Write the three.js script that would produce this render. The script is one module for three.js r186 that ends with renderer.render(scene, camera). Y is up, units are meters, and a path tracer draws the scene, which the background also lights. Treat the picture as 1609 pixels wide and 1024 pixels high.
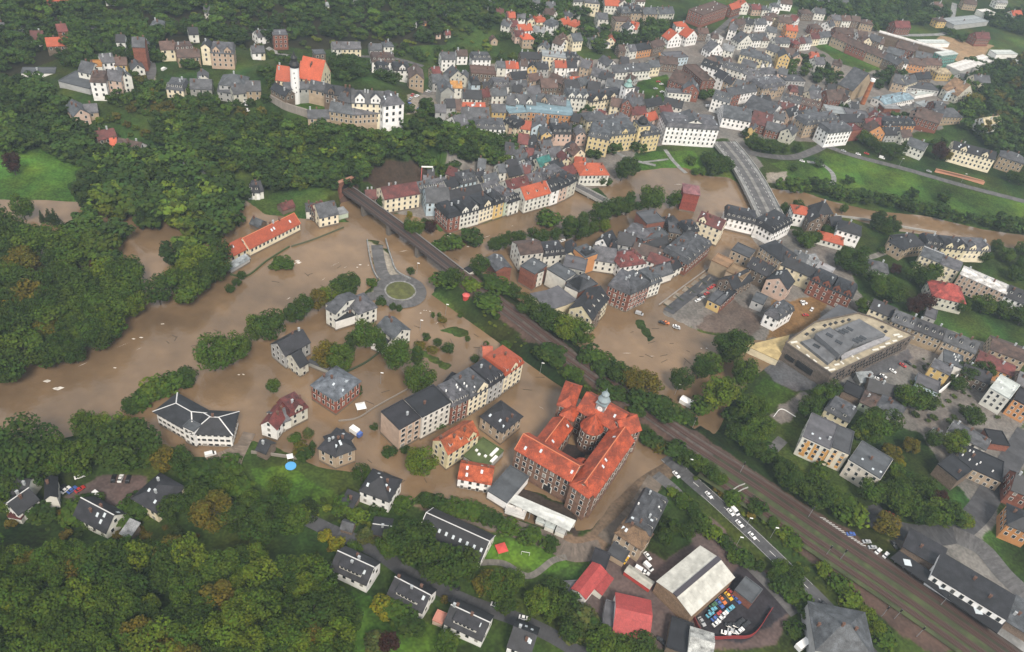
import * as THREE from 'three';
import { mergeGeometries } from 'three/addons/utils/BufferGeometryUtils.js';

// ---------- camera, sky, sun, exposure ----------
const scene = new THREE.Scene();
const camera = new THREE.PerspectiveCamera(44.53, 1024 / 652, 1, 9000);
const EYE = new THREE.Vector3(0, 255, 0);
camera.position.copy(EYE);
camera.rotation.order = 'YXZ';
camera.rotation.set(-40.5 * Math.PI / 180, 0, 10 * Math.PI / 180);
camera.updateMatrixWorld();
const renderer = new THREE.WebGLRenderer({ antialias: true });
renderer.toneMapping = THREE.LinearToneMapping;
renderer.toneMappingExposure = 2.2;
renderer.shadowMap.enabled = true;
{ // overcast sky: bright grey cloud deck, darker overhead, paler towards the horizon
  const W = 256, H = 128, d = new Float32Array(W * H * 4);
  for (let y = 0; y < H; y++) for (let x = 0; x < W; x++) {
    const el = ((y + 0.5) / H - 0.5) * Math.PI, az = x / W * Math.PI * 2;
    const up = Math.max(0, Math.sin(el));
    const n = Math.sin(az * 3 + 4 * el) * Math.sin(az * 5 - 7 * el) * 0.06;
    const l = el > -0.02 ? 1.0 - 0.66 * Math.sqrt(up) + n * (up + 0.2) : 0.35, i = (y * W + x) * 4;
    d[i] = l * 0.97; d[i + 1] = l * 1.0; d[i + 2] = l * 1.05; d[i + 3] = 1;
  }
  const t = new THREE.DataTexture(d, W, H, THREE.RGBAFormat, THREE.FloatType);
  t.mapping = THREE.EquirectangularReflectionMapping; t.magFilter = THREE.LinearFilter; t.needsUpdate = true;
  scene.background = t; scene.environment = t; scene.backgroundIntensity = 0.9; scene.environmentIntensity = 0.9;
  const sun = new THREE.DirectionalLight(0xfff4e6, 2.1);
  sun.position.set(150, 520, 20); sun.target.position.set(0, 0, -420); sun.castShadow = true; sun.shadow.radius = 30;
  Object.assign(sun.shadow.camera, { left: -700, right: 700, top: 700, bottom: -700, near: 10, far: 2500 });
  scene.add(sun, sun.target);
}
scene.fog = new THREE.FogExp2(0xaebfcc, 0.00013);

// ---------- small helpers ----------
const V = (x, y, z) => new THREE.Vector3(x, y, z);
function rng(s) { return () => { s = (s + 0x6d2b79f5) | 0; let t = Math.imul(s ^ (s >>> 15), 1 | s); t = (t + Math.imul(t ^ (t >>> 7), 61 | t)) ^ t; return ((t ^ (t >>> 14)) >>> 0) / 4294967296; }; }
const R0 = rng(7);
const rr = (a, b, r = R0) => a + (b - a) * r();
const clamp = (x, a, b) => Math.min(b, Math.max(a, x));
const sstep = (a, b, x) => { const t = clamp((x - a) / (b - a), 0, 1); return t * t * (3 - 2 * t); };
const hash = (x, y) => { let h = Math.imul(x | 0, 374761393) + Math.imul(y | 0, 668265263); h = Math.imul(h ^ (h >>> 13), 1274126177); return ((h ^ (h >>> 16)) >>> 0) / 4294967296; };
function vnoise(x, y, P = 0) { // value noise; P = period for tiling
  const xi = Math.floor(x), yi = Math.floor(y), fx = x - xi, fy = y - yi, u = fx * fx * (3 - 2 * fx), v = fy * fy * (3 - 2 * fy);
  const w = (a) => P ? ((a % P) + P) % P : a, h = (a, b) => hash(w(a), w(b));
  return (h(xi, yi) * (1 - u) + h(xi + 1, yi) * u) * (1 - v) + (h(xi, yi + 1) * (1 - u) + h(xi + 1, yi + 1) * u) * v;
}
const fbm = (x, y, o = 4, P = 0) => { let s = 0, a = 0.5, f = 1; for (let i = 0; i < o; i++) { s += a * vnoise(x * f, y * f, P * f); a *= 0.5; f *= 2; } return s; };
const names = {};
const numbered = (n) => { const k = (names[n] = (names[n] ?? -1) + 1); return k ? n + '_' + String(k).padStart(3, '0') : n; };

// a photograph pixel (1609 x 1024) -> the world point where its ray meets height y
function ray(px, py) { return V((px - 804.5) / 1251, (512 - py) / 1251, -1).applyQuaternion(camera.quaternion); }
function un(px, py, y = 0) { const d = ray(px, py); return EYE.clone().addScaledVector(d, (y - EYE.y) / d.y); }
function project(p) { const q = p.clone().sub(EYE).applyQuaternion(camera.quaternion.clone().invert()); return [804.5 - 1251 * q.x / q.z, 512 + 1251 * q.y / q.z]; }
let HG = null; // terrain grid, filled below
const terr = (x, z) => HG ? HG(x, z) : 0;
function gp(px, py, h = 0) { // where the ray meets the ground (or h metres above it)
  const d = ray(px, py), g = (t) => EYE.y + d.y * t - Math.max(0, terr(EYE.x + d.x * t, EYE.z + d.z * t)) - h;
  let t = 60, s = 3;
  while (g(t) > 0 && t < 4000) t += s;
  let a = t - s, b = t;
  for (let i = 0; i < 18; i++) { const m = (a + b) / 2; if (g(m) > 0) a = m; else b = m; }
  return EYE.clone().addScaledVector(d, b);
}
const poly = (pts, y = 0) => pts.map(([x, z]) => { const p = un(x, z, y); return [p.x, p.z]; });
function sdist(P, x, z) { // signed distance to a polygon, negative inside
  let m = 1e18, ins = false;
  for (let i = 0, j = P.length - 1; i < P.length; j = i++) {
    const [ax, az] = P[j], [bx, bz] = P[i], ex = bx - ax, ez = bz - az, wx = x - ax, wz = z - az;
    const t = clamp((wx * ex + wz * ez) / (ex * ex + ez * ez), 0, 1), dx = wx - ex * t, dz = wz - ez * t;
    m = Math.min(m, dx * dx + dz * dz);
    if ((az > z) !== (bz > z) && x < (bx - ax) * (z - az) / (bz - az) + ax) ins = !ins;
  }
  return (ins ? -1 : 1) * Math.sqrt(m);
}
function boxOf(P) { let a = 1e9, b = -1e9, c = 1e9, d = -1e9; for (const [x, z] of P) { a = Math.min(a, x); b = Math.max(b, x); c = Math.min(c, z); d = Math.max(d, z); } return [a, b, c, d]; }

// ---------- geometry collector: flat faces, uv in metres ----------
class G {
  constructor() { this.p = []; this.uv = []; }
  poly(...v) { // planar convex polygon, counter-clockwise from outside
    const n = v[1].clone().sub(v[0]).cross(v[2].clone().sub(v[0])).normalize();
    let u = Math.abs(n.y) > 0.999 ? v[1].clone().sub(v[0]).normalize() : V(0, 1, 0).cross(n).normalize();
    const w = n.clone().cross(u);
    for (let i = 1; i < v.length - 1; i++) for (const q of [v[0], v[i], v[i + 1]]) { this.p.push(q.x, q.y, q.z); this.uv.push(q.dot(u), q.dot(w)); }
    return this;
  }
  slab(t, ...v) { // polygon with vertical thickness t below it
    const b = v.map((q) => V(q.x, q.y - t, q.z)); this.poly(...v); this.poly(...b.slice().reverse());
    for (let i = 0; i < v.length; i++) { const j = (i + 1) % v.length; this.poly(v[i], b[i], b[j], v[j]); }
    return this;
  }
  box(x0, y0, z0, x1, y1, z1, noBottom) {
    const a = V(x0, y0, z1), b = V(x1, y0, z1), c = V(x1, y1, z1), d = V(x0, y1, z1), e = V(x0, y0, z0), f = V(x1, y0, z0), g = V(x1, y1, z0), h = V(x0, y1, z0);
    this.poly(a, b, c, d).poly(f, e, h, g).poly(e, a, d, h).poly(b, f, g, c).poly(d, c, g, h); if (!noBottom) this.poly(e, f, b, a); return this;
  }
  prism(P, y0, y1) { // P = [[x,z],...] counter-clockwise seen from above
    let A = 0; for (let i = 0; i < P.length; i++) { const j = (i + 1) % P.length; A += P[i][0] * P[j][1] - P[j][0] * P[i][1]; }
    const Q = A > 0 ? P.slice().reverse() : P;
    const t = Q.map(([x, z]) => V(x, y1, z)), b = Q.map(([x, z]) => V(x, y0, z));
    const sh = THREE.ShapeUtils.triangulateShape(Q.map(([x, z]) => new THREE.Vector2(x, -z)), []);
    for (const [i, j, k] of sh) { const n = t[j].clone().sub(t[i]).cross(t[k].clone().sub(t[i])); if (n.y > 0) this.poly(t[i], t[j], t[k]); else this.poly(t[i], t[k], t[j]); }
    for (let i = 0; i < Q.length; i++) { const j = (i + 1) % Q.length; this.poly(t[i], b[i], b[j], t[j]); }
    return this;
  }
  cyl(x, z, y0, y1, r0, r1, n = 12, cap = true) {
    for (let i = 0; i < n; i++) {
      const a = i / n * 6.28319, b = (i + 1) / n * 6.28319, A = V(x + r0 * Math.cos(a), y0, z + r0 * Math.sin(a)), B = V(x + r0 * Math.cos(b), y0, z + r0 * Math.sin(b));
      const C = V(x + r1 * Math.cos(b), y1, z + r1 * Math.sin(b)), D = V(x + r1 * Math.cos(a), y1, z + r1 * Math.sin(a));
      if (r1 > 0.001) this.poly(B, A, D, C); else this.poly(B, A, V(x, y1, z));
      if (cap && r1 > 0.001) this.poly(C, D, V(x, y1, z));
    }
    return this;
  }
  get empty() { return !this.p.length; }
  geo(m) {
    const g = new THREE.BufferGeometry();
    g.setAttribute('position', new THREE.Float32BufferAttribute(this.p, 3)); g.setAttribute('uv', new THREE.Float32BufferAttribute(this.uv, 2));
    if (m) g.applyMatrix4(m); g.computeVertexNormals(); return g;
  }
  mesh(name, mat, parent, m) { const o = new THREE.Mesh(this.geo(m), mat); o.name = name; o.castShadow = o.receiveShadow = true; parent.add(o); return o; }
}
const things = [];
function tag(o, label, category, group, kind) {
  if (label) o.userData.label = label; if (category) o.userData.category = category; if (group) o.userData.group = group; if (kind) o.userData.kind = kind;
  if (category) things.push(o);
  return o;
}
function root(name, p, turn = 0) { const o = new THREE.Group(); o.name = numbered(name); o.position.copy(p); o.rotation.y = turn; scene.add(o); o.updateMatrixWorld(); return o; }
function struct(o, name, kind = 'structure') { o.name = numbered(name); o.userData.kind = kind; o.castShadow = o.receiveShadow = true; scene.add(o); return o; }

// ---------- materials ----------
function tex(n, f, srgb = true, rep = 1) { // tiling texture from f(u,v) -> [r,g,b] 0..1
  const d = new Uint8Array(n * n * 4);
  for (let y = 0; y < n; y++) for (let x = 0; x < n; x++) { const c = f(x / n, y / n), i = (y * n + x) * 4; d[i] = clamp(c[0], 0, 1) * 255; d[i + 1] = clamp(c[1], 0, 1) * 255; d[i + 2] = clamp(c[2], 0, 1) * 255; d[i + 3] = 255; }
  const t = new THREE.DataTexture(d, n, n); t.wrapS = t.wrapT = THREE.RepeatWrapping; t.magFilter = THREE.LinearFilter; t.minFilter = THREE.LinearMipmapLinearFilter;
  if (srgb) t.colorSpace = THREE.SRGBColorSpace; t.repeat.set(1 / rep, 1 / rep); t.needsUpdate = true; return t;
}
const grey = (v) => [v, v, v];
const plasterT = tex(256, (u, v) => grey(0.95 + 0.2 * (fbm(u * 8, v * 8, 5, 8) - 0.5) + 0.06 * (hash(u * 256, v * 256) - 0.5)), true, 14);
const roofT = tex(512, (u, v) => { const row = Math.floor(v * 40), st = hash(Math.floor(u * 64 + (row % 2) * 0.5), row); const edge = (v * 40) % 1 < 0.16 ? -0.1 : 0; return grey(0.80 + 0.6 * (fbm(u * 7, v * 7, 5, 7) - 0.48) + 0.2 * (st - 0.5) + edge); }, true, 13);
const tileT = tex(512, (u, v) => { const row = Math.floor(v * 44), st = hash(Math.floor(u * 70 + (row % 2) * 0.5), row); return grey(0.88 + 0.14 * (fbm(u * 7, v * 7, 5, 7) - 0.48) + 0.14 * (fbm(u * 30, v * 30, 3, 30) - .45) + 0.14 * (st - 0.5) + ((v * 44) % 1 < 0.16 ? -0.08 : 0)); }, true, 13);
const flatT = tex(256, (u, v) => { const b = fbm(u * 5, v * 5, 5, 5); const seam = (u * 8) % 1 < 0.03 ? -0.08 : 0; return grey(0.84 + 0.34 * (b - 0.48) + seam + 0.05 * (hash(u * 256, v * 256) - 0.5)); }, true, 11);
const brickT = tex(256, (u, v) => { const row = Math.floor(v * 48), c = hash(Math.floor(u * 24 + (row % 2) * 0.5), row); return grey(0.78 + 0.25 * (c - 0.5) + 0.3 * (fbm(u * 4, v * 4, 4, 4) - 0.47)); }, true, 6);
const std = (c, o = {}) => { const m = new THREE.MeshStandardMaterial({ roughness: 0.85, ...o }); m.color.setRGB(...c); return m; };
const WALL = { w: [[.80, .79, .76], 'white'], c: [[.72, .64, .46], 'cream'], y: [[.60, .42, .16], 'ochre'], o: [[.52, .24, .09], 'orange'], b: [[.24, .175, .13], 'brown stone'], r: [[.30, .105, .065], 'red brick'], g: [[.36, .36, .35], 'grey'], p: [[.55, .40, .32], 'pink'], t: [[.38, .29, .2], 'tan'], l: [[.45, .55, .6], 'pale blue'], n: [[.5, .58, .48], 'pale green'], e: [[.10, .28, .25], 'teal'], v: [[.62, .60, .54], 'off white'] };
const ROOF = { k: [[.024, .025, .031], 'dark slate'], g: [[.10, .104, .115], 'grey'], r: [[.44, .085, .032], 'orange red'], d: [[.15, .035, .03], 'dark red'], b: [[.11, .065, .05], 'brown'], l: [[.33, .34, .35], 'light grey'], w: [[.62, .63, .60], 'white'], u: [[.24, .36, .42], 'pale blue'], o: [[.55, .25, .06], 'orange'], t: [[.26, .165, .09], 'tan'], e: [[.03, .17, .15], 'teal'], c: [[.58, .47, .30], 'cream'], q: [[.4, .05, .045], 'bright red'], z: [[.10, .13, .04], 'planted green'] };
const wallM = {}, roofM = {};
function wm(k, v = 0) { const s = v % 3, id = k + s; return wallM[id] ??= std(WALL[k][0].map((c, i) => c * [1, 0.86, 1.08][s] * (i === 2 ? [1, 0.94, 1.02][s] : 1)), { map: k === 'r' || k === 'b' ? brickT : plasterT }); }
function rm(k, v = 0, flat) { const s = v % 4, id = k + s + (flat ? 'f' : ''); return roofM[id] ??= std(ROOF[k][0].map((c, i) => c * [1, 1.25, 0.85, 1.1][s] * (i === 0 ? [1, 1.05, 1, 0.95][s] : 1)), { map: flat ? flatT : k === 'r' || k === 'q' ? tileT : roofT, roughness: flat ? 0.9 : 0.62 }); }
const M = {
  glass: std([.025, .028, .032], { roughness: 0.15 }), glass2: std([.09, .09, .088], { roughness: 0.2 }), glass3: std([.22, .21, .19], { roughness: 0.3 }), frame: std([.62, .61, .57]), trim: std([.6, .58, .52]), chim: std([.25, .13, .09], { map: brickT }), lead: std([.34, .36, .37], { roughness: .5 }), ridge: std([.55, .55, .54]), tileRidge: std([.52, .17, .08]),
  metal: std([.3, .31, .32], { roughness: .5, metalness: .3 }), white: std([.75, .75, .73]), black: std([.012, .012, .013], { roughness: .6 }), sky: std([.5, .55, .58], { roughness: .25 }),
  damp: std([.17, .135, .10], { map: plasterT, roughness: .5 }), stone: std([.26, .23, .2], { map: plasterT }), concrete: std([.36, .35, .33], { map: plasterT }), wood: std([.07, .052, .042]), rust: std([.055, .042, .038]), red: std([.4, .04, .03]), copper: std([.2, .33, .3], { roughness: .6 }), blue: std([.08, .32, .6]),
};
// ---------- terrain ----------
const RAIL = [[541, 294, 7], [560, 307, 7], [640, 366, 7], [720, 428, 7], [790, 480, 6.4], [900, 563, 5.5], [1000, 633, 4.5], [1080, 688, 3.6], [1180, 752, 2.8], [1300, 832, 2], [1450, 930, 1.6], [1640, 1062, 1.5]].map(([x, y, h]) => un(x, y, h));
const FLOODS = [
  [[-60, 312], [60, 312], [132, 316], [200, 335], [330, 325], [385, 312], [420, 335], [470, 342], [545, 345], [570, 325], [600, 330], [660, 340], [690, 364], [760, 350], [830, 322], [905, 296], [945, 318], [975, 332], [1000, 334], [1090, 326], [1130, 345], [1180, 370], [1205, 400], [1140, 420], [1050, 490], [1100, 520], [1150, 532], [1235, 535], [1225, 565], [1190, 592], [1150, 628], [1135, 672], [1120, 700], [1085, 735], [1045, 728], [1005, 755], [960, 795], [930, 835], [880, 838], [800, 817], [720, 792], [665, 775], [640, 792], [610, 777], [560, 748], [500, 737], [430, 702], [388, 690], [385, 716], [340, 724], [270, 712], [225, 692], [170, 672], [120, 682], [60, 702], [-60, 722]],
  [[935, 292], [985, 268], [1075, 262], [1110, 275], [1145, 278], [1180, 300], [1190, 330], [1120, 345], [1050, 340], [1000, 340], [960, 318]],
  [[1175, 290], [1260, 300], [1300, 313], [1360, 328], [1450, 338], [1560, 362], [1680, 375], [1680, 398], [1560, 388], [1500, 377], [1400, 362], [1330, 342], [1260, 322], [1215, 328], [1170, 325]],
].map((p) => poly(p));
const ISLES = [
  [[797, 788], [812, 762], [912, 800], [896, 838]], [[862, 722], [890, 695], [925, 705], [905, 740]],
  [[575, 377], [607, 377], [622, 425], [640, 438], [662, 446], [660, 470], [640, 482], [612, 480], [585, 470], [570, 462], [596, 440]],
  [[1040, 492], [1132, 422], [1160, 440], [1150, 470], [1085, 512]],
  [[995, 505], [1008, 500], [1028, 530], [1020, 537]], [[690, 518], [720, 512], [742, 524], [720, 530]], [[645, 548], [655, 545], [712, 575], [700, 582]],
].map((p) => poly(p));
const CASTLE = poly([[418, 158], [470, 176], [520, 186], [606, 192], [640, 186], [636, 160], [560, 128], [470, 100], [425, 118]], 24);
const LEFTHILL = poly([[110, 140], [240, 195], [330, 210], [420, 190], [430, 110], [300, 60], [120, 60]], 14);
const NORTH = poly([[-300, 130], [0, 112], [100, 88], [260, 70], [420, 78], [560, 72], [680, 85], [800, 88], [890, 60], [1000, 15], [1060, -30], [1000, -420], [-900, -420]], 4);
const NEAR = poly([[-400, 790], [0, 815], [100, 838], [230, 832], [330, 860], [470, 850], [560, 905], [660, 970], [760, 1005], [860, 1060], [860, 1700], [-900, 1700]], 2);
const EAST = poly([[1440, 215], [1500, 135], [1560, 100], [1640, 60], [2400, -100], [2600, 260], [1640, 250]], 2);
const boxes = new Map();
function inflated(P, x, z, m) { let b = boxes.get(P); if (!b) boxes.set(P, b = boxOf(P)); return x > b[0] - m && x < b[1] + m && z > b[2] - m && z < b[3] + m; }
function railAt(x, z) { let best = [1e9, 0]; for (let i = 0; i < RAIL.length - 1; i++) { const a = RAIL[i], b = RAIL[i + 1], ex = b.x - a.x, ez = b.z - a.z, t = clamp(((x - a.x) * ex + (z - a.z) * ez) / (ex * ex + ez * ez), 0, 1), d = Math.hypot(x - a.x - ex * t, z - a.z - ez * t); if (d < best[0]) best = [d, a.y + (b.y - a.y) * t, i + t]; } return best; }
function rawTerrain(x, z) {
  let h = 0.55 + 0.5 * (fbm(x / 30, z / 30, 3) - 0.4);
  let wet = 1e9;
  for (const P of FLOODS) if (inflated(P, x, z, 12)) wet = Math.min(wet, sdist(P, x, z));
  wet += 3 * (fbm(x / 9, z / 9, 2) - 0.4);
  let isle = 1e9; for (const P of ISLES) if (inflated(P, x, z, 10)) isle = Math.min(isle, sdist(P, x, z));
  if (wet < 9) { const k = sstep(-7, 2, wet), w = -1.6 + (h + 1.6) * k; h = isle < 3 ? w + (0.7 - w) * sstep(2.5, -1, isle) : w; }
  let add = 0;
  if (inflated(CASTLE, x, z, 140)) { const d = sdist(CASTLE, x, z); add = Math.max(add, 24 * (1 - sstep(0, z < -420 + 0.15 * x ? 75 : 40, d))); }
  if (inflated(LEFTHILL, x, z, 120)) { const d = sdist(LEFTHILL, x, z); add = Math.max(add, 14 * (1 - sstep(0, 45, d))); }
  { const d = -sdist(NORTH, x, z); if (d > 0) add = Math.max(add, 75 * (1 - Math.exp(-d * 0.0035)) + 2.5 * (fbm(x / 40, z / 40, 3) - 0.45) * Math.min(1, d / 30)); }
  { const d = -sdist(NEAR, x, z); if (d > 0) add = Math.max(add, 34 * (1 - Math.exp(-d * 0.011)) + 3 * (fbm(x / 22, z / 22, 3) - 0.45) * Math.min(1, d / 20)); }
  { const d = -sdist(EAST, x, z); if (d > 0) add = Math.max(add, 40 * (1 - Math.exp(-d * 0.004))); }
  add = Math.max(add, 55 * sstep(900, 1700, -z) + 60 * sstep(700, 1500, Math.abs(x - 50)));
  { const b = RAIL[0], k = Math.hypot(x - (b.x - 3), z - (b.z - 3)); add = Math.max(add, 6 * (1 - sstep(11, 32, k))); }
  h += add;
  const [d, ry, s] = railAt(x, z);
  if (s > 2.95 || d > 11) { if (s > 2.95) h = Math.max(h, Math.min(ry - 0.5, ry - 0.5 - Math.max(0, d - (s > 7 ? 9 : 5)) * 0.55)); }
  else if (s > .3) h = Math.min(h, -1.2);
  if (s < 0.02 && d < 60) { const back = RAIL[0].clone().sub(RAIL[1]).setY(0).normalize(), al = (x - RAIL[0].x) * back.x + (z - RAIL[0].z) * back.z; if (al < 2 && d < 5) h = Math.min(h, 6.2); }
  return h;
}
const steps = (a, b, s, out) => { const l = []; let g = s; let x = a - 0; const pre = []; while (x > a - out) { g *= 1.35; x -= g; pre.unshift(x); } for (let q = a; q <= b; q += s) l.push(q); let y = l[l.length - 1]; g = s; while (y < b + out) { g *= 1.35; y += g; l.push(y); } return [...pre, ...l]; };
const GX = steps(-480, 640, 2.8, 2600), GZ = steps(-1160, -60, 2.8, 2600), NX = GX.length, NZ = GZ.length, HH = new Float32Array(NX * NZ);
for (let j = 0; j < NZ; j++) for (let i = 0; i < NX; i++) HH[j * NX + i] = rawTerrain(GX[i], GZ[j]);
const idx = (A, v) => { let lo = 0, hi = A.length - 2; while (lo < hi) { const m = (lo + hi + 1) >> 1; if (A[m] <= v) lo = m; else hi = m - 1; } return lo; };
HG = (x, z) => { const i = idx(GX, x), j = idx(GZ, z), u = clamp((x - GX[i]) / (GX[i + 1] - GX[i]), 0, 1), v = clamp((z - GZ[j]) / (GZ[j + 1] - GZ[j]), 0, 1), k = j * NX + i; return (HH[k] * (1 - u) + HH[k + 1] * u) * (1 - v) + (HH[k + NX] * (1 - u) + HH[k + NX + 1] * u) * v; };
const gpoly = (pts) => pts.map(([x, y]) => { const p = gp(x, y); return [p.x, p.z]; });

// ground cover painted where it lies: what the soil, grass and paving are made of
const GW = 1400, GO = [-560, -1290], TN = 2048;
const cv = document.createElement('canvas'); cv.width = cv.height = TN; const cx = cv.getContext('2d');
const toT = ([x, z]) => [(x - GO[0]) / GW * TN, (z - GO[1]) / GW * TN];
cx.fillStyle = 'rgb(50,63,27)'; cx.fillRect(0, 0, TN, TN);
function cover(c, pts, ground = true) { cx.fillStyle = c; cx.beginPath(); (ground ? gpoly(pts) : pts).map(toT).forEach(([x, y], i) => i ? cx.lineTo(x, y) : cx.moveTo(x, y)); cx.closePath(); cx.fill(); }
const PAVE = 'rgb(109,104,99)', ASPH = 'rgb(82,81,83)', SOIL = 'rgb(43,41,28)', MEADOW = 'rgb(58,80,30)', LAWN = 'rgb(58,80,27)', MUD = 'rgb(111,93,77)', GRAVEL = 'rgb(131,124,113)', YARD = 'rgb(88,75,72)', BALLAST = 'rgb(79,64,57)', SCRUB = 'rgb(38,48,21)';
cover(SOIL, [[0, 6], [300, 4], [700, 4], [700, 70], [400, 74], [200, 90], [0, 120]]);
cover(PAVE, [[650, 140], [760, 100], [1000, 90], [1180, 30], [1240, 20], [1400, 50], [1500, 130], [1480, 200], [1300, 225], [1180, 215], [1130, 215], [1000, 235], [960, 290], [900, 300], [700, 350], [600, 330], [620, 300], [700, 250], [700, 200]]);
cover(PAVE, [[1190, 345], [1300, 370], [1360, 470], [1440, 500], [1600, 560], [1600, 700], [1540, 800], [1440, 680], [1250, 600], [1200, 540], [1130, 500], [1150, 430]]);
cover(MEADOW, [[-60, 232], [60, 232], [128, 258], [138, 314], [-60, 316]]);
cover(MEADOW, [[1290, 236], [1400, 262], [1608, 318], [1608, 348], [1490, 344], [1330, 305], [1262, 258]]);
cover(MEADOW, [[1210, 255], [1270, 250], [1310, 270], [1300, 290], [1240, 285]]);
cover(LAWN, [[1276, 70], [1308, 66], [1396, 104], [1360, 112], [1318, 98]]);
cover(LAWN, [[985, 248], [1030, 236], [1090, 236], [1110, 262], [1010, 275]]);
cover(LAWN, [[995, 128], [1045, 115], [1050, 158], [1000, 155]]);
cover(LAWN, [[440, 150], [480, 148], [528, 162], [515, 172], [450, 166]]);
cover(LAWN, [[548, 925], [600, 935], [660, 968], [760, 1000], [700, 1022], [560, 1022], [540, 960]]);
cover(LAWN, [[770, 835], [860, 865], [888, 885], [860, 900], [790, 880], [755, 885]]);
cover(LAWN, [[390, 728], [440, 725], [520, 770], [545, 800], [480, 812], [410, 765]]);
cover(LAWN, [[1160, 640], [1200, 590], [1250, 615], [1215, 640], [1175, 655]]);
cover(LAWN, [[1042, 728], [1052, 722], [1075, 750], [1068, 765]]);
cover(PAVE, [[1205, 650], [1260, 610], [1275, 625], [1225, 665]]);
cover(YARD, [[930, 885], [960, 850], [1010, 860], [1040, 880], [1075, 840], [1110, 810], [1250, 940], [1210, 1000], [1060, 1022], [960, 1000], [900, 960]]);
cover('rgb(50,48,52)', [[1090, 965], [1165, 885], [1240, 955], [1150, 1000], [1110, 998]]);
cover(MUD, [[640, 790], [720, 792], [880, 838], [930, 835], [1000, 750], [1045, 728], [1060, 745], [1000, 800], [945, 860], [900, 880], [800, 835], [690, 805]]);
cover('rgb(63,54,48)', [[795, 786], [812, 760], [914, 800], [898, 840]]); cover('rgb(55,46,43)', [[858, 722], [888, 692], [928, 702], [905, 742]]);
cover(PAVE, [[1030, 495], [1132, 418], [1165, 438], [1155, 475], [1085, 518]]);
cover(MUD, [[905, 845], [950, 785], [1000, 738], [1042, 715], [1062, 745], [1000, 800], [945, 866]]);
cover('rgb(62,52,44)', [[572, 255], [665, 252], [700, 280], [640, 305], [575, 302], [560, 280]]);
cover(YARD, [[95, 775], [150, 745], [230, 745], [225, 780], [190, 810], [150, 790]]);
cover(GRAVEL, [[200, 112], [240, 108], [240, 128], [205, 135]]);
cover(GRAVEL, [[640, 148], [685, 148], [682, 178], [640, 180]]);
cover('rgb(135,113,88)', [[1475, 55], [1560, 70], [1530, 105], [1450, 78]]);
cover('rgb(113,88,59)', [[1210, 470], [1300, 465], [1275, 522], [1205, 530]]);
cover('rgb(93,82,75)', [[1085, 512], [1150, 470], [1200, 500], [1180, 530]]);
cover(GRAVEL, [[572, 378], [607, 377], [624, 425], [664, 446], [662, 470], [640, 484], [600, 482], [570, 465], [594, 440]]);
cover('rgb(94,100,37)', [[607, 452], [628, 444], [652, 452], [650, 465], [628, 474], [610, 466]]);
cover(GRAVEL, [[1205, 270], [1232, 268], [1236, 290], [1200, 285]]);
cover(ASPH, [[1200, 575], [1250, 550], [1310, 600], [1250, 612], [1215, 596]]);
cover(ASPH, [[1310, 605], [1420, 545], [1430, 560], [1370, 600], [1325, 620]]);
cover(PAVE, [[1130, 200], [1150, 200], [1200, 260], [1180, 270]]);
cover(GRAVEL, [[1325, 875], [1300, 820], [1290, 812], [1400, 860], [1390, 885]]);
cover(PAVE, [[1380, 850], [1500, 820], [1608, 660], [1608, 720], [1540, 850], [1608, 940], [1608, 980], [1500, 880], [1400, 870]]);
for (let w = 0; w < 2; w++) { // rail corridor
  cx.strokeStyle = w ? BALLAST : SCRUB; cx.lineWidth = (w ? 13 : 30) / GW * TN; cx.lineJoin = 'round'; cx.beginPath();
  RAIL.forEach((p, i) => { const [x, y] = toT([p.x, p.z]); i ? cx.lineTo(x, y) : cx.moveTo(x, y); }); cx.stroke();
}
cover(BALLAST, [[1120, 735], [1190, 750], [1400, 890], [1608, 1000], [1608, 1022], [1450, 1022], [1250, 860]]);
const img = cx.getImageData(0, 0, TN, TN).data, gd = new Uint8Array(TN * TN * 4);
for (let y = 0; y < TN; y++) for (let x = 0; x < TN; x++) {
  const i = (y * TN + x) * 4, wx = x + 10 * (fbm(x / 14, y / 14, 2) - 0.5), wy = y + 10 * (fbm(x / 14 + 50, y / 14, 2) - 0.5);
  const k = (clamp(Math.round(wy), 0, TN - 1) * TN + clamp(Math.round(wx), 0, TN - 1)) * 4;
  const green = img[k + 1] > img[k] ? 1 : 0.35, n = 1.02 + green * 1.1 * (fbm(x / 40, y / 40, 4) - 0.47) + (0.35 * green + 0.12) * (hash(x, y) - 0.5) + 0.25 * (fbm(x / 5, y / 5, 2) - 0.4), hue = green * 26 * (fbm(x / 22 + 90, y / 22, 3) - 0.47);
  gd[i] = clamp((img[k] + hue) * n, 0, 255); gd[i + 1] = clamp(img[k + 1] * n, 0, 255); gd[i + 2] = clamp((img[k + 2] - hue * 0.3) * n, 0, 255); gd[i + 3] = 255;
}
const groundT = new THREE.DataTexture(gd, TN, TN); groundT.colorSpace = THREE.SRGBColorSpace; groundT.magFilter = THREE.LinearFilter; groundT.minFilter = THREE.LinearMipmapLinearFilter; groundT.needsUpdate = true;
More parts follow.
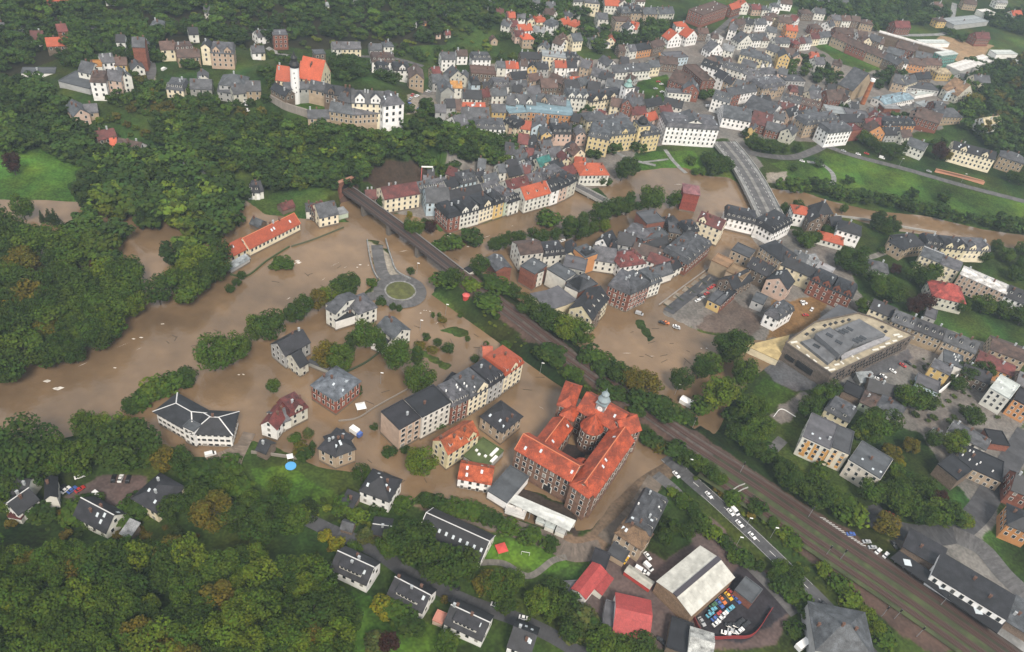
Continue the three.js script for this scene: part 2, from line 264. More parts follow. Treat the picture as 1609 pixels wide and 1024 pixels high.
{
  const g = new THREE.BufferGeometry(), p = new Float32Array(NX * NZ * 3), uv = new Float32Array(NX * NZ * 2), ix = [];
  for (let j = 0; j < NZ; j++) for (let i = 0; i < NX; i++) { const k = j * NX + i; p.set([GX[i], HH[k], GZ[j]], k * 3); uv.set([clamp((GX[i] - GO[0]) / GW, 0.001, .999), clamp((GZ[j] - GO[1]) / GW, .001, .999)], k * 2); }
  for (let j = 0; j < NZ - 1; j++) for (let i = 0; i < NX - 1; i++) { const a = j * NX + i; ix.push(a, a + NX, a + 1, a + 1, a + NX, a + NX + 1); }
  g.setAttribute('position', new THREE.BufferAttribute(p, 3)); g.setAttribute('uv', new THREE.BufferAttribute(uv, 2)); g.setIndex(ix); g.computeVertexNormals();
  struct(new THREE.Mesh(g, new THREE.MeshPhysicalMaterial({ map: groundT, roughness: 1, specularIntensity: .2 })), 'ground');
}
{ // flood water: muddy, with streaks of silt drifting along the current
  const wt = tex(1024, (u, v) => { const s = fbm(u * 9 + 2 * fbm(u * 4, v * 4, 3, 4), v * 9, 5, 9), t = fbm(u * 40, v * 40, 3, 40); const k = 0.94 + 0.4 * (s - 0.48) + 0.2 * (t - 0.45); return [0.475 * k, 0.39 * k, 0.295 * k]; }, true, 260);
  const wb = tex(512, (u, v) => grey(0.6 * fbm(u * 32 + 2 * fbm(u * 6, v * 6, 2, 6), v * 32, 4, 32) + 0.4 * fbm(u * 90, v * 90, 2, 90)), false, 60);
  const m = new THREE.MeshStandardMaterial({ map: wt, bumpMap: wb, bumpScale: 0.16, roughness: 0.07 });
  const g = new G().poly(V(-900, 0, -60), V(900, 0, -60), V(900, 0, -900), V(-900, 0, -900));
  struct(g.mesh('water', m, scene), 'water');
}
// draped strips: roads, paths, ballast
function smooth(pts, n = 10) { return new THREE.CatmullRomCurve3(pts, false, 'centripetal').getPoints(pts.length * n); }
function ribbon(C, w, lift, g = new G(), over = false, offs = 0) {
  let L = null, Rr = null;
  C.forEach((p, i) => {
    const t = C[Math.min(i + 1, C.length - 1)].clone().sub(C[Math.max(i - 1, 0)]).setY(0).normalize(), n = V(-t.z, 0, t.x), at = (s) => { const q = p.clone().addScaledVector(n, s); q.y = over ? p.y + lift : Math.max(terr(q.x, q.z), terr(p.x, p.z) - .1, 0) + lift; return q; };
    const a = at(offs - w / 2), b = at(offs + w / 2); if (L) g.poly(L, Rr, b, a); L = a; Rr = b;
  });
  return g;
}
const asphT = tex(256, (u, v) => grey(0.8 + 0.4 * (fbm(u * 6, v * 6, 5, 6) - 0.48) + 0.12 * (hash(u * 256, v * 256) - 0.5)), true, 12);
const asph = std([.085, .085, .092], { map: asphT, roughness: .8 }), asph2 = std([.15, .145, .145], { map: asphT }), gravel = std([.24, .22, .19], { map: asphT }), ballast = std([.13, .105, .09], { map: asphT }), pale = std([.34, .34, .33], { map: asphT }), mark = std([.6, .6, .58]);
const path = (pts, h = 0) => smooth(pts.map(([x, y]) => gp(x, y, h)));
function road(pts, w, m = asph, name = 'road', lift = 0.14) { struct(ribbon(path(pts), w, lift).mesh(name, m, scene), name); }
function dashes(pts, on, off, w = 0.22, side = 0, lift = .19, name = 'road_marking') {
  const C = new THREE.CatmullRomCurve3(path(pts)), L = C.getLength(), g = new G();
  for (let s = 0; s < L - on; s += on + off) { const P = []; for (let k = 0; k <= 3; k++) P.push(C.getPointAt((s + on * k / 3) / L)); ribbon(P, w, lift, g, false, side); }
  struct(g.mesh(name, mark, scene), name);
}
const R1 = [[1046, 718], [1075, 745], [1110, 775], [1150, 808], [1180, 838], [1222, 878], [1262, 917], [1300, 955], [1345, 1003], [1380, 1040]];
road(R1, 6.2, std([.11, .11, .115], { map: asphT })); dashes(R1, 3, 5); dashes(R1, 300 / 4, 0, .1, 2.8); dashes(R1, 300 / 4, 0, .1, -2.8);
road([[1030, 745], [1062, 772], [1095, 812], [1130, 845], [1175, 885], [1215, 925], [1250, 965]], 5, asph2);
road([[455, 806], [480, 815], [520, 834], [560, 850], [600, 872], [640, 900], [690, 925], [740, 948], [800, 968], [860, 995], [920, 1030]], 5.5, asph);
road([[365, 745], [372, 720], [382, 700], [392, 680]], 5, std([.28, .22, .17], { map: asphT }), 'path');
road([[325, 722], [355, 712], [378, 700]], 3.5, std([.28, .22, .17], { map: asphT }), 'path');
road([[1230, 690], [1215, 705], [1200, 720]], 5, asph2);
road([[1365, 795], [1390, 822], [1430, 838], [1490, 838], [1530, 812], [1565, 760], [1615, 680]], 10, asph);
road([[1495, 838], [1540, 860], [1580, 905], [1640, 960]], 9, asph2);
road([[1300, 770], [1340, 800], [1375, 825], [1400, 835]], 5, asph2);
road([[1290, 226], [1340, 244], [1420, 265], [1500, 288], [1630, 322]], 6, asph2);
road([[1160, 235], [1200, 244], [1245, 247], [1280, 236], [1298, 226]], 7, asph2);
road([[1268, 254], [1290, 258], [1306, 270], [1310, 284], [1303, 293]], 3.5, pale, 'path');
road([[215, 80], [232, 92], [238, 112], [232, 128]], 6, asph2);
road([[420, 75], [455, 88], [462, 96]], 4, pale); road([[560, 88], [620, 92], [665, 104]], 4, asph2);
road([[880, 72], [910, 90], [935, 108], [1000, 112]], 5, asph2); road([[1060, 70], [1110, 60], [1150, 30], [1180, 6]], 6, asph2);
road([[1500, 5], [1495, 30], [1485, 52], [1450, 55], [1395, 55]], 6, pale);
road([[1130, 170], [1180, 168], [1230, 160], [1300, 170]], 5, asph2); road([[1300, 222], [1330, 205], [1380, 180], [1460, 160]], 5, asph2);
road([[1050, 490], [1085, 462], [1120, 435], [1140, 420]], 6, asph, 'car_park');
road([[1395, 395], [1360, 405], [1345, 402], [1330, 392]], 4, gravel, 'path'); road([[950, 850], [1000, 800], [1030, 752]], 7, std([.22, .175, .135], { map: asphT }), 'street');
road([[690, 795], [760, 815], [850, 845], [900, 868], [945, 862]], 8, std([.22, .175, .14], { map: asphT }), 'street');
road([[740, 885], [790, 885], [830, 905], [870, 880], [890, 875]], 2.5, gravel, 'path');
road([[1290, 560], [1360, 525], [1430, 500]], 0.4, pale, 'kerb', .3);
road([[945, 222], [970, 240], [990, 250], [1030, 260]], 3, pale, 'path'); road([[1010, 255], [1050, 250]], 2, pale, 'path'); road([[1045, 235], [1060, 255], [1078, 272]], 3, pale, 'path');
// the new road on its dam with the roundabout
road([[592, 385], [596, 410], [603, 432], [618, 446], [600, 462], [578, 468]], 6, asph2, 'road', .2);

{ const c = gp(629, 457), g = new G(), k = new G(), t = [], t2 = []; for (let i = 0; i <= 48; i++) { const a = i / 48 * 6.2832; t.push(V(c.x + 10.6 * Math.cos(a), 0, c.z + 10.6 * Math.sin(a))); t2.push(V(c.x + 7.5 * Math.cos(a), 0, c.z + 7.5 * Math.sin(a))); }
  struct(ribbon(t, 5.2, .28).mesh('road', asph2, scene), 'road'); struct(new G().prism(t2.slice(1).map((p) => [p.x, p.z]), 0, 1.05).mesh('roundabout_lawn', std([.13, .14, .035], { map: asphT }), scene), 'roundabout_lawn'); struct(ribbon(t2, .8, .36, k).mesh('kerb', pale, scene), 'kerb'); }
// ---------- buildings ----------
let TX = 0, TY = 0, TS = 1, PLACE = '', GROUP = '';
const T = (x, y, s = 1609 / 410) => { TX = x; TY = y; TS = s; };
const px = (x, y) => [TX + x / TS, TY + y / TS];
const winG = new Map();
const boxGeo = (w, h, d) => { const k = w + '|' + h + '|' + d; if (!winG.has(k)) winG.set(k, new G().box(-w / 2, 0, -d / 2, w / 2, h, d / 2).geo()); return winG.get(k); };
const chimGeo = new G().box(-.42, -2.2, -.32, .42, 1.25, .32, true).box(-.5, 1.25, -.4, .5, 1.42, .4).geo();
// a roof over the rectangle x0..x1, z0..z1 (front at z1) with eaves at y; returns a function giving the roof height at (x, z)
function roofFaces(g, type, x0, x1, z0, z1, y, pitch, t = 0.25) {
  const W = x1 - x0, D = z1 - z0, cz = (z0 + z1) / 2, cxx = (x0 + x1) / 2, a = V(x0, y, z1), b = V(x1, y, z1), c = V(x1, y, z0), d = V(x0, y, z0);
  if (type === 'f') { g.box(x0, y - .1, z0, x1, y + .25, z1); const k = .35; g.box(x0, y + .25, z1 - k, x1, y + .6, z1).box(x0, y + .25, z0, x1, y + .6, z0 + k).box(x0, y + .25, z0 + k, x0 + k, y + .6, z1 - k).box(x1 - k, y + .25, z0 + k, x1, y + .6, z1 - k); return () => y + .25; }
  if (type === 'g') { const r = pitch * D / 2, e = V(x0, y + r, cz), f = V(x1, y + r, cz); g.slab(t, a, b, f, e).slab(t, c, d, e, f); return (x, z) => y + r - Math.abs(z - cz) * pitch; }
  if (type === 'G') { const r = pitch * W / 2, e = V(cxx, y + r, z1), f = V(cxx, y + r, z0); g.slab(t, b, c, f, e).slab(t, d, a, e, f); return (x) => y + r - Math.abs(x - cxx) * pitch; }
  if (type === 's') { const r = pitch * D; g.slab(t, a, b, V(x1, y + r, z0), V(x0, y + r, z0)); return (x, z) => y + (z1 - z) * pitch; }
  if (type === 'h') {
    const s = Math.min(W, D) / 2, r = pitch * s;
    if (W >= D) { const e = V(x0 + s, y + r, cz), f = V(x1 - s, y + r, cz); if (W - D < .3) { const o = V(cxx, y + r, cz); g.slab(t, a, b, o).slab(t, b, c, o).slab(t, c, d, o).slab(t, d, a, o); } else g.slab(t, a, b, f, e).slab(t, c, d, e, f).slab(t, b, c, f).slab(t, d, a, e); }
    else { const e = V(cxx, y + r, z1 - s), f = V(cxx, y + r, z0 + s); g.slab(t, b, c, f, e).slab(t, d, a, e, f).slab(t, a, b, e).slab(t, c, d, f); }
    return (x, z) => y + pitch * Math.max(0, Math.min(x - x0, x1 - x, z - z0, z1 - z));
  }
  if (type === 'm') { // steep lower slopes, shallow top
    const m = 2.6, k = 1.15, A = V(x0 + k, y + m, z1 - k), B = V(x1 - k, y + m, z1 - k), C = V(x1 - k, y + m, z0 + k), Dd = V(x0 + k, y + m, z0 + k);
    g.slab(t, a, b, B, A).slab(t, b, c, C, B).slab(t, c, d, Dd, C).slab(t, d, a, A, Dd);
    const f = roofFaces(g, 'h', x0 + k - .1, x1 - k + .1, z0 + k - .1, z1 - k + .1, y + m + .05, .18, .15);
    return (x, z) => { const q = Math.min(x - x0, x1 - x, z - z0, z1 - z); return q < k ? y + m * q / k : f(x, z); };
  }
}
let SEED = 1;
/* one rectangular block of a building under root o. (x1,y1)-(x2,y2): the two ends of its eave that face us, D: depth away from us, h: eave height */
function block(o, q, D, h, type, wall, roof, op = {}) {
  const r = rng(SEED++ * 7919 + 13), pa = px(q[0], q[1]), pb = px(q[2], q[3]);
  let A, B, y0;
  if (op.base !== undefined) { y0 = op.base; A = un(...pa, y0 + h); B = un(...pb, y0 + h); }
  else { A = gp(...pa, h); B = gp(...pb, h); y0 = Math.min(A.y, B.y) - h; const hm = (A.y + B.y) / 2; y0 = hm - h; A = un(...pa, hm); B = un(...pb, hm); }
  let u = B.clone().sub(A).setY(0); const W = u.length(); u.normalize();
  let n = V(-u.z, 0, u.x); const mid = A.clone().add(B).multiplyScalar(.5);
  if (n.dot(mid.clone().sub(EYE)) < 0) n.negate();
  const cross = u.clone().cross(n); let ux = u; if (cross.y < 0) ux = u.clone().negate(); // local +z = towards us = -n, +x = right
  const zx = n.clone().negate(); ux = V(0, 1, 0).cross(zx).normalize();
  const c = mid.clone().addScaledVector(n, D / 2).setY(y0);
  const turn = Math.atan2(-ux.z, ux.x);
  if (!o.userData.placed) { o.position.copy(c); o.rotation.y = turn; o.updateMatrixWorld(); o.userData.placed = 1; }
  const mw = new THREE.Matrix4().makeRotationY(turn).setPosition(c), m = o.matrixWorld.clone().invert().multiply(mw);
  const x0 = -W / 2, x1 = W / 2, z0 = -D / 2, z1 = D / 2, v = Math.floor(r() * 12), pitch = op.p ?? (type === 'h' ? .62 : type === 's' ? .3 : .82), down = op.down ?? 5;
  const ov = type === 'f' ? .12 : op.ov ?? .45, gw = new G();
  const wmat = op.wm ?? wm(wall, v), rmat = op.rm ?? rm(roof, v, type === 'f');
  gw.box(x0, -down, z0, x1, h, z1, true);
  if (type === 'g') { const k = pitch * D / 2; gw.poly(V(x0, h, z0), V(x0, h, z1), V(x0, h + k, 0)).poly(V(x1, h, z1), V(x1, h, z0), V(x1, h + k, 0)); }
  if (type === 'G') { const k = pitch * W / 2; gw.poly(V(x0, h, z1), V(x1, h, z1), V(0, h + k, z1)).poly(V(x1, h, z0), V(x0, h, z0), V(0, h + k, z0)); }
  if (type === 's') { const k = pitch * D; gw.poly(V(x0, h, z0), V(x0, h, z1), V(x0, h + k, z0)).poly(V(x1, h, z1), V(x1, h, z0), V(x1, h + k, z0)).poly(V(x1, h, z0), V(x0, h, z0), V(x0, h + k, z0), V(x1, h + k, z0)); }
  const wallMesh = gw.mesh('wall', wmat, o, m);
  if (op.wl) wallMesh.userData.label = op.wl;
  const gr = new G(), lx = type === 'g' ? .25 : ov, lz = type === 'G' ? .25 : ov, dy = type === 'f' ? 0 : -ov * (type === 'm' ? 1 : pitch) * .9 + .28;
  const hz = roofFaces(gr, type, x0 - lx, x1 + lx, z0 - lz, z1 + lz, h + dy, pitch);
  const roofMesh = gr.mesh('roof', rmat, o, m);
  // pale ridge and verge flashings
  if (op.ridge && (type === 'g' || type === 'h')) { const g = new G(), hy = type === 'h' ? hz(0, 0) : h + dy + pitch * (D + 2 * lz) / 2, e = type === 'h' ? Math.max(0, (W - D) / 2) : W / 2 + lx; g.box(-e, hy - .1, -.16, e, hy + .1, .16); if (type === 'g' && op.ridge > 1) for (const s of [-1, 1]) for (const q2 of [-1, 1]) { const xx = s * (W / 2 + lx), zz = q2 * (D / 2 + lz), f = (t) => V(xx, h + dy + (1 - t) * pitch * (D / 2 + lz) + .12, zz * t); const A1 = f(0), B1 = f(1), w = V(.14, 0, 0); g.poly(A1.clone().sub(w), A1.clone().add(w), B1.clone().add(w), B1.clone().sub(w)); } g.mesh('ridge_cap', op.rc ?? (roof === 'r' ? M.tileRidge : M.ridge), roofMesh, m); }
  // windows: rows on every side
  const near = op.win === 1, st = op.st ?? 3.2, rows = op.rows ?? Math.max(1, Math.floor((h + .5) / st)), pit = op.pit ?? 2.9, ww = op.ww ?? 1.15, wh = op.wh ?? 1.65;
  const gf = new G(), gl = new G(), items = [];
  if (op.win !== 0) for (const [len, dep, ry] of [[W, z1, 0], [W, -z0, Math.PI], [D, x1, Math.PI / 2], [D, -x0, -Math.PI / 2]]) {
    if (op.faces && !op.faces.includes(String(Math.round(ry / Math.PI * 2) & 3))) continue;
    if (near && Math.abs(ry) > 3 && !op.back) continue;
    const k = Math.floor((len - 1) / pit); if (k < 1) continue;
    const mr = new THREE.Matrix4().makeRotationY(ry);
    const tops = (type === 'g' && Math.abs(Math.abs(ry) - Math.PI / 2) < .1) || (type === 'G' && (ry === 0)) ? 1 : 0;
    for (let f = 0; f < rows + tops; f++) {
      const kk = f < rows ? k : Math.max(1, Math.floor(k / 2) - 1); if (f >= rows && len < 6) continue;
      for (let i = 0; i < kk; i++) { if (op.gap && r() < op.gap) continue; items.push([mr, (i - (kk - 1) / 2) * (len - .6) / Math.max(k, 1), h - .75 - wh - (rows - 1 - f) * st + (f >= rows ? -.1 : 0), dep]); }
    }
  }
  for (const [mr, x, y, dep] of items) {
    if (near) {
      const w = new THREE.Mesh(boxGeo(ww + .3, wh + .3, .1), op.fm ?? M.frame); w.name = 'window'; w.castShadow = w.receiveShadow = true;
      w.applyMatrix4(m.clone().multiply(mr).multiply(new THREE.Matrix4().setPosition(x, y - .15, dep + .03))); o.add(w);
      const gk = r(), p = new THREE.Mesh(boxGeo(ww, wh, .06), gk < .62 ? M.glass : gk < .86 ? M.glass2 : M.glass3); p.name = 'pane'; p.position.set(0, .15, .06); p.receiveShadow = true; w.add(p);
    } else {
      const add = (g, x0, y0, x1, y1, z) => { const P = [[x0, y0], [x1, y0], [x1, y1], [x0, y1]].map(([a, b]) => V(a, b, dep + z).applyMatrix4(mr)); g.poly(...P); };
      add(gf, x - ww / 2 - .14, y - .14, x + ww / 2 + .14, y + wh + .14, .04); add(gl, x - ww / 2, y, x + ww / 2, y + wh, .08);
    }
  }
  if (!gf.empty) { gf.mesh('window_surrounds', op.fm ?? M.frame, o, m).userData.kind = 'stuff'; gl.mesh('windows', M.glass, o, m).userData.kind = 'stuff'; }
  if (y0 < .35 && !op.nopl) { const g = new G(), t = .8 + r() * .4; g.box(x0 - .04, -.3, z0 - .04, x1 + .04, t, z1 + .04, true); g.mesh('plinth', M.damp, o, m); }
  if (op.co) { const g = new G(); for (const s of [z1, z0 - .25]) g.box(x0 - .25, h - .5, s, x1 + .25, h - .1, s + .25); g.box(x0 - .25, h - .5, z0, x0, h - .1, z1).box(x1, h - .5, z0, x1 + .25, h - .1, z1); g.mesh('cornice', M.trim, o, m); }
  // gables that rise from the front wall
  if (op.x) for (let i = 0; i < op.x; i++) {
    const w = op.xw ?? 4.2, cxx = op.xs !== undefined ? op.xs * W / 2 : (i - (op.x - 1) / 2) * W / op.x, g = new G(), y2 = h + (op.xh ?? 2), k = w * .55, dp = op.xd ?? Math.min(D * .42, 4);
    g.box(cxx - w / 2, h - .2, z1 - dp, cxx + w / 2, y2, z1 + .22, true).poly(V(cxx - w / 2, y2, z1 + .22), V(cxx + w / 2, y2, z1 + .22), V(cxx, y2 + k, z1 + .22));
    const gm = g.mesh('front_gable', op.xm ?? wmat, o, m), q2 = new G(), zb = z1 - dp - .2;
    q2.slab(.2, V(cxx + w / 2 + .2, y2 - .05, z1 + .3), V(cxx + w / 2 + .2, y2 - .05, zb), V(cxx, y2 + k + .15, zb), V(cxx, y2 + k + .15, z1 + .3)).slab(.2, V(cxx - w / 2 - .2, y2 - .05, zb), V(cxx - w / 2 - .2, y2 - .05, z1 + .3), V(cxx, y2 + k + .15, z1 + .3), V(cxx, y2 + k + .15, zb)); q2.mesh('gable_roof', rmat, gm, m);
    const q3 = new G(); for (const s of [-1, 1]) q3.poly(...[[-.45, 0], [.45, 0], [.45, 1.5], [-.45, 1.5]].map(([a, b]) => V(cxx + s * w / 4.5 + a, y2 - 1.8 + b, z1 + .26))); q3.mesh('windows', M.glass, gm, m).userData.kind = 'stuff';
  }
  // dormers
  if (op.d) for (const [side, n] of [[1, op.d], [-1, op.db ?? 0]]) for (let i = 0; i < n; i++) {
    const cxx = (i - (n - 1) / 2) * W / n, w = op.dw ?? 1.3, zf = side * (z1 - (type === 'm' ? .25 : D * .16)), yb = hz(cxx, zf) - .1, g = new G(), hh = 1.5, dp = side * -2.2;
    g.box(cxx - w / 2, yb - .6, Math.min(zf, zf + dp), cxx + w / 2, yb + hh, Math.max(zf, zf + dp), true); const dm = g.mesh('dormer', op.dm ?? (i % 2 ? M.trim : M.frame), roofMesh, m);
    const t = new G(); t.slab(.12, V(cxx - w / 2 - .15, yb + hh + .12, Math.max(zf, zf + dp) + .15), V(cxx + w / 2 + .15, yb + hh + .12, Math.max(zf, zf + dp) + .15), V(cxx + w / 2 + .15, yb + hh + .3, Math.min(zf, zf + dp) - .15), V(cxx - w / 2 - .15, yb + hh + .3, Math.min(zf, zf + dp) - .15)); t.mesh('dormer_roof', rmat, roofMesh, m);
    const q2 = new G(); q2.box(cxx - w * .32, yb + .25, zf - .04, cxx + w * .32, yb + hh - .2, zf + .04); q2.mesh('dormer_window', M.glass, roofMesh, m);
  }
  // skylights
  for (let i = 0; i < (op.sk ?? 0); i++) { const g = new G(), cxx = op.skr ? (i - (op.sk - 1) / 2) * W / op.sk : rr(x0 + 1.2, x1 - 1.2, r), s = op.skr ? 1 : r() < .75 ? 1 : -1, zz = s * D * (op.skr ? .27 : rr(.12, .36, r)), y = hz(cxx, zz), pz = type === 'g' || type === 'h' ? pitch * s : 0; const e = (dx, dz) => V(cxx + dx, y - dz * pz + .1, zz + dz); g.slab(.16, e(-.45, .55), e(.45, .55), e(.45, -.55), e(-.45, -.55)); g.mesh('skylight', M.sky, roofMesh, m); }
  // chimneys
  const nc = op.ch ?? (type === 'f' ? (W > 9 ? 1 : 0) : W > 16 ? 3 : W > 7 ? 2 : 1);
  for (let i = 0; i < nc; i++) { const c = new THREE.Mesh(chimGeo, r() < .35 ? M.lead : M.chim); c.name = 'chimney'; c.castShadow = c.receiveShadow = true; const cxx = rr(x0 + 1, x1 - 1, r), zz = rr(-.22, .22, r) * D; c.applyMatrix4(m.clone().multiply(new THREE.Matrix4().setPosition(cxx, hz(cxx, zz) + .35, zz))); roofMesh.add(c); }
  if (op.dish) { const g = new G(); for (let i = 0; i < op.dish; i++) { const cxx = rr(x0 + 1, x1 - 1, r), zz = rr(-.4, .4, r) * D; g.cyl(cxx, zz, hz(cxx, zz) - .1, hz(cxx, zz) + .9, .35, .3, 8); } g.mesh('vents', M.white, roofMesh, m).userData.kind = 'stuff'; }
  return { m, W, D, h, hz, roofMesh, wallMesh, x0, x1, z0, z1, y0 };
}
const auto = [];
const TYPE = { f: 'flat', g: 'gabled', G: 'gabled', h: 'hipped', m: 'mansard', s: 'sloping' };
const NAMES = { house: 'house' };
// B: a building of one block with an automatic or a given label
function B(x1, y1, x2, y2, D, h, type, wall, roof, op = {}) {
  if (roof === 'k' && TY === 0 && hash(x1, y1 + TX) < .6) roof = hash(y1, x1) < .8 ? 'g' : 'b'; // the far town's slates are mostly paler
  const kind = op.kind ?? (h >= 10 && (x2 - x1) / TS > 40 ? 'apartment building' : h >= 8.5 ? 'town house' : 'house');
  const o = new THREE.Group(); o.name = numbered(op.name ?? kind.replace(/ /g, '_')); scene.add(o);
  const b = block(o, [x1, y1, x2, y2], D, h, type, wall, roof, op);
  delete o.userData.placed;
  const size = b.W > 22 ? 'long ' : b.W < 7.5 && h < 7 ? 'small ' : h > 11 ? 'tall ' : '';
  tag(o, null, kind, op.group);
  if (op.l) o.userData.label = op.l;
  else { const s = `${size}${WALL[wall][1]} ${kind} with ${ROOF[roof][1]} ${TYPE[type]} roof ${op.at ?? PLACE}`; o.userData.label = s; auto.push([o, s, kind]); }
  return o;
}
// MB: a building of several blocks; each block is [x1,y1,x2,y2, D,h,type,wall,roof,op]
function MB(name, label, kind, blocks, group) {
  const o = new THREE.Group(); o.name = numbered(name); scene.add(o); const out = blocks.map(([x1, y1, x2, y2, ...r]) => block(o, [x1, y1, x2, y2], ...r));
  delete o.userData.placed; tag(o, label, kind, group); return [o, out];
}
const ORD = ['', 'first', 'second', 'third', 'fourth', 'fifth', 'sixth', 'seventh', 'eighth', 'ninth', 'tenth', 'eleventh', 'twelfth', 'thirteenth', 'fourteenth', 'fifteenth', 'sixteenth', 'seventeenth', 'eighteenth', 'nineteenth', 'twentieth'];
function finishLabels(list) { // look-alikes in one place are told apart by their order from the left
  const by = {}; for (const a of list) (by[a[1]] ??= []).push(a);
  for (const s in by) { const L = by[s]; if (L.length < 2) continue; L.sort((a, b) => project(a[0].position)[0] - project(b[0].position)[0]); L.forEach((a, i) => { a[0].userData.label = `${s}, ${i === 0 ? 'leftmost' : i === L.length - 1 ? 'rightmost' : (ORD[i + 1] ?? 'number ' + (i + 1)) + ' from left'}`; if (!a[0].userData.group) a[0].userData.group = `${a[2]}s ${s.split(' roof ')[1] ?? ''}`.trim(); }); }
}
// ---------- the far town ----------
T(0, 0); PLACE = 'on upper left hillside';
B(190, 240, 268, 240, 9, 5, 'g', 'w', 'd'); B(290, 285, 440, 277, 9, 5, 'g', 'b', 'r'); B(358, 195, 418, 190, 8, 9, 'g', 'r', 'd'); B(512, 178, 592, 178, 8, 5, 'h', 'w', 'k'); B(85, 200, 140, 200, 7, 4, 'g', 'w', 'g'); B(0, 178, 28, 178, 7, 4, 'g', 'w', 'g');
B(285, 4, 430, 2, 10, 6, 'g', 'r', 'r'); B(650, 2, 715, 0, 8, 4, 'g', 'w', 'g'); B(925, 158, 995, 165, 10, 6, 'h', 'g', 'g'); B(1260, 78, 1320, 78, 8, 4, 'g', 'v', 'g'); B(1165, 212, 1225, 210, 8, 6, 'g', 'w', 'k'); B(715, 258, 770, 260, 8, 8, 'g', 'w', 'k');
B(815, 287, 893, 290, 10, 16, 'g', 'r', 'g', { l: 'tall red brick block with blank gable beside the uphill street', win: 0 }); B(893, 290, 922, 290, 6, 7, 'g', 'w', 'k');
B(990, 306, 1085, 303, 9, 8, 'g', 'c', 'b'); B(1085, 318, 1200, 310, 10, 8, 'm', 'b', 'k', { d: 4 }); B(1238, 290, 1293, 295, 9, 12, 'G', 'c', 'k', { l: 'narrow cream house with pointed front gable on upper left hillside' }); B(1298, 322, 1440, 330, 13, 11, 'm', 'p', 'g', { l: 'large pink apartment house with red inner court front on upper left hillside', x: 2, xs: undefined }); B(1095, 352, 1235, 350, 8, 7, 'g', 't', 'b'); B(1556, 327, 1609, 325, 8, 5, 'g', 'w', 'g');
PLACE = 'among trees at left edge';
B(130, 452, 340, 452, 8, 4, 'f', 'w', 'g', { kind: 'hall', win: 0 }); B(360, 500, 550, 548, 16, 4, 'f', 'g', 'g', { kind: 'hall', win: 0 });
PLACE = 'of the white hillside complex';
B(480, 438, 560, 455, 11, 8, 'g', 'w', 'g'); B(560, 412, 630, 410, 9, 10, 'f', 'w', 'o'); B(628, 388, 706, 380, 9, 10, 'g', 'w', 'g'); B(705, 400, 782, 400, 8, 8, 'g', 'y', 'k'); B(815, 432, 892, 425, 9, 7, 'G', 'w', 'g'); B(555, 502, 650, 506, 11, 12, 'm', 'w', 'b'); B(655, 490, 745, 500, 10, 11, 'g', 'p', 'g'); B(742, 484, 812, 472, 10, 11, 'G', 'w', 'g');
PLACE = 'below the street left of castle';
B(1025, 545, 1130, 556, 12, 6, 'm', 'c', 'g', { l: 'cream house with long grey mansard roof above left gardens', d: 4 }); B(1172, 545, 1305, 550, 10, 5, 'g', 'g', 'k'); B(1350, 520, 1510, 535, 14, 8, 'h', 'g', 'g'); B(1340, 560, 1425, 575, 9, 6, 'g', 'g', 'g'); B(1520, 560, 1609, 560, 10, 7, 'g', 't', 'g'); B(1220, 482, 1285, 482, 8, 6, 'G', 'w', 'k'); B(1440, 580, 1530, 570, 8, 6, 'g', 'v', 'g');
PLACE = 'in gardens left of castle';
B(455, 718, 552, 700, 14, 8, 'G', 'p', 'g'); B(525, 695, 605, 690, 8, 5, 'g', 't', 'g'); B(605, 862, 720, 842, 8, 5, 'g', 'b', 'd'); B(712, 908, 855, 938, 9, 6, 'g', 'w', 'b', { d: 3 }); B(680, 892, 722, 890, 6, 5, 'g', 'o', 'r'); B(868, 968, 930, 965, 7, 4, 'g', 'g', 'g'); B(935, 978, 1005, 975, 7, 5, 'g', 'o', 'd');
T(0, 250); B(970, 75, 1030, 90, 7, 5, 'g', 'v', 'k'); B(1090, 100, 1180, 75, 8, 4, 'g', 'g', 'g'); B(1230, 105, 1310, 120, 9, 7, 'g', 'w', 'g'); B(1285, 90, 1338, 80, 7, 8, 'G', 'c', 'b'); B(1530, 200, 1600, 205, 9, 5, 'm', 'w', 'k', { d: 2, l: 'white house with dark mansard roof at foot of castle wood' });
T(400, 0); PLACE = 'on hillside behind the castle';
B(22, 230, 90, 216, 8, 6, 'g', 'w', 'g'); B(115, 218, 205, 216, 10, 11, 'f', 'r', 'g', { l: 'tall red brick house by the hairpin road' }); B(0, 328, 65, 325, 8, 5, 'g', 'c', 'g'); B(370, 335, 438, 332, 7, 6, 'f', 'b', 'g'); B(482, 302, 540, 302, 9, 5, 'g', 'w', 'g'); B(540, 302, 657, 302, 9, 6, 'g', 'c', 'g'); B(712, 308, 785, 308, 8, 5, 'g', 'g', 'g'); B(797, 287, 858, 287, 8, 7, 'h', 'w', 'k'); B(725, 378, 868, 382, 12, 9, 'm', 'w', 'k', { d: 5 }); B(758, 428, 830, 428, 9, 7, 'm', 'w', 'k', { d: 2 }); B(860, 432, 962, 432, 10, 8, 'm', 'w', 'k', { x: 1 }); B(955, 485, 1045, 490, 16, 8, 'G', 't', 'b', { l: 'brown barn-like house with steep gable behind the castle' }); B(1155, 365, 1240, 365, 9, 10, 'g', 'w', 'g'); B(1250, 345, 1315, 345, 8, 7, 'g', 'w', 'k'); B(1345, 365, 1458, 365, 9, 8, 'm', 'w', 'k', { d: 4 });
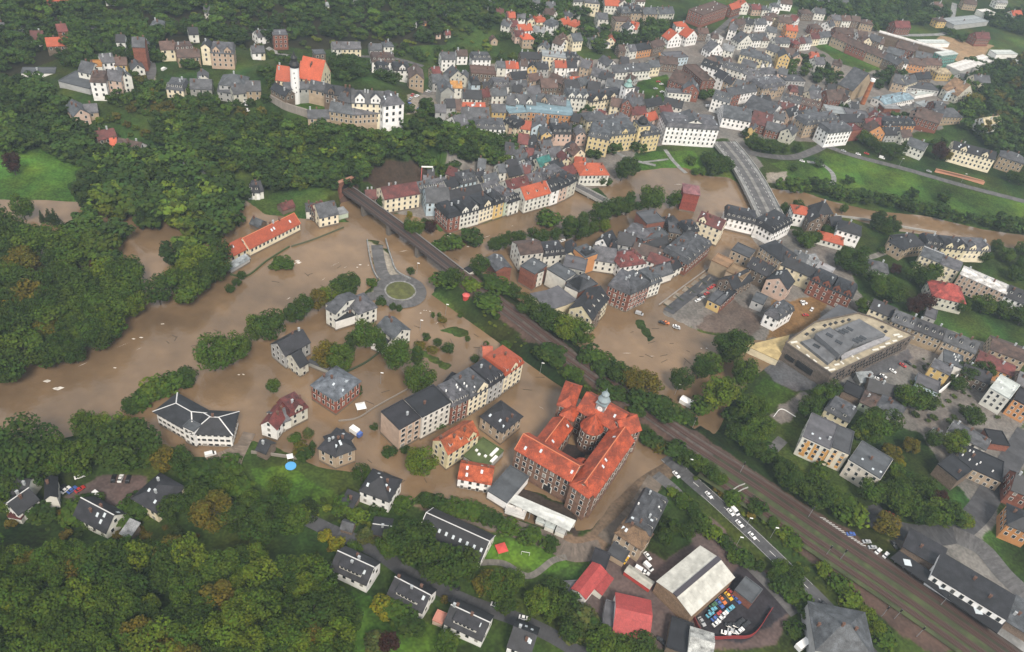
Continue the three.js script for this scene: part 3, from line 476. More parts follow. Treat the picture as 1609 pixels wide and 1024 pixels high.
B(1120, 210, 1150, 210, 6, 4, 'g', 'p', 'b'); B(1460, 250, 1500, 250, 6, 4, 'G', 't', 'b'); B(1440, 20, 1480, 25, 8, 6, 'g', 'w', 'g'); B(1490, 85, 1535, 90, 8, 5, 'g', 't', 'd'); B(1520, 150, 1570, 165, 8, 6, 'g', 'w', 'g'); B(1560, 105, 1605, 105, 8, 5, 'g', 'v', 'd'); B(965, 155, 1000, 153, 5, 2.6, 'g', 'w', 'l', { kind: 'hut' }); B(1195, 98, 1225, 96, 5, 2.6, 'g', 'w', 'l', { kind: 'hut' }); B(1030, 140, 1060, 140, 5, 2.6, 'g', 'o', 'b', { kind: 'hut' }); B(440, 38, 460, 36, 5, 2.6, 'g', 'w', 'l', { kind: 'hut' }); B(610, 22, 636, 22, 5, 2.6, 'g', 'w', 'l', { kind: 'hut' }); B(1180, 215, 1210, 214, 5, 2.6, 'g', 'v', 'd', { kind: 'hut' });
PLACE = 'in old town beside castle';
B(1335, 450, 1490, 462, 14, 7, 'f', 'b', 'b', { kind: 'town house' }); B(1497, 415, 1550, 417, 8, 7, 'g', 'w', 'k'); B(1552, 420, 1609, 422, 9, 7, 'g', 'w', 'r'); B(1100, 510, 1200, 506, 10, 7, 'g', 'g', 'g'); B(1205, 480, 1295, 472, 10, 7, 'G', 'v', 'g'); B(1150, 570, 1232, 570, 13, 12, 'G', 'g', 'k', { win: 0, l: 'tall pale grey blank gable beside the white car park' }); B(1210, 540, 1280, 542, 8, 8, 'g', 'w', 'o'); B(1340, 520, 1392, 520, 9, 9, 'm', 'l', 'k'); B(1410, 545, 1452, 545, 8, 8, 'g', 'y', 'k'); B(1470, 530, 1592, 532, 10, 10, 'm', 'w', 'g', { d: 4 }); B(1285, 605, 1400, 612, 10, 8, 'g', 'w', 'k'); B(1240, 682, 1425, 684, 9, 8, 'g', 'c', 'r', { sk: 3 }); B(1185, 662, 1240, 662, 9, 8, 'g', 'g', 'k'); B(1410, 600, 1470, 590, 9, 8, 'g', 'b', 'd'); B(1465, 690, 1550, 692, 9, 8, 'g', 'y', 'g'); B(1550, 640, 1609, 650, 10, 9, 'g', 't', 'g'); B(1183, 735, 1250, 780, 9, 7, 'G', 'w', 'k'); B(1250, 735, 1450, 738, 13, 6, 'g', 'w', 'k', { kind: 'hall' }); B(1310, 785, 1545, 795, 11, 6, 'm', 'w', 'k', { d: 5 }); B(1115, 690, 1180, 692, 8, 7, 'g', 'g', 'k'); B(1535, 745, 1609, 785, 10, 9, 'm', 'c', 'k', { d: 3 });
B(1465, 590, 1560, 588, 9, 10, 'g', 'w', 'g'); B(1100, 455, 1150, 450, 8, 6, 'g', 't', 'd'); B(1590, 560, 1640, 570, 9, 10, 'g', 'b', 'k');
T(800, 0); PLACE = 'on upper middle hillside';
B(470, 18, 560, 26, 9, 11, 'f', 'c', 'g'); B(592, 32, 675, 36, 9, 8, 'g', 'w', 'r'); B(690, 78, 755, 80, 10, 10, 'm', 'b', 'k', { d: 2 }); B(755, 78, 830, 80, 10, 10, 'm', 't', 'k', { d: 2 }); B(830, 86, 930, 84, 10, 10, 'g', 't', 'g'); B(930, 86, 1020, 80, 10, 11, 'g', 'v', 'g'); B(660, 132, 760, 136, 11, 12, 'f', 't', 'b'); B(552, 130, 615, 132, 8, 6, 'h', 'w', 'k'); B(437, 200, 495, 200, 8, 4, 'h', 't', 'b'); B(520, 195, 562, 195, 7, 5, 'g', 'p', 'k'); B(505, 258, 560, 256, 8, 6, 'h', 'w', 'k'); B(590, 270, 622, 270, 6, 4, 'g', 'w', 'g'); B(1195, 95, 1350, 40, 16, 12, 'f', 'r', 'b', { l: 'big red brick factory at the top of the photograph', kind: 'factory', name: 'factory', dish: 6 }); B(1372, 60, 1430, 42, 9, 8, 'g', 'r', 'r'); B(1032, 160, 1105, 166, 9, 7, 'h', 'w', 'r'); B(985, 248, 1065, 240, 10, 7, 'G', 'w', 'r'); B(1095, 232, 1162, 222, 10, 8, 'G', 'w', 'r'); B(1168, 205, 1232, 205, 8, 7, 'g', 'b', 'b'); B(1255, 238, 1320, 235, 9, 6, 'f', 'w', 'w'); B(1355, 178, 1400, 190, 9, 10, 'g', 'w', 'k'); B(1410, 160, 1460, 140, 9, 10, 'g', 'b', 'b'); B(1525, 150, 1590, 148, 9, 7, 'g', 'w', 'g'); B(1420, 262, 1500, 255, 10, 7, 'G', 'w', 'g'); B(1500, 250, 1600, 242, 10, 7, 'g', 'w', 'g'); B(1240, 320, 1320, 310, 10, 6, 'G', 'w', 'g'); B(1310, 300, 1380, 320, 9, 7, 'g', 'w', 'l'); B(745, 318, 792, 310, 9, 7, 'g', 'w', 'k'); B(792, 312, 890, 296, 9, 7, 'g', 'o', 'k'); B(890, 295, 962, 272, 9, 8, 'g', 'b', 'b'); B(680, 312, 738, 312, 8, 6, 'g', 'b', 'b'); B(400, 10, 470, 8, 8, 7, 'g', 'w', 'g'); B(390, 70, 440, 80, 7, 5, 'g', 'v', 'k'); B(130, 15, 190, 20, 8, 6, 'g', 'w', 'g'); B(780, 8, 840, 8, 8, 6, 'g', 'w', 'b');
PLACE = 'at the middle wood edge';
B(0, 108, 40, 110, 8, 5, 'g', 't', 'r'); B(50, 110, 100, 116, 8, 5, 'g', 'w', 'g'); B(115, 128, 165, 132, 8, 6, 'G', 'c', 'g'); B(0, 165, 60, 160, 8, 6, 'g', 'b', 'd'); B(62, 192, 145, 185, 9, 6, 'g', 'w', 'r'); B(145, 190, 215, 205, 8, 6, 'g', 'w', 'l'); B(40, 225, 100, 220, 8, 6, 'g', 'p', 'd'); B(85, 242, 155, 240, 9, 8, 'h', 't', 'r');
PLACE = 'in the upper old town';
B(205, 345, 352, 362, 12, 11, 'f', 'c', 'l', { l: 'cream apartment building with tall rooftop chimneys above old town', ch: 4 }); B(75, 362, 205, 365, 9, 8, 'g', 'b', 'k'); B(350, 365, 435, 366, 10, 9, 'm', 'w', 'k', { d: 3 }); B(0, 422, 60, 422, 8, 6, 'g', 'w', 'r'); B(75, 405, 115, 408, 8, 9, 'g', 'w', 'k'); B(115, 420, 172, 424, 10, 8, 'G', 'y', 'k'); B(285, 415, 355, 417, 9, 7, 'g', 'w', 'r'); B(360, 416, 420, 416, 9, 7, 'g', 'w', 'k'); B(172, 424, 245, 424, 9, 7, 'g', 'g', 'k'); B(20, 560, 120, 555, 12, 9, 'g', 'g', 'g'); B(120, 585, 200, 575, 10, 9, 'g', 'v', 'k'); B(200, 540, 300, 540, 11, 8, 'g', 'b', 'b'); B(345, 540, 440, 542, 10, 8, 'g', 'p', 'k'); B(380, 512, 440, 512, 8, 7, 'g', 'w', 'r'); B(385, 482, 430, 480, 8, 6, 'g', 'w', 'b'); B(0, 520, 20, 520, 8, 9, 'G', 'w', 'k'); B(245, 480, 330, 520, 8, 8, 'g', 'b', 'b'); B(130, 500, 210, 490, 9, 8, 'g', 't', 'k'); B(20, 490, 120, 480, 9, 8, 'g', 'p', 'k'); B(440, 530, 510, 515, 10, 9, 'g', 't', 'k'); B(600, 530, 700, 545, 10, 8, 'g', 'w', 'k');
B(360, 602, 498, 610, 12, 10, 'm', 'w', 'k', { x: 3, l: 'white town hall block with three ornate front gables in old town', kind: 'town hall', name: 'town_hall' }); B(505, 628, 718, 592, 12, 10, 'm', 'c', 'k', { x: 4, d: 4, l: 'long cream gabled terrace right of white town hall block', co: 1 }); B(0, 635, 165, 645, 11, 9, 'g', 'w', 'g', { x: 2 }); B(170, 622, 262, 640, 10, 9, 'g', 't', 'g', { x: 1 }); B(262, 640, 350, 650, 10, 9, 'g', 'v', 'k', { d: 2 });
B(110, 690, 400, 716, 30, 8, 'f', 'o', 'u', { l: 'shopping hall with wide pale blue roof and orange walls', kind: 'shopping hall', name: 'shopping_hall', dish: 6, ch: 0 }); B(0, 700, 118, 692, 12, 8, 'f', 't', 'u'); B(140, 790, 232, 802, 10, 9, 'G', 'l', 'g', { l: 'light blue gabled house below the shopping hall' }); B(200, 835, 266, 838, 10, 10, 'G', 'y', 'k', { l: 'orange yellow gabled corner house below the shopping hall', d: 0 }); B(266, 822, 386, 824, 11, 9, 'm', 'p', 'k', { d: 4 }); B(0, 782, 60, 792, 9, 8, 'g', 'p', 'k'); B(60, 790, 132, 800, 9, 7, 'g', 'c', 'r');
B(485, 748, 620, 735, 12, 10, 'h', 'c', 'g'); B(635, 755, 748, 730, 10, 9, 'h', 't', 'k'); B(640, 775, 702, 768, 7, 7, 'g', 'c', 'r'); B(625, 650, 695, 662, 10, 10, 'g', 'c', 'k'); B(755, 660, 840, 640, 9, 8, 'g', 'b', 'k'); B(760, 708, 850, 700, 9, 8, 'g', 'p', 'd'); B(850, 660, 950, 640, 9, 7, 'g', 'g', 'k'); B(950, 640, 1065, 668, 9, 7, 'g', 'v', 'k'); B(845, 750, 920, 730, 9, 8, 'g', 'p', 'r'); B(940, 700, 1010, 690, 9, 7, 'g', 't', 'd');
B(980, 570, 1125, 582, 8, 6, 'f', 'w', 'g', { l: 'white modern flat office block on the central lawn', kind: 'office' }); B(610, 408, 662, 398, 12, 7, 'G', 'w', 'g'); B(640, 448, 870, 432, 10, 8, 'g', 'w', 'k', { sk: 4 }); B(870, 415, 932, 410, 9, 8, 'g', 'c', 'g'); B(505, 460, 600, 492, 11, 6, 'g', 'w', 'g'); B(555, 480, 640, 500, 9, 7, 'g', 'g', 'k'); B(925, 350, 985, 360, 8, 5, 'f', 'c', 'o'); B(930, 388, 1040, 400, 10, 7, 'g', 'b', 'b'); B(985, 360, 1105, 352, 12, 7, 'f', 'l', 'g'); B(720, 480, 760, 500, 7, 5, 'g', 'g', 'k');
PLACE = 'of the old brick works';
B(985, 490, 1085, 530, 16, 9, 'g', 'r', 'b', { kind: 'factory' }); B(1075, 548, 1172, 565, 13, 9, 'G', 'r', 'k', { kind: 'factory' }); B(1075, 400, 1190, 500, 12, 13, 'f', 'r', 'b', { kind: 'factory' }); B(1205, 510, 1265, 502, 12, 11, 'G', 't', 'b');
PLACE = 'right of brick works';
B(1185, 395, 1290, 432, 9, 9, 'g', 'w', 'k', { d: 3 }); B(1290, 402, 1440, 446, 9, 9, 'g', 'v', 'k', { d: 5 }); B(1440, 450, 1560, 482, 9, 8, 'g', 'w', 'k', { d: 3 }); B(1265, 462, 1322, 490, 10, 10, 'g', 'w', 'k'); B(1322, 498, 1372, 520, 9, 9, 'g', 't', 'k'); B(1372, 522, 1452, 540, 9, 8, 'g', 'c', 'k'); B(1460, 500, 1550, 520, 9, 8, 'g', 'b', 'k'); B(1255, 602, 1358, 632, 11, 11, 'g', 'w', 'k', { d: 3 }); B(1355, 592, 1430, 575, 10, 10, 'g', 'r', 'k'); B(1430, 578, 1530, 560, 10, 9, 'g', 'w', 'g'); B(1425, 332, 1605, 378, 13, 8, 'h', 'c', 'g', { l: 'long cream arcaded hall with grey hipped roof in upper town' }); B(1545, 520, 1609, 540, 9, 8, 'g', 'b', 'b'); B(1430, 395, 1520, 420, 9, 6, 'g', 'v', 'g');
B(1318, 722, 1490, 752, 20, 8, 'g', 'w', 'g', { l: 'long white office with huge grey roof right of court house', kind: 'office', p: .55 }); B(1490, 755, 1609, 785, 16, 7, 'g', 'r', 'd'); B(1478, 790, 1505, 800, 9, 9, 'G', 'y', 'g'); B(1445, 652, 1609, 722, 24, 8, 'g', 'w', 'g', { l: 'wide white hall with grey roof above the long office', p: .5, kind: 'hall' });
// courthouse with its raised middle
MB('court_house', 'long white court house with raised gabled middle facing the castle garden', 'court house', [[972, 778, 1295, 800, 18, 14, 'm', 'w', 'g', { co: 1, d: 0, sk: 5, pit: 3.4 }], [1085, 762, 1205, 770, 16, 16, 'G', 'w', 'g', { p: .45, co: 1, ww: 1.6, wh: 2.2, st: 4.4 }]]);
// yellow palace of three ranges and a domed stair tower
{
  const [o, b] = MB('palace', 'yellow palace with grey mansard roofs and domed corner tower', 'palace', [[490, 835, 617, 862, 18, 13, 'm', 'c', 'g', { co: 1, d: 3, wm: std([.62, .50, .26], { map: plasterT }) }], [615, 838, 805, 815, 18, 13, 'm', 'c', 'g', { co: 1, d: 4, x: 1, wm: std([.62, .50, .26], { map: plasterT }) }], [805, 780, 872, 776, 8, 19, 'f', 'c', 'g', { ch: 0, wm: std([.62, .50, .26], { map: plasterT }) }], [825, 838, 932, 822, 16, 13, 'm', 'c', 'g', { co: 1, d: 3, wm: std([.62, .50, .26], { map: plasterT }) }]]);
  const t = b[2], g = new G(); g.cyl(0, 0, 19.2, 21, 3, 3.4, 16).cyl(0, 0, 21, 23.2, 3.4, 2.4, 16).cyl(0, 0, 23.2, 24.2, 2.4, .6, 16).cyl(0, 0, 24.2, 26, .6, .5, 8); g.mesh('dome', M.black, o, t.m);
}
// town church tower with copper cap, red brick gabled church
{ const [o, b] = MB('church_tower', 'white clock tower with green copper cap in the old town', 'tower', [[722, 545, 775, 540, 6.5, 20, 'f', 'w', 'g', { ch: 0, co: 1 }]]); const g = new G(); g.cyl(0, 0, 20.2, 22.4, 3.4, 2.2, 8).cyl(0, 0, 22.4, 24, 1.6, 1.6, 8).cyl(0, 0, 24, 25.2, 2, .9, 8).cyl(0, 0, 25.2, 29, .4, .05, 6); g.mesh('spire', M.copper, o, b[0].m); }
B(695, 640, 757, 655, 18, 14, 'G', 'r', 'k', { l: 'red brick gable end of the town church', kind: 'church', name: 'church', p: 1.1 });

T(1199, 0); PLACE = 'on upper right slopes';
for (const a of [[0, 120, 60, 130, 'w', 'b'], [30, 103, 100, 110, 'c', 'b'], [100, 135, 180, 142, 't', 'b'], [145, 185, 215, 192, 'o', 'r'], [240, 82, 310, 88, 'b', 'b'], [320, 78, 385, 86, 'w', 'g'], [410, 165, 445, 155, 'w', 'g'], [300, 172, 370, 178, 'r', 'b'], [425, 122, 480, 126, 't', 'g'], [490, 128, 545, 128, 'w', 'b'], [548, 128, 600, 135, 'b', 'b'], [600, 140, 680, 155, 't', 'b'], [80, 268, 168, 265, 'w', 'g'], [195, 272, 232, 270, 'r', 'd'], [232, 268, 265, 265, 'w', 'd'], [265, 265, 302, 262, 'w', 'g'], [302, 240, 352, 236, 'c', 'd'], [355, 232, 422, 226, 'w', 'g'], [0, 60, 40, 62, 'w', 'g'], [60, 40, 110, 45, 'w', 'g'], [110, 20, 180, 28, 'w', 'b'], [0, 250, 40, 248, 'w', 'b'], [1240, 20, 1320, 30, 't', 'b'], [1060, 40, 1110, 40, 'v', 'b'], [1445, 15, 1510, 18, 'w', 'l'], [1540, 95, 1600, 92, 'v', 'r'], [1080, 132, 1132, 132, 'y', 'b'], [340, 8, 410, 10, 'w', 'g']]) B(...a.slice(0, 4), 9, 7, a[0] % 3 ? 'g' : 'h', a[4], a[5]);
PLACE = 'around the green football field';
B(820, 172, 912, 172, 12, 7, 'g', 'r', 'd'); B(1318, 238, 1402, 238, 11, 8, 'g', 'r', 'd'); B(20, 302, 105, 332, 10, 8, 'g', 'c', 'k'); B(100, 352, 168, 364, 12, 10, 'G', 'y', 'k'); B(105, 330, 220, 345, 10, 7, 'g', 'g', 'k'); B(0, 388, 55, 388, 10, 6, 'g', 'w', 'g'); B(15, 455, 100, 456, 11, 5, 'h', 'w', 'k');
PLACE = 'in brick row by football field';
B(425, 222, 520, 265, 10, 9, 'g', 't', 'b'); B(520, 268, 640, 318, 10, 9, 'g', 'r', 'b'); B(640, 318, 740, 358, 10, 9, 'g', 't', 'b'); B(740, 358, 832, 402, 10, 9, 'g', 'b', 'g'); B(842, 385, 896, 390, 9, 9, 'm', 'w', 'k'); B(896, 390, 1000, 408, 10, 8, 'g', 'o', 'b'); B(1000, 398, 1104, 402, 10, 8, 'g', 't', 'b'); B(590, 228, 650, 230, 9, 8, 'g', 'w', 'k'); B(820, 290, 945, 322, 12, 9, 'g', 'r', 'b'); B(650, 240, 720, 262, 10, 8, 'g', 'b', 'g'); B(760, 320, 860, 350, 10, 8, 'g', 'b', 'k'); B(450, 205, 560, 212, 10, 8, 'g', 'r', 'b'); B(940, 350, 1040, 370, 10, 8, 'g', 't', 'g');
B(715, 200, 1180, 332, 6, 11, 'f', 'b', 'w', { l: 'very long factory hall with white roof strip in upper right', kind: 'factory hall', name: 'factory_hall', ch: 0, win: 0 }); B(1100, 345, 1202, 332, 8, 12, 'f', 'e', 'w', { l: 'teal glazed end block of the long factory hall', kind: 'office', ch: 0 });
PLACE = 'on the upper right works yard';
B(980, 268, 1150, 268, 9, 4, 'f', 'w', 'w', { kind: 'hall', win: 0, ch: 0 }); B(1440, 335, 1570, 335, 10, 4, 'f', 'w', 'w', { kind: 'hall', win: 0, ch: 0 }); B(1215, 440, 1435, 372, 14, 5, 'f', 'g', 'w', { kind: 'hall', win: 0, ch: 0 }); B(1180, 155, 1390, 132, 18, 5, 'f', 'g', 'l', { kind: 'hall', win: 0 }); B(1370, 85, 1435, 80, 12, 5, 'f', 'w', 'w', { kind: 'hall', win: 0 }); B(1500, 400, 1609, 395, 10, 4, 'f', 'w', 'w', { kind: 'hall', win: 0 });
PLACE = 'by the upper right market';
B(1130, 575, 1200, 592, 16, 6, 'G', 'l', 'w', { kind: 'hall' }); B(1200, 592, 1292, 575, 16, 6, 'G', 'v', 't', { kind: 'hall' }); B(800, 505, 880, 525, 13, 8, 'g', 't', 'g'); B(880, 525, 952, 500, 10, 8, 'g', 'c', 'g'); B(952, 490, 1040, 482, 10, 8, 'g', 'b', 'k'); B(1078, 452, 1165, 455, 10, 7, 'h', 'y', 'c', { l: 'ochre house with rounded cream roof near upper right market' }); B(1220, 490, 1278, 492, 9, 7, 'g', 'w', 'g'); B(1305, 505, 1402, 512, 11, 9, 'g', 'c', 'g'); B(555, 560, 670, 520, 14, 9, 'G', 't', 'g', { win: 0, l: 'big plain building with steep tan gable behind orange chimney' }); B(750, 645, 930, 608, 13, 5, 'g', 'w', 'u', { kind: 'market hall', p: .25 }); B(870, 535, 1085, 560, 15, 5, 'f', 'g', 'g', { kind: 'hall' }); B(940, 590, 1060, 570, 6, 3, 'f', 'w', 'w', { kind: 'hall', win: 0 }); B(985, 660, 1045, 645, 8, 3, 'f', 'g', 'l', { kind: 'hall', win: 0 }); B(750, 668, 850, 672, 8, 4, 'f', 'r', 'l', { kind: 'hall', win: 0 });
PLACE = 'in the right middle town';
B(400, 620, 512, 612, 12, 9, 'g', 'r', 'b', { p: 1 }); B(295, 608, 395, 600, 10, 8, 'g', 'c', 'g'); B(505, 628, 545, 622, 11, 9, 'G', 'w', 'b'); B(0, 545, 138, 522, 14, 10, 'm', 't', 'g', { d: 4 }); B(140, 500, 262, 502, 12, 6, 'f', 'g', 'g'); B(115, 612, 230, 640, 9, 9, 'g', 'w', 'k', { d: 3 }); B(230, 640, 350, 668, 9, 9, 'g', 'r', 'k', { d: 4 }); B(395, 692, 520, 712, 14, 6, 'f', 'w', 'l', { kind: 'hall' }); B(520, 712, 660, 735, 14, 7, 'f', 'w', 'g', { kind: 'hall' }); B(0, 685, 105, 702, 14, 7, 'g', 'w', 'g'); B(95, 680, 192, 692, 11, 8, 'g', 'b', 'd'); B(160, 722, 226, 692, 9, 9, 'g', 'p', 'k'); B(226, 730, 272, 722, 9, 9, 'g', 'w', 'k'); B(272, 735, 342, 700, 10, 9, 'g', 't', 'k'); B(265, 770, 470, 742, 12, 11, 'm', 't', 'k', { d: 7 }); B(405, 820, 548, 805, 12, 12, 'm', 'w', 'g', { l: 'large white corner house with red side annex by the blue bus', co: 1 }); B(547, 805, 610, 800, 10, 9, 'f', 'r', 'd', { l: 'deep red annex at right of the white corner house', win: 0 }); B(480, 752, 632, 752, 10, 8, 'g', 'b', 'k'); B(640, 780, 740, 772, 10, 7, 'g', 'b', 'd'); B(740, 770, 938, 772, 11, 8, 'm', 'o', 'k', { d: 5 }); B(650, 815, 752, 822, 10, 7, 'G', 'o', 'b'); B(755, 832, 852, 832, 10, 6, 'g', 'g', 'k'); B(935, 718, 1085, 765, 14, 9, 'g', 'r', 'b'); B(1105, 720, 1232, 722, 14, 7, 'h', 't', 'g'); B(1365, 768, 1470, 755, 9, 8, 'g', 'w', 'c', { l: 'cream house alone between trees at right edge' }); B(885, 888, 992, 930, 10, 8, 'g', 'w', 'g'); B(860, 850, 920, 840, 9, 6, 'g', 'v', 'b');
B(15, 795, 180, 832, 10, 6, 'g', 'r', 'g'); B(180, 835, 216, 802, 9, 8, 'g', 'v', 'g'); B(60, 730, 130, 745, 9, 7, 'g', 'w', 'g'); B(0, 740, 60, 752, 9, 7, 'g', 'g', 'g');
B(1168, 915, 1430, 985, 12, 11, 'g', 'c', 'k', { l: 'long cream villa with dark roof above the right meadow', x: 2, sk: 4, p: .6 }); B(1460, 962, 1609, 1012, 12, 10, 'h', 't', 'k', { l: 'tan villa with dark roof at right edge above meadow' });
B(470, 20, 530, 24, 9, 6, 'g', 'w', 'g', { at: 'on upper right slopes' });
{ // orange chimney stack
  const p = gp(...px(612, 640)), o = root('factory_chimney', p); const g = new G(); g.cyl(0, 0, -2, 20, 2.1, 1.6, 14); g.mesh('shaft', std([.5, .17, .06], { map: brickT }), o); const k = new G(); k.cyl(0, 0, 20, 22, 1.9, 1.9, 14); k.mesh('cap', M.white, o); tag(o, 'orange brick factory chimney with pale cap in right middle town', 'chimney');
}
// low wall by the meadow
T(1199, 250); { const g = ribbon(path([px(1055, 80), px(1200, 115), px(1350, 155)]), 1.2, 3); const o = struct(g.mesh('garden_wall', std([.42, .2, .12]), scene), 'garden_wall'); }

{ // the small houses that fill the gaps of the far town
  T(0, 0, 1); const r = rng(77), pos = things.filter((o) => o.userData.category && o.isGroup).map((o) => o.position);
  for (const [pl, P, wl, rf] of [['in far upper right town', [[1000, 70], [1080, 25], [1180, 5], [1260, 10], [1300, 40], [1400, 55], [1340, 130], [1200, 120], [1090, 130]], 'wwcvtpb', 'kgkbdr'], ['in the crowded old town', [[690, 120], [800, 105], [1000, 100], [1010, 160], [1000, 215], [850, 225], [700, 195]], 'wvcgtpb', 'kgkkbd'], ['between old town and river', [[820, 215], [900, 225], [900, 270], [700, 300], [640, 290], [780, 250]], 'wvcgtw', 'kgkkd'], ['in far right quarter', [[1180, 130], [1340, 145], [1500, 170], [1480, 205], [1300, 215], [1170, 205]], 'wvctrpb', 'kgkbd'], ['on far wooded slope', [[830, 10], [1000, 5], [1000, 60], [840, 80]], 'wvwc', 'kgbr']]) {
    let n = 0; for (let i = 0; i < 900 && n < 22; i++) { const b = boxOf(P), x = rr(b[0], b[1], r), y = rr(b[2], b[3], r); if (sdist(P, x, y) > 0) continue; const p = gp(x, y); if (p.y < .2 || pos.some((q) => Math.hypot(q.x - p.x, q.z - p.z) < 13)) continue; n++; PLACE = pl; const w = rr(5, 8, r), o = B(x - w, y - rr(-1, 4, r), x + w, y + rr(-1, 3, r), rr(8, 11, r), rr(6, 9, r), r() < .7 ? 'g' : r() < .5 ? 'G' : 'm', wl[Math.floor(r() * wl.length)], rf[Math.floor(r() * rf.length)], { kind: /old town/.test(pl) ? 'town house' : 'house' }); pos.push(o.position); }
  }
  T(1199, 250);
}
// ---------- castle on its rock ----------
T(400, 0);
{
  const b = 29, [o, bl] = MB('castle', 'hilltop castle with white end block, grey roofs and brown lower range', 'castle', [
    [795, 652, 922, 636, 15, 15, 'h', 'w', 'g', { base: 25, down: 12, d: 0, st: 4, pit: 3.6, ww: 1.5, wh: 2, sk: 3, p: .75, wl: 'white rendered end block' }],
    [460, 682, 612, 706, 9, 8, 'g', 't', 'g', { base: 25, down: 12, pit: 2.4 }], [610, 706, 800, 694, 9, 8, 'g', 't', 'g', { base: 25, down: 12, pit: 2.4 }],
    [600, 632, 795, 640, 11, 9, 'g', 'c', 'g', { down: 12, base: b + 1, x: 2, xw: 5.5, xh: 3, xm: wm('w'), p: .95 }], [515, 612, 600, 640, 8, 6, 'g', 'b', 'g', { down: 12, base: b }],
    [430, 572, 600, 600, 9, 7, 'g', 'b', 'k', { down: 12, base: b, x: 2, xw: 3.5 }], [332, 545, 440, 570, 9, 5, 'g', 't', 'g', { down: 12, base: b }], [185, 552, 340, 545, 7, 5, 'g', 'g', 'g', { down: 12, base: b }], [100, 545, 190, 595, 7, 5, 'g', 'b', 'k', { down: 12, base: b - 1 }], [330, 728, 462, 728, 8, 5, 'g', 't', 'g', { base: 24, down: 12 }]]);
  const o2 = MB('castle_hall', 'old castle hall with large orange red roof behind the round tower', 'hall', [[130, 490, 240, 505, 12, 5, 'g', 'c', 'r', { base: 27, p: 1.1 }], [275, 478, 415, 494, 13, 6, 'g', 'c', 'r', { base: 27, p: 1.2, d: 2 }], [405, 505, 468, 440, 14, 8, 'G', 'c', 'r', { base: 26, p: 1.2 }]])[0];
  const p = un(...px(254, 590), b), t = root('castle_tower', p), g = new G(); g.cyl(0, 0, -9, 18.5, 2.75, 2.55, 20); g.mesh('shaft', M.white, t);
  const k = new G(); k.cyl(0, 0, 18.5, 20, 2.9, 3, 16).cyl(0, 0, 20, 22, 3, 1.8, 16).cyl(0, 0, 22, 24, 1.7, 1.7, 12).cyl(0, 0, 24, 25.4, 2, 1, 12).cyl(0, 0, 25.4, 28.5, .8, .02, 8); k.mesh('cap', M.black, t);
  for (let i = 0; i < 5; i++) { const w = new THREE.Mesh(boxGeo(.5, .9, .2), M.glass); w.name = 'window'; w.position.set(2.66 * Math.sin(.6 - i * .1), 3 + i * 3, 2.66 * Math.cos(.6 - i * .1)); w.rotation.y = .6; t.add(w); }
  tag(t, 'round white castle tower with black cap on the castle hill', 'tower');
  const w = ribbon(smooth([[100, 605], [190, 655], [330, 700], [460, 740]].map(([x, y]) => un(...px(x, y), 26))), 1, 3, new G(), true); const L = smooth([[95, 600], [190, 650], [330, 695]].map(([x, y]) => un(...px(x, y), 27)), 8), wg = new G();
  for (let i = 0; i < L.length - 1; i++) { const a = L[i], c = L[i + 1], n = V(-(c.z - a.z), 0, c.x - a.x).normalize().multiplyScalar(.5), y1 = 2; const q = (p, s, y) => V(p.x + n.x * s, p.y + y, p.z + n.z * s); wg.poly(q(a, 1, y1), q(c, 1, y1), q(c, -1, y1), q(a, -1, y1)).poly(q(a, 1, -5), q(c, 1, -5), q(c, 1, y1), q(a, 1, y1)).poly(q(c, -1, -5), q(a, -1, -5), q(a, -1, y1), q(c, -1, y1)); }
  const wo = wg.mesh('castle_wall', M.stone, scene); tag(wo, 'curved stone wall below the castle tower', 'wall');
}
// ---------- town along the river ----------
T(400, 250); PLACE = 'on the north river bank';
MB('riverside_house', 'cream riverside house with grey roof left of the railway bridge', 'house', [[400, 362, 518, 336, 12, 7, 'g', 'c', 'g', {}], [372, 330, 440, 300, 7, 6, 'g', 'b', 'd', {}], [318, 320, 372, 318, 7, 6, 'g', 'v', 'k', {}], [520, 345, 578, 330, 6, 4, 'f', 'n', 'l', { win: 0 }]]);
B(0, 205, 55, 195, 9, 5, 'g', 'w', 'k', { at: 'below castle wood at river edge' }); B(175, 315, 250, 290, 6, 3, 'g', 'b', 'd', { kind: 'shed', win: 0 });
B(802, 248, 1018, 212, 12, 10, 'g', 'c', 'd', { l: 'long cream mill building with dark red roof beside the railway bridge', p: .7, kind: 'mill' }); B(688, 244, 775, 240, 8, 4, 'g', 'b', 'd');
B(1018, 206, 1105, 190, 10, 7, 'g', 'g', 'g', { d: 3 }); B(1105, 190, 1195, 172, 10, 7, 'g', 'v', 'g', { d: 4 }); B(1195, 185, 1258, 160, 9, 7, 'g', 'w', 'k'); B(1275, 152, 1390, 126, 10, 8, 'm', 'l', 'g', { d: 3 }); B(1390, 140, 1440, 118, 9, 8, 'g', 'v', 'k'); B(1430, 158, 1512, 132, 9, 7, 'g', 'c', 'g');
B(1062, 268, 1205, 262, 13, 9, 'g', 'l', 'g', { l: 'pale blue house with yellow gable end on the north river bank' }); B(1205, 262, 1412, 216, 10, 8, 'g', 'w', 'k', {}); B(1215, 306, 1430, 252, 6, 5, 'f', 'l', 'l', { win: 0, kind: 'hall' }); B(1430, 215, 1520, 180, 10, 8, 'g', 'w', 'g', { d: 3 });
PLACE = 'of the ornate riverside terrace'; GROUP = '';
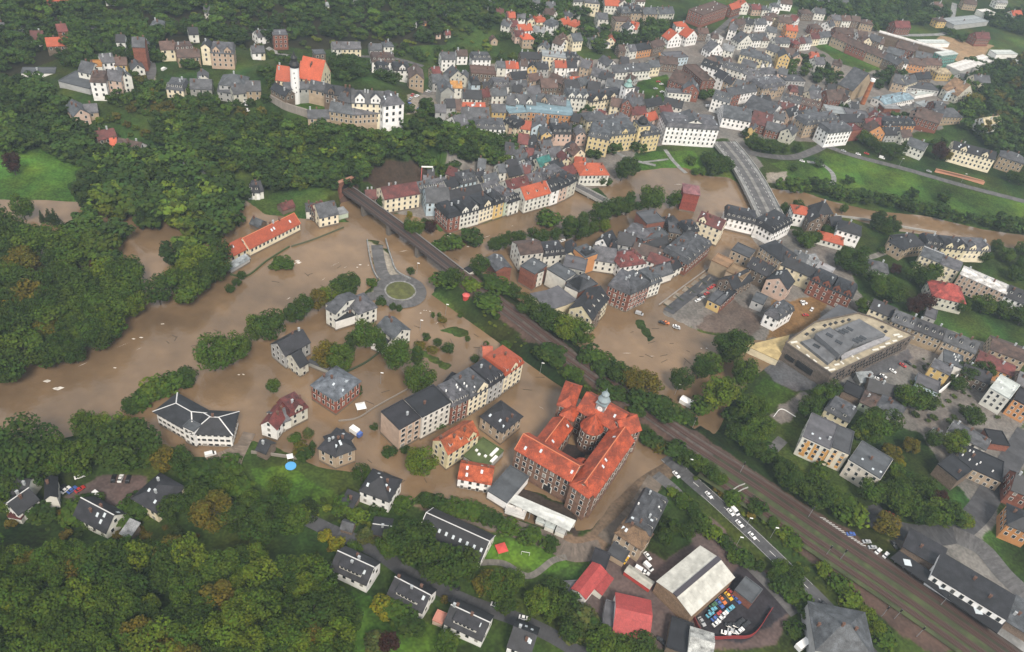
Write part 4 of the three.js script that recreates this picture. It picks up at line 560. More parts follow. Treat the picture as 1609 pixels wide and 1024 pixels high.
B(1195, 362, 1268, 342, 13, 11, 'm', 'r', 'k', { l: 'red brick end house of the ornate riverside terrace', win: 1, st: 2.9, pit: 2.3 }); B(1268, 340, 1390, 308, 12, 11, 'm', 'w', 'k', { x: 2, xw: 4, win: 1, st: 2.9, pit: 2.4, l: 'white and red house with two gables in riverside terrace' }); B(1390, 308, 1480, 276, 12, 11, 'm', 'c', 'k', { x: 1, xw: 4.5, win: 1, st: 2.9, pit: 2.4, l: 'cream house with one tall gable in riverside terrace' }); B(1480, 280, 1542, 258, 12, 11, 'm', 'y', 'k', { d: 2, win: 1, st: 2.9, pit: 2.4, l: 'ochre house of the ornate riverside terrace' }); B(1542, 262, 1606, 238, 12, 11, 'm', 'n', 'g', { d: 2, win: 1, st: 2.9, pit: 2.4, l: 'pale green house of the ornate riverside terrace' });
T(800, 250); PLACE = 'on the north river bank';
B(0, 268, 66, 246, 11, 10, 'm', 'w', 'k', { d: 3, win: 1, l: 'white house between pale green and red roofed riverside houses' }); B(100, 250, 262, 205, 12, 10, 'g', 'w', 'r', { d: 3, win: 1, st: 2.9, l: 'white riverside house with long orange red roof' }); B(262, 200, 312, 182, 11, 11, 'g', 'w', 'k', { d: 2, win: 1 }); B(312, 180, 362, 160, 11, 11, 'm', 'p', 'k', { d: 2, win: 1 }); B(362, 160, 418, 128, 11, 11, 'm', 'v', 'k', { d: 2, win: 1 });
B(0, 195, 130, 162, 10, 8, 'g', 'w', 'd', { d: 2 }); B(130, 160, 222, 125, 10, 8, 'g', 'v', 'g', { d: 2 }); B(222, 128, 342, 88, 10, 9, 'm', 'w', 'g', { d: 3 }); B(342, 108, 415, 82, 9, 8, 'g', 'b', 'd'); B(0, 110, 82, 90, 9, 7, 'g', 't', 'k'); B(82, 88, 150, 62, 9, 7, 'g', 'v', 'g'); B(120, 50, 195, 20, 9, 7, 'g', 'w', 'k', { d: 2 }); B(192, 48, 268, 22, 9, 8, 'g', 'v', 'e', { l: 'house with teal green roof in the narrow old quarter' }); B(268, 70, 340, 45, 9, 8, 'g', 'c', 'k'); B(0, 60, 60, 50, 9, 7, 'g', 'g', 'k'); B(60, 30, 130, 10, 9, 7, 'g', 'b', 'g');
B(30, -20, 110, -35, 9, 7, 'g', 'w', 'g'); B(115, -20, 190, -45, 9, 7, 'g', 't', 'k'); B(330, -60, 400, -40, 9, 8, 'G', 'w', 'k'); B(400, -20, 470, -35, 9, 9, 'G', 'c', 'b', { l: 'cream timber gabled house above the red roofed villa' }); B(262, -10, 330, -30, 9, 8, 'g', 'v', 'g'); B(195, -65, 270, -75, 8, 7, 'g', 'b', 'g'); B(90, -85, 180, -100, 9, 7, 'g', 'g', 'k'); B(180, -130, 250, -105, 8, 7, 'g', 'p', 'k');
MB('villa', 'white riverside villa with big orange red hipped roof', 'villa', [[438, 98, 616, 96, 14, 9, 'h', 'w', 'r', { win: 1, pit: 2.4, d: 2, co: 1 }], [405, 40, 470, 50, 12, 8, 'h', 'w', 'r', {}]]);
{ const [o, b] = MB('brick_tower', 'square red brick tower with pinkish roof standing in the flood', 'tower', [[1078, 205, 1176, 222, 11, 13, 'h', 'r', 'd', { win: 0, p: .5, ch: 0, wm: std([.36, .075, .05], { map: brickT }), rm: std([.3, .13, .14], { map: roofT }) }]]); }
// flooded block in the middle
PLACE = 'in the flooded town block';
B(70, 590, 212, 572, 12, 11, 'g', 'v', 'b', { l: 'tall pale grey house with burnt brown roof in flooded block', p: .45, win: 1, rm: rm('b', 2), back: 0 });
B(70, 660, 158, 710, 11, 11, 'f', 'r', 'g', { l: 'red brick house with light end wall nearest the railway', win: 0 }); B(158, 712, 216, 688, 3, 10, 'f', 'v', 'g', { win: 1, pit: 2.2, l: 'white windowed end of the brick house nearest railway', ch: 0 });
B(215, 596, 345, 582, 10, 9, 'm', 'w', 'k', { d: 4, win: 1 }); B(345, 590, 410, 600, 12, 8, 'G', 'c', 'k', {});
B(400, 552, 470, 610, 9, 12, 'f', 'o', 'g', { win: 0, l: 'tall house with blank orange wall in the flooded block' }); B(470, 612, 530, 585, 5, 11, 'm', 'w', 'k', { win: 1, ch: 1, l: 'white front half of the orange walled house' });
B(532, 510, 610, 545, 11, 9, 'G', 'w', 'k', { win: 1, p: 1 }); B(600, 580, 668, 590, 10, 8, 'G', 'w', 'k', { win: 1, p: 1 }); B(520, 620, 655, 640, 14, 8, 'g', 'w', 'g', { win: 1, p: .6 }); B(668, 520, 770, 540, 11, 8, 'g', 'g', 'k'); B(660, 600, 720, 620, 8, 6, 'g', 'g', 'g');
B(235, 680, 348, 748, 9, 11, 'f', 'v', 'g', { l: 'white flat roofed rear wing behind black mansard house', win: 0 }); B(330, 660, 468, 692, 11, 11, 'f', 'g', 'g', { win: 1 }); B(345, 780, 430, 820, 12, 10, 'f', 'v', 'g', { win: 0, wl: 'blank white wall' }); B(430, 822, 545, 770, 10, 10, 'f', 'r', 'g', { win: 0 });
{ // low courtyard roof
  const o = root('courtyard_hall', gp(...px(240, 930))), y = 8, P = [[128, 830], [242, 935], [352, 900], [420, 870], [300, 780], [230, 810]].map(([x, z]) => un(...px(x, z), y)).map((q) => [q.x - o.position.x, q.z - o.position.z]);
  new G().prism(P, -2 - o.position.y, y - o.position.y).mesh('wall', wm('c'), o); const c = P.reduce((s, p) => [s[0] + p[0] / 6, s[1] + p[1] / 6], [0, 0]); new G().prism(P.map(([a, b]) => [a + (a - c[0]) * .01, b + (b - c[1]) * .01]), y - o.position.y, y + .4 - o.position.y).mesh('roof', rm('g', 1, true), o); tag(o, 'courtyard building with wide flat grey roof by the railway trees', 'hall');
}
B(440, 950, 520, 990, 8, 9, 'g', 'b', 'k', {}); B(505, 985, 614, 858, 12, 11, 'g', 'c', 'k', { d: 4, win: 1, st: 2.9, pit: 2.3, l: 'cream street house with dormers at south corner of flooded block' });
MB('corner_building', 'red brick and white corner building with grey roof', 'apartment building', [[612, 775, 742, 832, 15, 12, 'm', 'r', 'g', { win: 1, st: 3, pit: 2.2, co: 1, p: .1 }], [748, 832, 868, 778, 13, 12, 'm', 'r', 'g', { win: 1, st: 3, pit: 2.2, co: 1, p: .1, dish: 3 }]]);
B(868, 775, 940, 748, 11, 10, 'm', 'w', 'g', { d: 3, win: 1, st: 3, pit: 2.3, l: 'white mansard house beside the red brick corner building' });
B(685, 665, 842, 640, 13, 9, 'h', 'w', 'd', { win: 1, d: 3, l: 'white house with dark red hipped roof in flooded block' }); B(850, 622, 995, 678, 8, 6, 'g', 'w', 'd', { win: 1, l: 'long low white wing with dark red roof in flooded block' }); B(758, 570, 930, 618, 9, 7, 'g', 'w', 'b', { win: 1 });
B(860, 750, 1012, 700, 9, 6, 'g', 'v', 'g', { win: 0 }); B(960, 712, 1088, 648, 8, 6, 'g', 'w', 'k', { win: 1 }); B(915, 590, 1090, 660, 10, 6, 'g', 'g', 'k', { win: 0 }); B(820, 560, 990, 540, 10, 5, 'g', 'g', 'k', { win: 0 });
MB('brick_works', 'sprawling red brick works with black mansard roofs in flooded block', 'factory', [[1100, 645, 1246, 525, 16, 9, 'm', 'r', 'g', { win: 1, pit: 2.6, d: 5, co: 1 }], [990, 545, 1100, 600, 12, 9, 'm', 'r', 'g', { win: 1, x: 2 }], [830, 505, 985, 468, 14, 9, 'f', 'r', 'g', { ch: 2 }], [720, 440, 830, 500, 12, 9, 'g', 'r', 'g', { p: .4, win: 0 }], [850, 400, 960, 382, 12, 12, 'f', 'r', 'g', { win: 0 }], [985, 450, 1100, 470, 12, 8, 'f', 'b', 'g', {}], [1090, 450, 1170, 440, 9, 11, 'm', 'b', 'k', { d: 2 }]]);
B(985, 410, 1060, 400, 9, 7, 'h', 'b', 'k', {});
B(1160, 378, 1308, 436, 10, 12, 'g', 'c', 'd', { win: 1, st: 3.3, pit: 3, x: 1, xs: -.6, l: 'tall cream building with maroon roof by the river', sk: 4 });
MB('hotel', 'white building with dark mansard roofs and many dormers below bridge', 'apartment building', [[1332, 355, 1520, 398, 12, 9, 'm', 'w', 'k', { d: 6, win: 1, pit: 2.6 }], [1522, 400, 1612, 438, 12, 9, 'm', 'w', 'k', { d: 2, win: 1 }], [1625, 455, 1745, 390, 14, 9, 'm', 'w', 'k', { d: 6, win: 1, pit: 2.6 }]]);
MB('ruined_house', 'roofless tan ruined house at the corner of the parking strip', 'house', [[1248, 625, 1348, 672, 9, 9, 'f', 't', 't', { win: 0, ch: 0 }], [1338, 690, 1440, 742, 10, 9, 'f', 't', 't', { win: 0, ch: 0 }], [1370, 560, 1480, 610, 10, 9, 'f', 't', 'g', { ch: 0 }]]);
MB('lot_house', 'low dark flat roofed house with ochre end by red cars', 'house', [[1225, 868, 1300, 905, 12, 5, 'f', 'r', 'g', { wl: 'ochre end wall', wm: wm('y') }], [1302, 905, 1402, 818, 4, 5, 'f', 'r', 'k', { win: 1 }]]);
B(1380, 805, 1500, 745, 10, 6, 'g', 'b', 'k', { at: 'behind the car parking strip' }); B(1500, 660, 1600, 720, 9, 9, 'g', 'b', 'k', { at: 'behind the car parking strip' });
// ---------- right bank ----------
T(1199, 250); PLACE = 'by the right river';
B(190, 332, 288, 348, 10, 9, 'h', 'w', 'r', { l: 'white house with orange red roof at right end of bridge', win: 1 });
MB('turreted_house', 'brown stone villa with steep slate roofs beside red roofed house', 'villa', [[288, 388, 372, 398, 11, 9, 'G', 'b', 'k', { p: 1.1, win: 1 }], [340, 340, 430, 332, 10, 10, 'h', 'b', 'k', { p: 1.2 }]]);
B(332, 485, 492, 530, 9, 4, 'h', 'w', 'r', { l: 'low white pavilion with orange red roof behind garden trees', win: 1 }); B(462, 432, 602, 474, 12, 9, 'h', 'w', 'k', { win: 1, l: 'white villa with dark hipped roof near pointed conifers' }); B(420, 405, 490, 400, 8, 5, 'g', 'b', 'k', {});
MB('brick_apartment', 'large brown brick house with dark roof on the right river bank', 'apartment building', [[775, 505, 868, 560, 13, 8, 'h', 't', 'k', { p: .7 }], [868, 545, 1002, 530, 13, 8, 'h', 't', 'k', { p: .7, pit: 2.2 }]]);
B(1002, 530, 1108, 545, 11, 8, 'm', 'b', 'k', { d: 3 }); B(1108, 545, 1250, 560, 11, 9, 'm', 'c', 'k', { x: 2, win: 1, l: 'cream house with two pointed gables on right river bank' }); B(1250, 560, 1400, 565, 11, 9, 'm', 'c', 'g', { x: 2, win: 1, l: 'cream house with tall end gable nearest to right river' });
B(972, 592, 1095, 640, 13, 11, 'g', 'c', 'g', { p: .4, win: 1, st: 2.8, pit: 2.6, ridge: 1 }); B(1095, 645, 1210, 690, 12, 11, 'g', 'c', 'g', { p: .4, win: 1, st: 2.8, pit: 2.6 }); B(1215, 708, 1500, 832, 11, 11, 'g', 'p', 'w', { p: .3, win: 1, st: 2.8, pit: 2.6, l: 'very long pink apartment row with white roof at right', d: 0 }); B(1490, 840, 1640, 905, 11, 10, 'g', 'w', 'k', { d: 3 });
B(1045, 842, 1250, 890, 16, 8, 'h', 'v', 'q', { win: 1, l: 'pale hall with bright red hipped roof before the apartment row', rm: std([.42, .075, .06], { map: roofT }), p: .7 }); B(995, 965, 1062, 992, 10, 4, 'f', 'g', 'g', {}); B(652, 672, 772, 705, 10, 4, 'h', 'g', 'g', { l: 'low grey roofed pavilion among the dark garden trees' });
B(-20, 535, 112, 630, 14, 11, 'h', 't', 'k', { win: 1, st: 3, pit: 2.4, l: 'long tan building with dark hipped roof in right street' }); B(110, 648, 212, 690, 9, 9, 'g', 'c', 'k', { win: 1 }); B(212, 690, 312, 735, 9, 9, 'g', 'c', 'k', { win: 1 });
B(20, 742, 150, 805, 11, 9, 'G', 'p', 'k', { win: 1, l: 'pink and brick gabled house above the flooded yard', p: .7 }); B(-100, 660, 20, 720, 10, 9, 'g', 'b', 'k', { d: 2 }); B(292, 740, 420, 800, 12, 10, 'm', 'r', 'k', { x: 2, win: 1 }); B(420, 800, 548, 855, 12, 10, 'm', 'r', 'k', { x: 2, win: 1 });
B(255, 650, 352, 640, 6, 4, 's', 'l', 'l', { kind: 'shed' }); B(322, 668, 415, 712, 8, 4, 'f', 'w', 'l', { kind: 'shed' }); B(175, 605, 258, 640, 8, 6, 'g', 'g', 'g');
MB('white_house', 'white house with grey mansard roof beside the flooded yard', 'house', [[15, 950, 92, 990, 12, 8, 'm', 'w', 'g', { wl: 'blank white side' }], [92, 990, 190, 930, 8, 8, 'm', 'w', 'g', { win: 1, d: 3 }], [-70, 870, 0, 900, 9, 5, 'f', 'g', 'g', {}]]);
B(658, 918, 802, 980, 9, 8, 'g', 'c', 'k', { win: 1, sk: 4, l: 'cream house with dark roof behind the concert hall' }); 
T(1199, 500); PLACE = 'in tan row behind concert hall';
B(792, 15, 930, 68, 11, 9, 'g', 't', 'g', { win: 1, p: .7, pit: 2.4, d: 3 }); B(930, 70, 1108, 135, 11, 9, 'g', 't', 'k', { win: 1, p: .7, pit: 2.4, d: 4 }); B(1108, 138, 1308, 218, 11, 9, 'g', 't', 'g', { win: 1, p: .7, pit: 2.4, d: 3 });
PLACE = 'in the right hand town';
B(1035, 295, 1150, 350, 8, 8, 'g', 'y', 'g', { p: .4, win: 1, l: 'ochre house with rounded grey roof beside long white wall' }); B(940, 400, 1080, 460, 9, 3, 'f', 'l', 'g', { kind: 'garage', win: 0, ch: 0 }); B(1110, 268, 1230, 312, 11, 7, 'f', 'w', 'g', { win: 0, dish: 4 });
B(1225, 335, 1392, 405, 10, 6, 'g', 'b', 'k', { p: .5, win: 1 }); B(1312, 262, 1410, 305, 11, 7, 'g', 't', 'd', { p: .5, win: 1 }); B(1410, 305, 1540, 355, 10, 7, 'g', 'o', 'd', { p: .5 }); B(1400, 190, 1620, 270, 13, 7, 'g', 't', 'b', { p: .4 });
B(1398, 430, 1518, 500, 15, 11, 'f', 'w', 'w', { win: 1, st: 3, pit: 2.4, l: 'white flat roofed block with small balcony at right', ch: 0, dish: 4 }); B(1545, 500, 1660, 560, 12, 10, 'f', 'o', 'k', { win: 1, st: 3, pit: 2.4, l: 'orange tan flats beside the white flat roofed block' }); B(1560, 400, 1640, 430, 10, 8, 'g', 'b', 'g', {});
B(1145, 690, 1372, 812, 9, 5, 'g', 'w', 'g', { win: 1, p: .5, l: 'long low white house with grey roof by the right crossroads' }); B(1408, 772, 1520, 788, 9, 4, 'f', 'r', 'k', { win: 0, l: 'low brick garage with dark flat roof by right crossroads', ch: 0, kind: 'garage' }); B(1040, 720, 1085, 740, 6, 3, 'g', 'w', 'g', { kind: 'shed' });
B(1200, 890, 1470, 1012, 14, 6, 'f', 't', 'k', { win: 1, l: 'long tan building with flat dark roof at right street', dish: 8 }); B(1075, 900, 1200, 1000, 12, 7, 'f', 'b', 'k', { win: 0 });
{ const [o, bl] = MB('villa', 'orange and white painted twin villa with grey flat roofs', 'villa', [[245, 730, 412, 808, 17, 11.5, 'f', 'w', 'g', { win: 1, st: 3.1, pit: 2.7, co: 1, sk: 2, wm: std([.68, .66, .58], { map: plasterT }) }], [425, 795, 530, 840, 15, 11.5, 'f', 'w', 'g', { win: 1, st: 3.1, pit: 2.7, wm: std([.68, .62, .5], { map: plasterT }) }], [530, 872, 722, 990, 15, 10.5, 'f', 'w', 'g', { win: 1, st: 3.1, pit: 2.7, co: 1, sk: 3, wm: std([.66, .6, .52], { map: plasterT }) }]]);
  for (const [k, xs] of [[0, [-.25, .08, .4]], [1, [-.2, .25]]]) for (const x of xs) { const c = bl[k], g = new G(), w = c.W * .1; g.box(c.W * x - w, 1.2, c.z1 - .1, c.W * x + w, c.h - .7, c.z1 + .05); g.mesh('painted_panel', std([.62, .33, .1], { map: plasterT }), o, c.m); } }
B(382, 558, 528, 640, 10, 9, 'm', 'c', 'g', { win: 1, d: 2, l: 'cream house with grey mansard roof behind orange villa' });
MB('grey_house', 'grey green house with brown hipped roof under a big tree', 'house', [[600, 515, 690, 560, 10, 5, 'h', 'n', 'b', { p: .4 }], [690, 540, 828, 622, 11, 5, 'h', 'g', 'g', { p: .4 }]]);
B(490, 450, 600, 500, 9, 4, 'f', 'b', 'k', { win: 0, kind: 'shed' }); B(640, 440, 810, 490, 9, 3, 'g', 'b', 'k', { win: 0, kind: 'shed' }); B(600, 395, 690, 388, 5, 2.5, 's', 'g', 'l', { win: 0, kind: 'carport' });
{ const L = [[1060, 485], [1150, 410], [1280, 275]].map(([x, y]) => gp(...px(x, y))), g = new G(); for (let i = 0; i < 2; i++) { const a = L[i], c = L[i + 1], n = V(-(c.z - a.z), 0, c.x - a.x).normalize().multiplyScalar(.2), q = (p, s, y) => V(p.x + n.x * s, p.y + y, p.z + n.z * s); g.poly(q(a, 1, 4), q(c, 1, 4), q(c, -1, 4), q(a, -1, 4)).poly(q(a, -1, -1), q(c, -1, -1), q(c, -1, 4), q(a, -1, 4)).poly(q(c, 1, -1), q(a, 1, -1), q(a, 1, 4), q(c, 1, 4)); } tag(g.mesh('boundary_wall', M.white, scene), 'long white boundary wall beside the ochre house', 'wall'); }
// concert hall: stone prism with cream roof deck and grey stage volumes
{
  const o = root('concert_hall', gp(1303, 608)), op = o.position, Z = (x, y) => [1220 + x / 7.264, 470 + y / 7.264], H = 9.6, loc = (pts, y) => pts.map(([a, b]) => { const p = un(...Z(a, b), y); return [p.x - op.x, p.z - op.z]; });
  const rim = [[100, 510], [620, 868], [1560, 425], [1400, 360], [1100, 225], [920, 172], [430, 275]];
  const P = loc(rim, H), base = P.map((p) => [...p]), g = new G(); { const [q] = loc([[5, 700]], .6); base[0] = [(P[0][0] + q[0]) / 2, (P[0][1] + q[1]) / 2]; }
  const st = std([.185, .15, .125], { map: brickT });
  for (let i = 0; i < P.length; i++) { const j = (i + 1) % P.length, a = V(base[i][0], -3, base[i][1]), b = V(base[j][0], -3, base[j][1]), c = V(P[j][0], H, P[j][1]), d = V(P[i][0], H, P[i][1]); const n = b.clone().sub(a).cross(d.clone().sub(a)), mid = a.clone().add(c).multiplyScalar(.5), cc = V(P.reduce((s, p) => s + p[0], 0) / 7, H / 2, P.reduce((s, p) => s + p[1], 0) / 7); if (n.dot(mid.sub(cc)) > 0) g.poly(a, b, c).poly(a, c, d); else g.poly(a, c, b).poly(a, d, c); }
  g.mesh('wall', st, o);
  new G().prism(P, H - .3, H + .05).mesh('roof', std([.47, .40, .28], { map: flatT }), o);
  const rimG = new G(); for (let i = 0; i < P.length; i++) { const j = (i + 1) % P.length, dx = P[j][0] - P[i][0], dz = P[j][1] - P[i][1], L = Math.hypot(dx, dz), t = new G(); t.box(0, H - .2, -.25, L, H + .8, .25); const m = new THREE.Matrix4().makeRotationY(Math.atan2(-dz, dx)).setPosition(P[i][0], 0, P[i][1]); for (let k = 0; k < t.p.length; k += 3) { const v = V(t.p[k], t.p[k + 1], t.p[k + 2]).applyMatrix4(m); rimG.p.push(v.x, v.y, v.z); } rimG.uv.push(...t.uv); } rimG.mesh('parapet', st, o);
  const vol = (n, pts, y, k, m) => { const q = loc(pts, y); new G().prism(q, H - .5, y).mesh(n, m ?? rg[k], o); };
  const rg = [0, 1, 2, 3].map((i) => std([.15 + .012 * i, .155 + .012 * i, .165 + .012 * i], { map: flatT }));
  vol('stage_tower', [[440, 400], [600, 325], [880, 510], [720, 640]], H + 4.5, 0); vol('roof_block', [[660, 350], [940, 230], [1240, 410], [880, 520]], H + 3.5, 1); vol('roof_block', [[280, 490], [400, 455], [690, 660], [590, 740]], H + 1.6, 2); vol('roof_block', [[730, 640], [1230, 425], [1300, 450], [740, 690]], H + 1.5, 3, rm('l', 1, true));
  for (const [x, y, y2] of [[740, 385, 3.5], [780, 370, 3.5], [830, 350, 3.5], [900, 485, 3.5], [940, 468, 3.5], [980, 450, 3.5], [600, 420, 4.5], [705, 500, 4.5], [450, 545, 1.6]]) { const [q] = loc([[x, y]], H + y2), w = new THREE.Mesh(boxGeo(2.2, .3, 3.4), M.glass); w.name = 'skylight'; w.position.set(q[0], H + y2 - .05, q[1]); w.rotation.y = 1; o.add(w); }
  for (const [x, y] of [[610, 295], [670, 280], [750, 265], [820, 247], [545, 310], [415, 360], [340, 410], [1200, 330], [1240, 380]]) { const [q] = loc([[x, y]], H), w = new THREE.Mesh(boxGeo(2.4, .35, 1.4), M.black); w.name = 'skylight'; w.position.set(q[0], H, q[1]); w.rotation.y = .9; o.add(w); }
  for (const [x, y, s] of [[190, 505, 4], [240, 560, 2], [350, 660, 2], [430, 720, 2], [560, 800, 3], [620, 820, 4], [680, 760, 3], [740, 740, 2], [850, 660, 2], [920, 690, 1.5], [1120, 590, 4], [1200, 560, 3.5], [1260, 520, 3], [1360, 420, 4], [1400, 440, 3], [1340, 490, 3]]) { const [q] = loc([[x, y]], H), w = new THREE.Mesh(boxGeo(s, .5, .9), M.trim); w.name = 'roof_duct'; w.position.set(q[0], H + .05, q[1]); w.rotation.y = s > 2 ? .45 : -.9; o.add(w); }
  // windows in two bands along the long front, big panes on the short front
  const cen = [P.reduce((q, p) => q + p[0], 0) / 7, P.reduce((q, p) => q + p[1], 0) / 7];
  const at = (i, j, t, y, out) => { const f = (y + 3) / (H + 3), mix = (k, c) => base[k][c] + (P[k][c] - base[k][c]) * f, ax = mix(i, 0), az = mix(i, 1), bx = mix(j, 0), bz = mix(j, 1), L = Math.hypot(bx - ax, bz - az); let nx = (bz - az) / L, nz = -(bx - ax) / L; const X = ax + (bx - ax) * t, Y = az + (bz - az) * t; if (nx * (X - cen[0]) + nz * (Y - cen[1]) < 0) { nx = -nx; nz = -nz; } return [V(X + nx * out, y, Y + nz * out), Math.atan2(nx, nz)]; };
  for (let r = 0; r < 3; r++) for (let k = 0; k < 26; k++) { if (hash(k + r * 40, 3) < .18) continue; const [p, a] = at(1, 2, (.06 + k * .035 + r * .01), 2 + r * 2.6, .1), w = new THREE.Mesh(boxGeo(1, 1.5, .3), M.glass); w.name = 'window'; w.position.copy(p); w.rotation.y = a; o.add(w); }
  for (const [t, w0, h0, y] of [[.2, 5, 2, 3], [.52, 9, 3.2, 2.6]]) { const [p, a] = at(0, 1, t, y, .35), w = new THREE.Mesh(boxGeo(w0, h0, .8), M.black); w.name = 'window'; w.position.copy(p); w.rotation.y = a; o.add(w); }
  tag(o, 'big stone concert hall with cream roof deck and grey stage blocks', 'concert hall');
  const f = root('forecourt_hall', gp(1195, 553)), q = [[1172, 543], [1240, 527], [1236, 540], [1222, 566], [1196, 554]].map(([a, b]) => un(a, b, 4)).map((p) => [p.x - f.position.x, p.z - f.position.z]); new G().prism(q, -2, 4).mesh('wall', wm('c'), f); const c = q.reduce((s, p) => [s[0] + p[0] / 5, s[1] + p[1] / 5], [0, 0]); new G().prism(q.map(([a, b]) => [a + (a - c[0]) * .02, b + (b - c[1]) * .02]), 4, 4.3).mesh('roof', std([.6, .46, .22], { map: flatT }), f); tag(f, 'low pale yellow wing left of the concert hall', 'hall');
  const o3 = root('foyer', gp(1300, 500)), q3 = [[430, 275], [700, 70], [900, 150], [920, 172]].map(([a, b]) => un(...Z(a, b), 9)).map((p) => [p.x - o3.position.x, p.z - o3.position.z]); new G().prism(q3, -2, 9).mesh('wall', wm('g'), o3); new G().prism(q3, 9, 9.3).mesh('roof', rm('g', 0, true), o3); tag(o3, 'grey roofed rear wing behind the concert hall', 'hall');
}
// ---------- left bank and islands ----------
T(0, 250); PLACE = '';
MB('long_orangery', 'long low house with orange red roof on the left river bank', 'house', [[1378, 625, 1528, 548, 9, 4, 'g', 'c', 'r', { sk: 5, p: .9 }], [1538, 552, 1850, 395, 9, 5, 'g', 'c', 'r', { sk: 3, p: .9, ridge: 2, pit: 2.4, win: 1, faces: '03' }], [1425, 680, 1540, 612, 3, 2.8, 's', 'g', 'l', { win: 0, ch: 0 }]]);
B(1540, 395, 1600, 420, 6, 3, 'g', 'b', 'g', { kind: 'shed', win: 0, l: 'dark shed behind the long orange roofed house' });
T(0, 500);
{ const [o, b] = MB('office_building', 'white office building with black hipped roofs standing in floodwater', 'office', [[962, 572, 1188, 700, 11, 8, 'h', 'w', 'k', { win: 1, pit: 2, ww: 1.5, wh: 1.2, st: 2.8, p: .5, ch: 0, ridge: 1, ov: .9 }], [1190, 702, 1425, 712, 11, 8, 'h', 'w', 'k', { win: 1, pit: 2, ww: 1.5, wh: 1.2, st: 2.8, p: .5, ch: 1, ridge: 1, ov: .9 }], [1128, 668, 1196, 700, 4, 9.5, 'f', 'w', 'g', { win: 1, pit: 2, ch: 0, faces: '0' }]]);
  for (const bl of b.slice(0, 2)) { const g = new G(), s = (bl.D + 1.8) / 2, e = bl.W / 2 + .9 - s; for (const [sx, sz] of [[1, 1], [-1, 1], [1, -1], [-1, -1]]) { const A = V(sx * (bl.W / 2 + .9), bl.hz(sx * (bl.W / 2 + .9), sz * s) + .15, sz * s), C = V(sx * e, bl.hz(sx * e, 0) + .15, 0), w = V(.16, 0, -.16 * sx * sz); g.poly(A.clone().sub(w), A.clone().add(w), C.clone().add(w), C.clone().sub(w)); } g.mesh('hip_flashing', M.ridge, bl.roofMesh, bl.m); } }
T(400, 500);
MB('church_hall', 'white grey house with slate roof among the flooded trees left', 'house', [[190, 232, 342, 146, 10, 8, 'g', 'g', 'k', { win: 1, pit: 2.6 }], [278, 304, 331, 272, 10, 6, 'g', 'v', 'k', { win: 1, ch: 0 }]]);
B(330, 270, 455, 320, 9, 3, 'f', 'g', 'g', { kind: 'garage', win: 0, l: 'low grey flat roofed garage behind the brick villa' });
MB('brick_villa', 'red brick villa with grey hipped roof standing in floodwater', 'villa', [[350, 412, 500, 508, 15, 9, 'h', 'r', 'g', { win: 1, st: 3.6, pit: 2.4, wh: 2, p: .45, co: 1, sk: 4, ridge: 1, wm: std([.38, .12, .07], { map: brickT }), rm: std([.17, .19, .22], { map: roofT, roughness: .5 }) }]]);
MB('gabled_villa', 'white and stone villa with wine red edged roofs in the flood', 'villa', [[218, 600, 326, 545, 9, 8, 'm', 'v', 'd', { win: 1, x: 1, xw: 3.5 }], [40, 655, 135, 685, 11, 7, 'G', 'w', 'd', { win: 1, p: 1 }], [130, 660, 222, 622, 8, 6, 'g', 'w', 'g', { win: 1 }]]);
MB('octagonal_house', 'brown stone house with faceted slate roof at the flood edge', 'house', [[395, 800, 500, 852, 12, 8, 'h', 't', 'k', { win: 1, p: .6, sk: 3, ridge: 1 }], [500, 850, 620, 805, 11, 8, 'h', 't', 'k', { win: 1, p: .6, sk: 2 }]]);
B(10, 808, 72, 835, 6, 4, 'g', 'b', 'k', { kind: 'shed', l: 'dark timber shed at the flooded garden corner', win: 0 });
MB('white_house', 'white house with dark gabled roof beside the flooded parkland trees', 'house', [[755, 45, 858, 128, 10, 8, 'g', 'w', 'g', { win: 1, p: .6 }], [718, 145, 800, 178, 8, 5, 'f', 'w', 'k', { win: 0, ch: 0 }]]);
T(400, 250);
MB('white_school', 'white group of blocks with grey roofs below the roundabout', 'school', [[440, 920, 500, 955, 16, 10, 'g', 'w', 'g', { win: 1, p: .35, ch: 0 }], [500, 958, 640, 905, 9, 8, 'g', 'w', 'g', { p: .4, win: 1 }], [640, 955, 755, 912, 12, 9, 'h', 'w', 'g', { win: 1, p: .45, st: 3 }], [500, 1000, 636, 958, 5, 6, 'f', 'w', 'k', { win: 0 }]]);
B(1428, 610, 1490, 690, 9, 8, 'g', 'r', 'g', { win: 0, l: 'red brick house with orange end beside the railway dam', p: .4 }); B(1492, 692, 1548, 668, 3, 7, 'f', 'o', 'g', { win: 1, ch: 0, pit: 2.4, l: 'narrow orange fronted house beside the railway dam' });
B(1325, 700, 1356, 685, 4, 2, 'f', 'w', 'k', { win: 0, kind: 'shed', l: 'small pale shed between bushes beside the railway dam', ch: 0 });
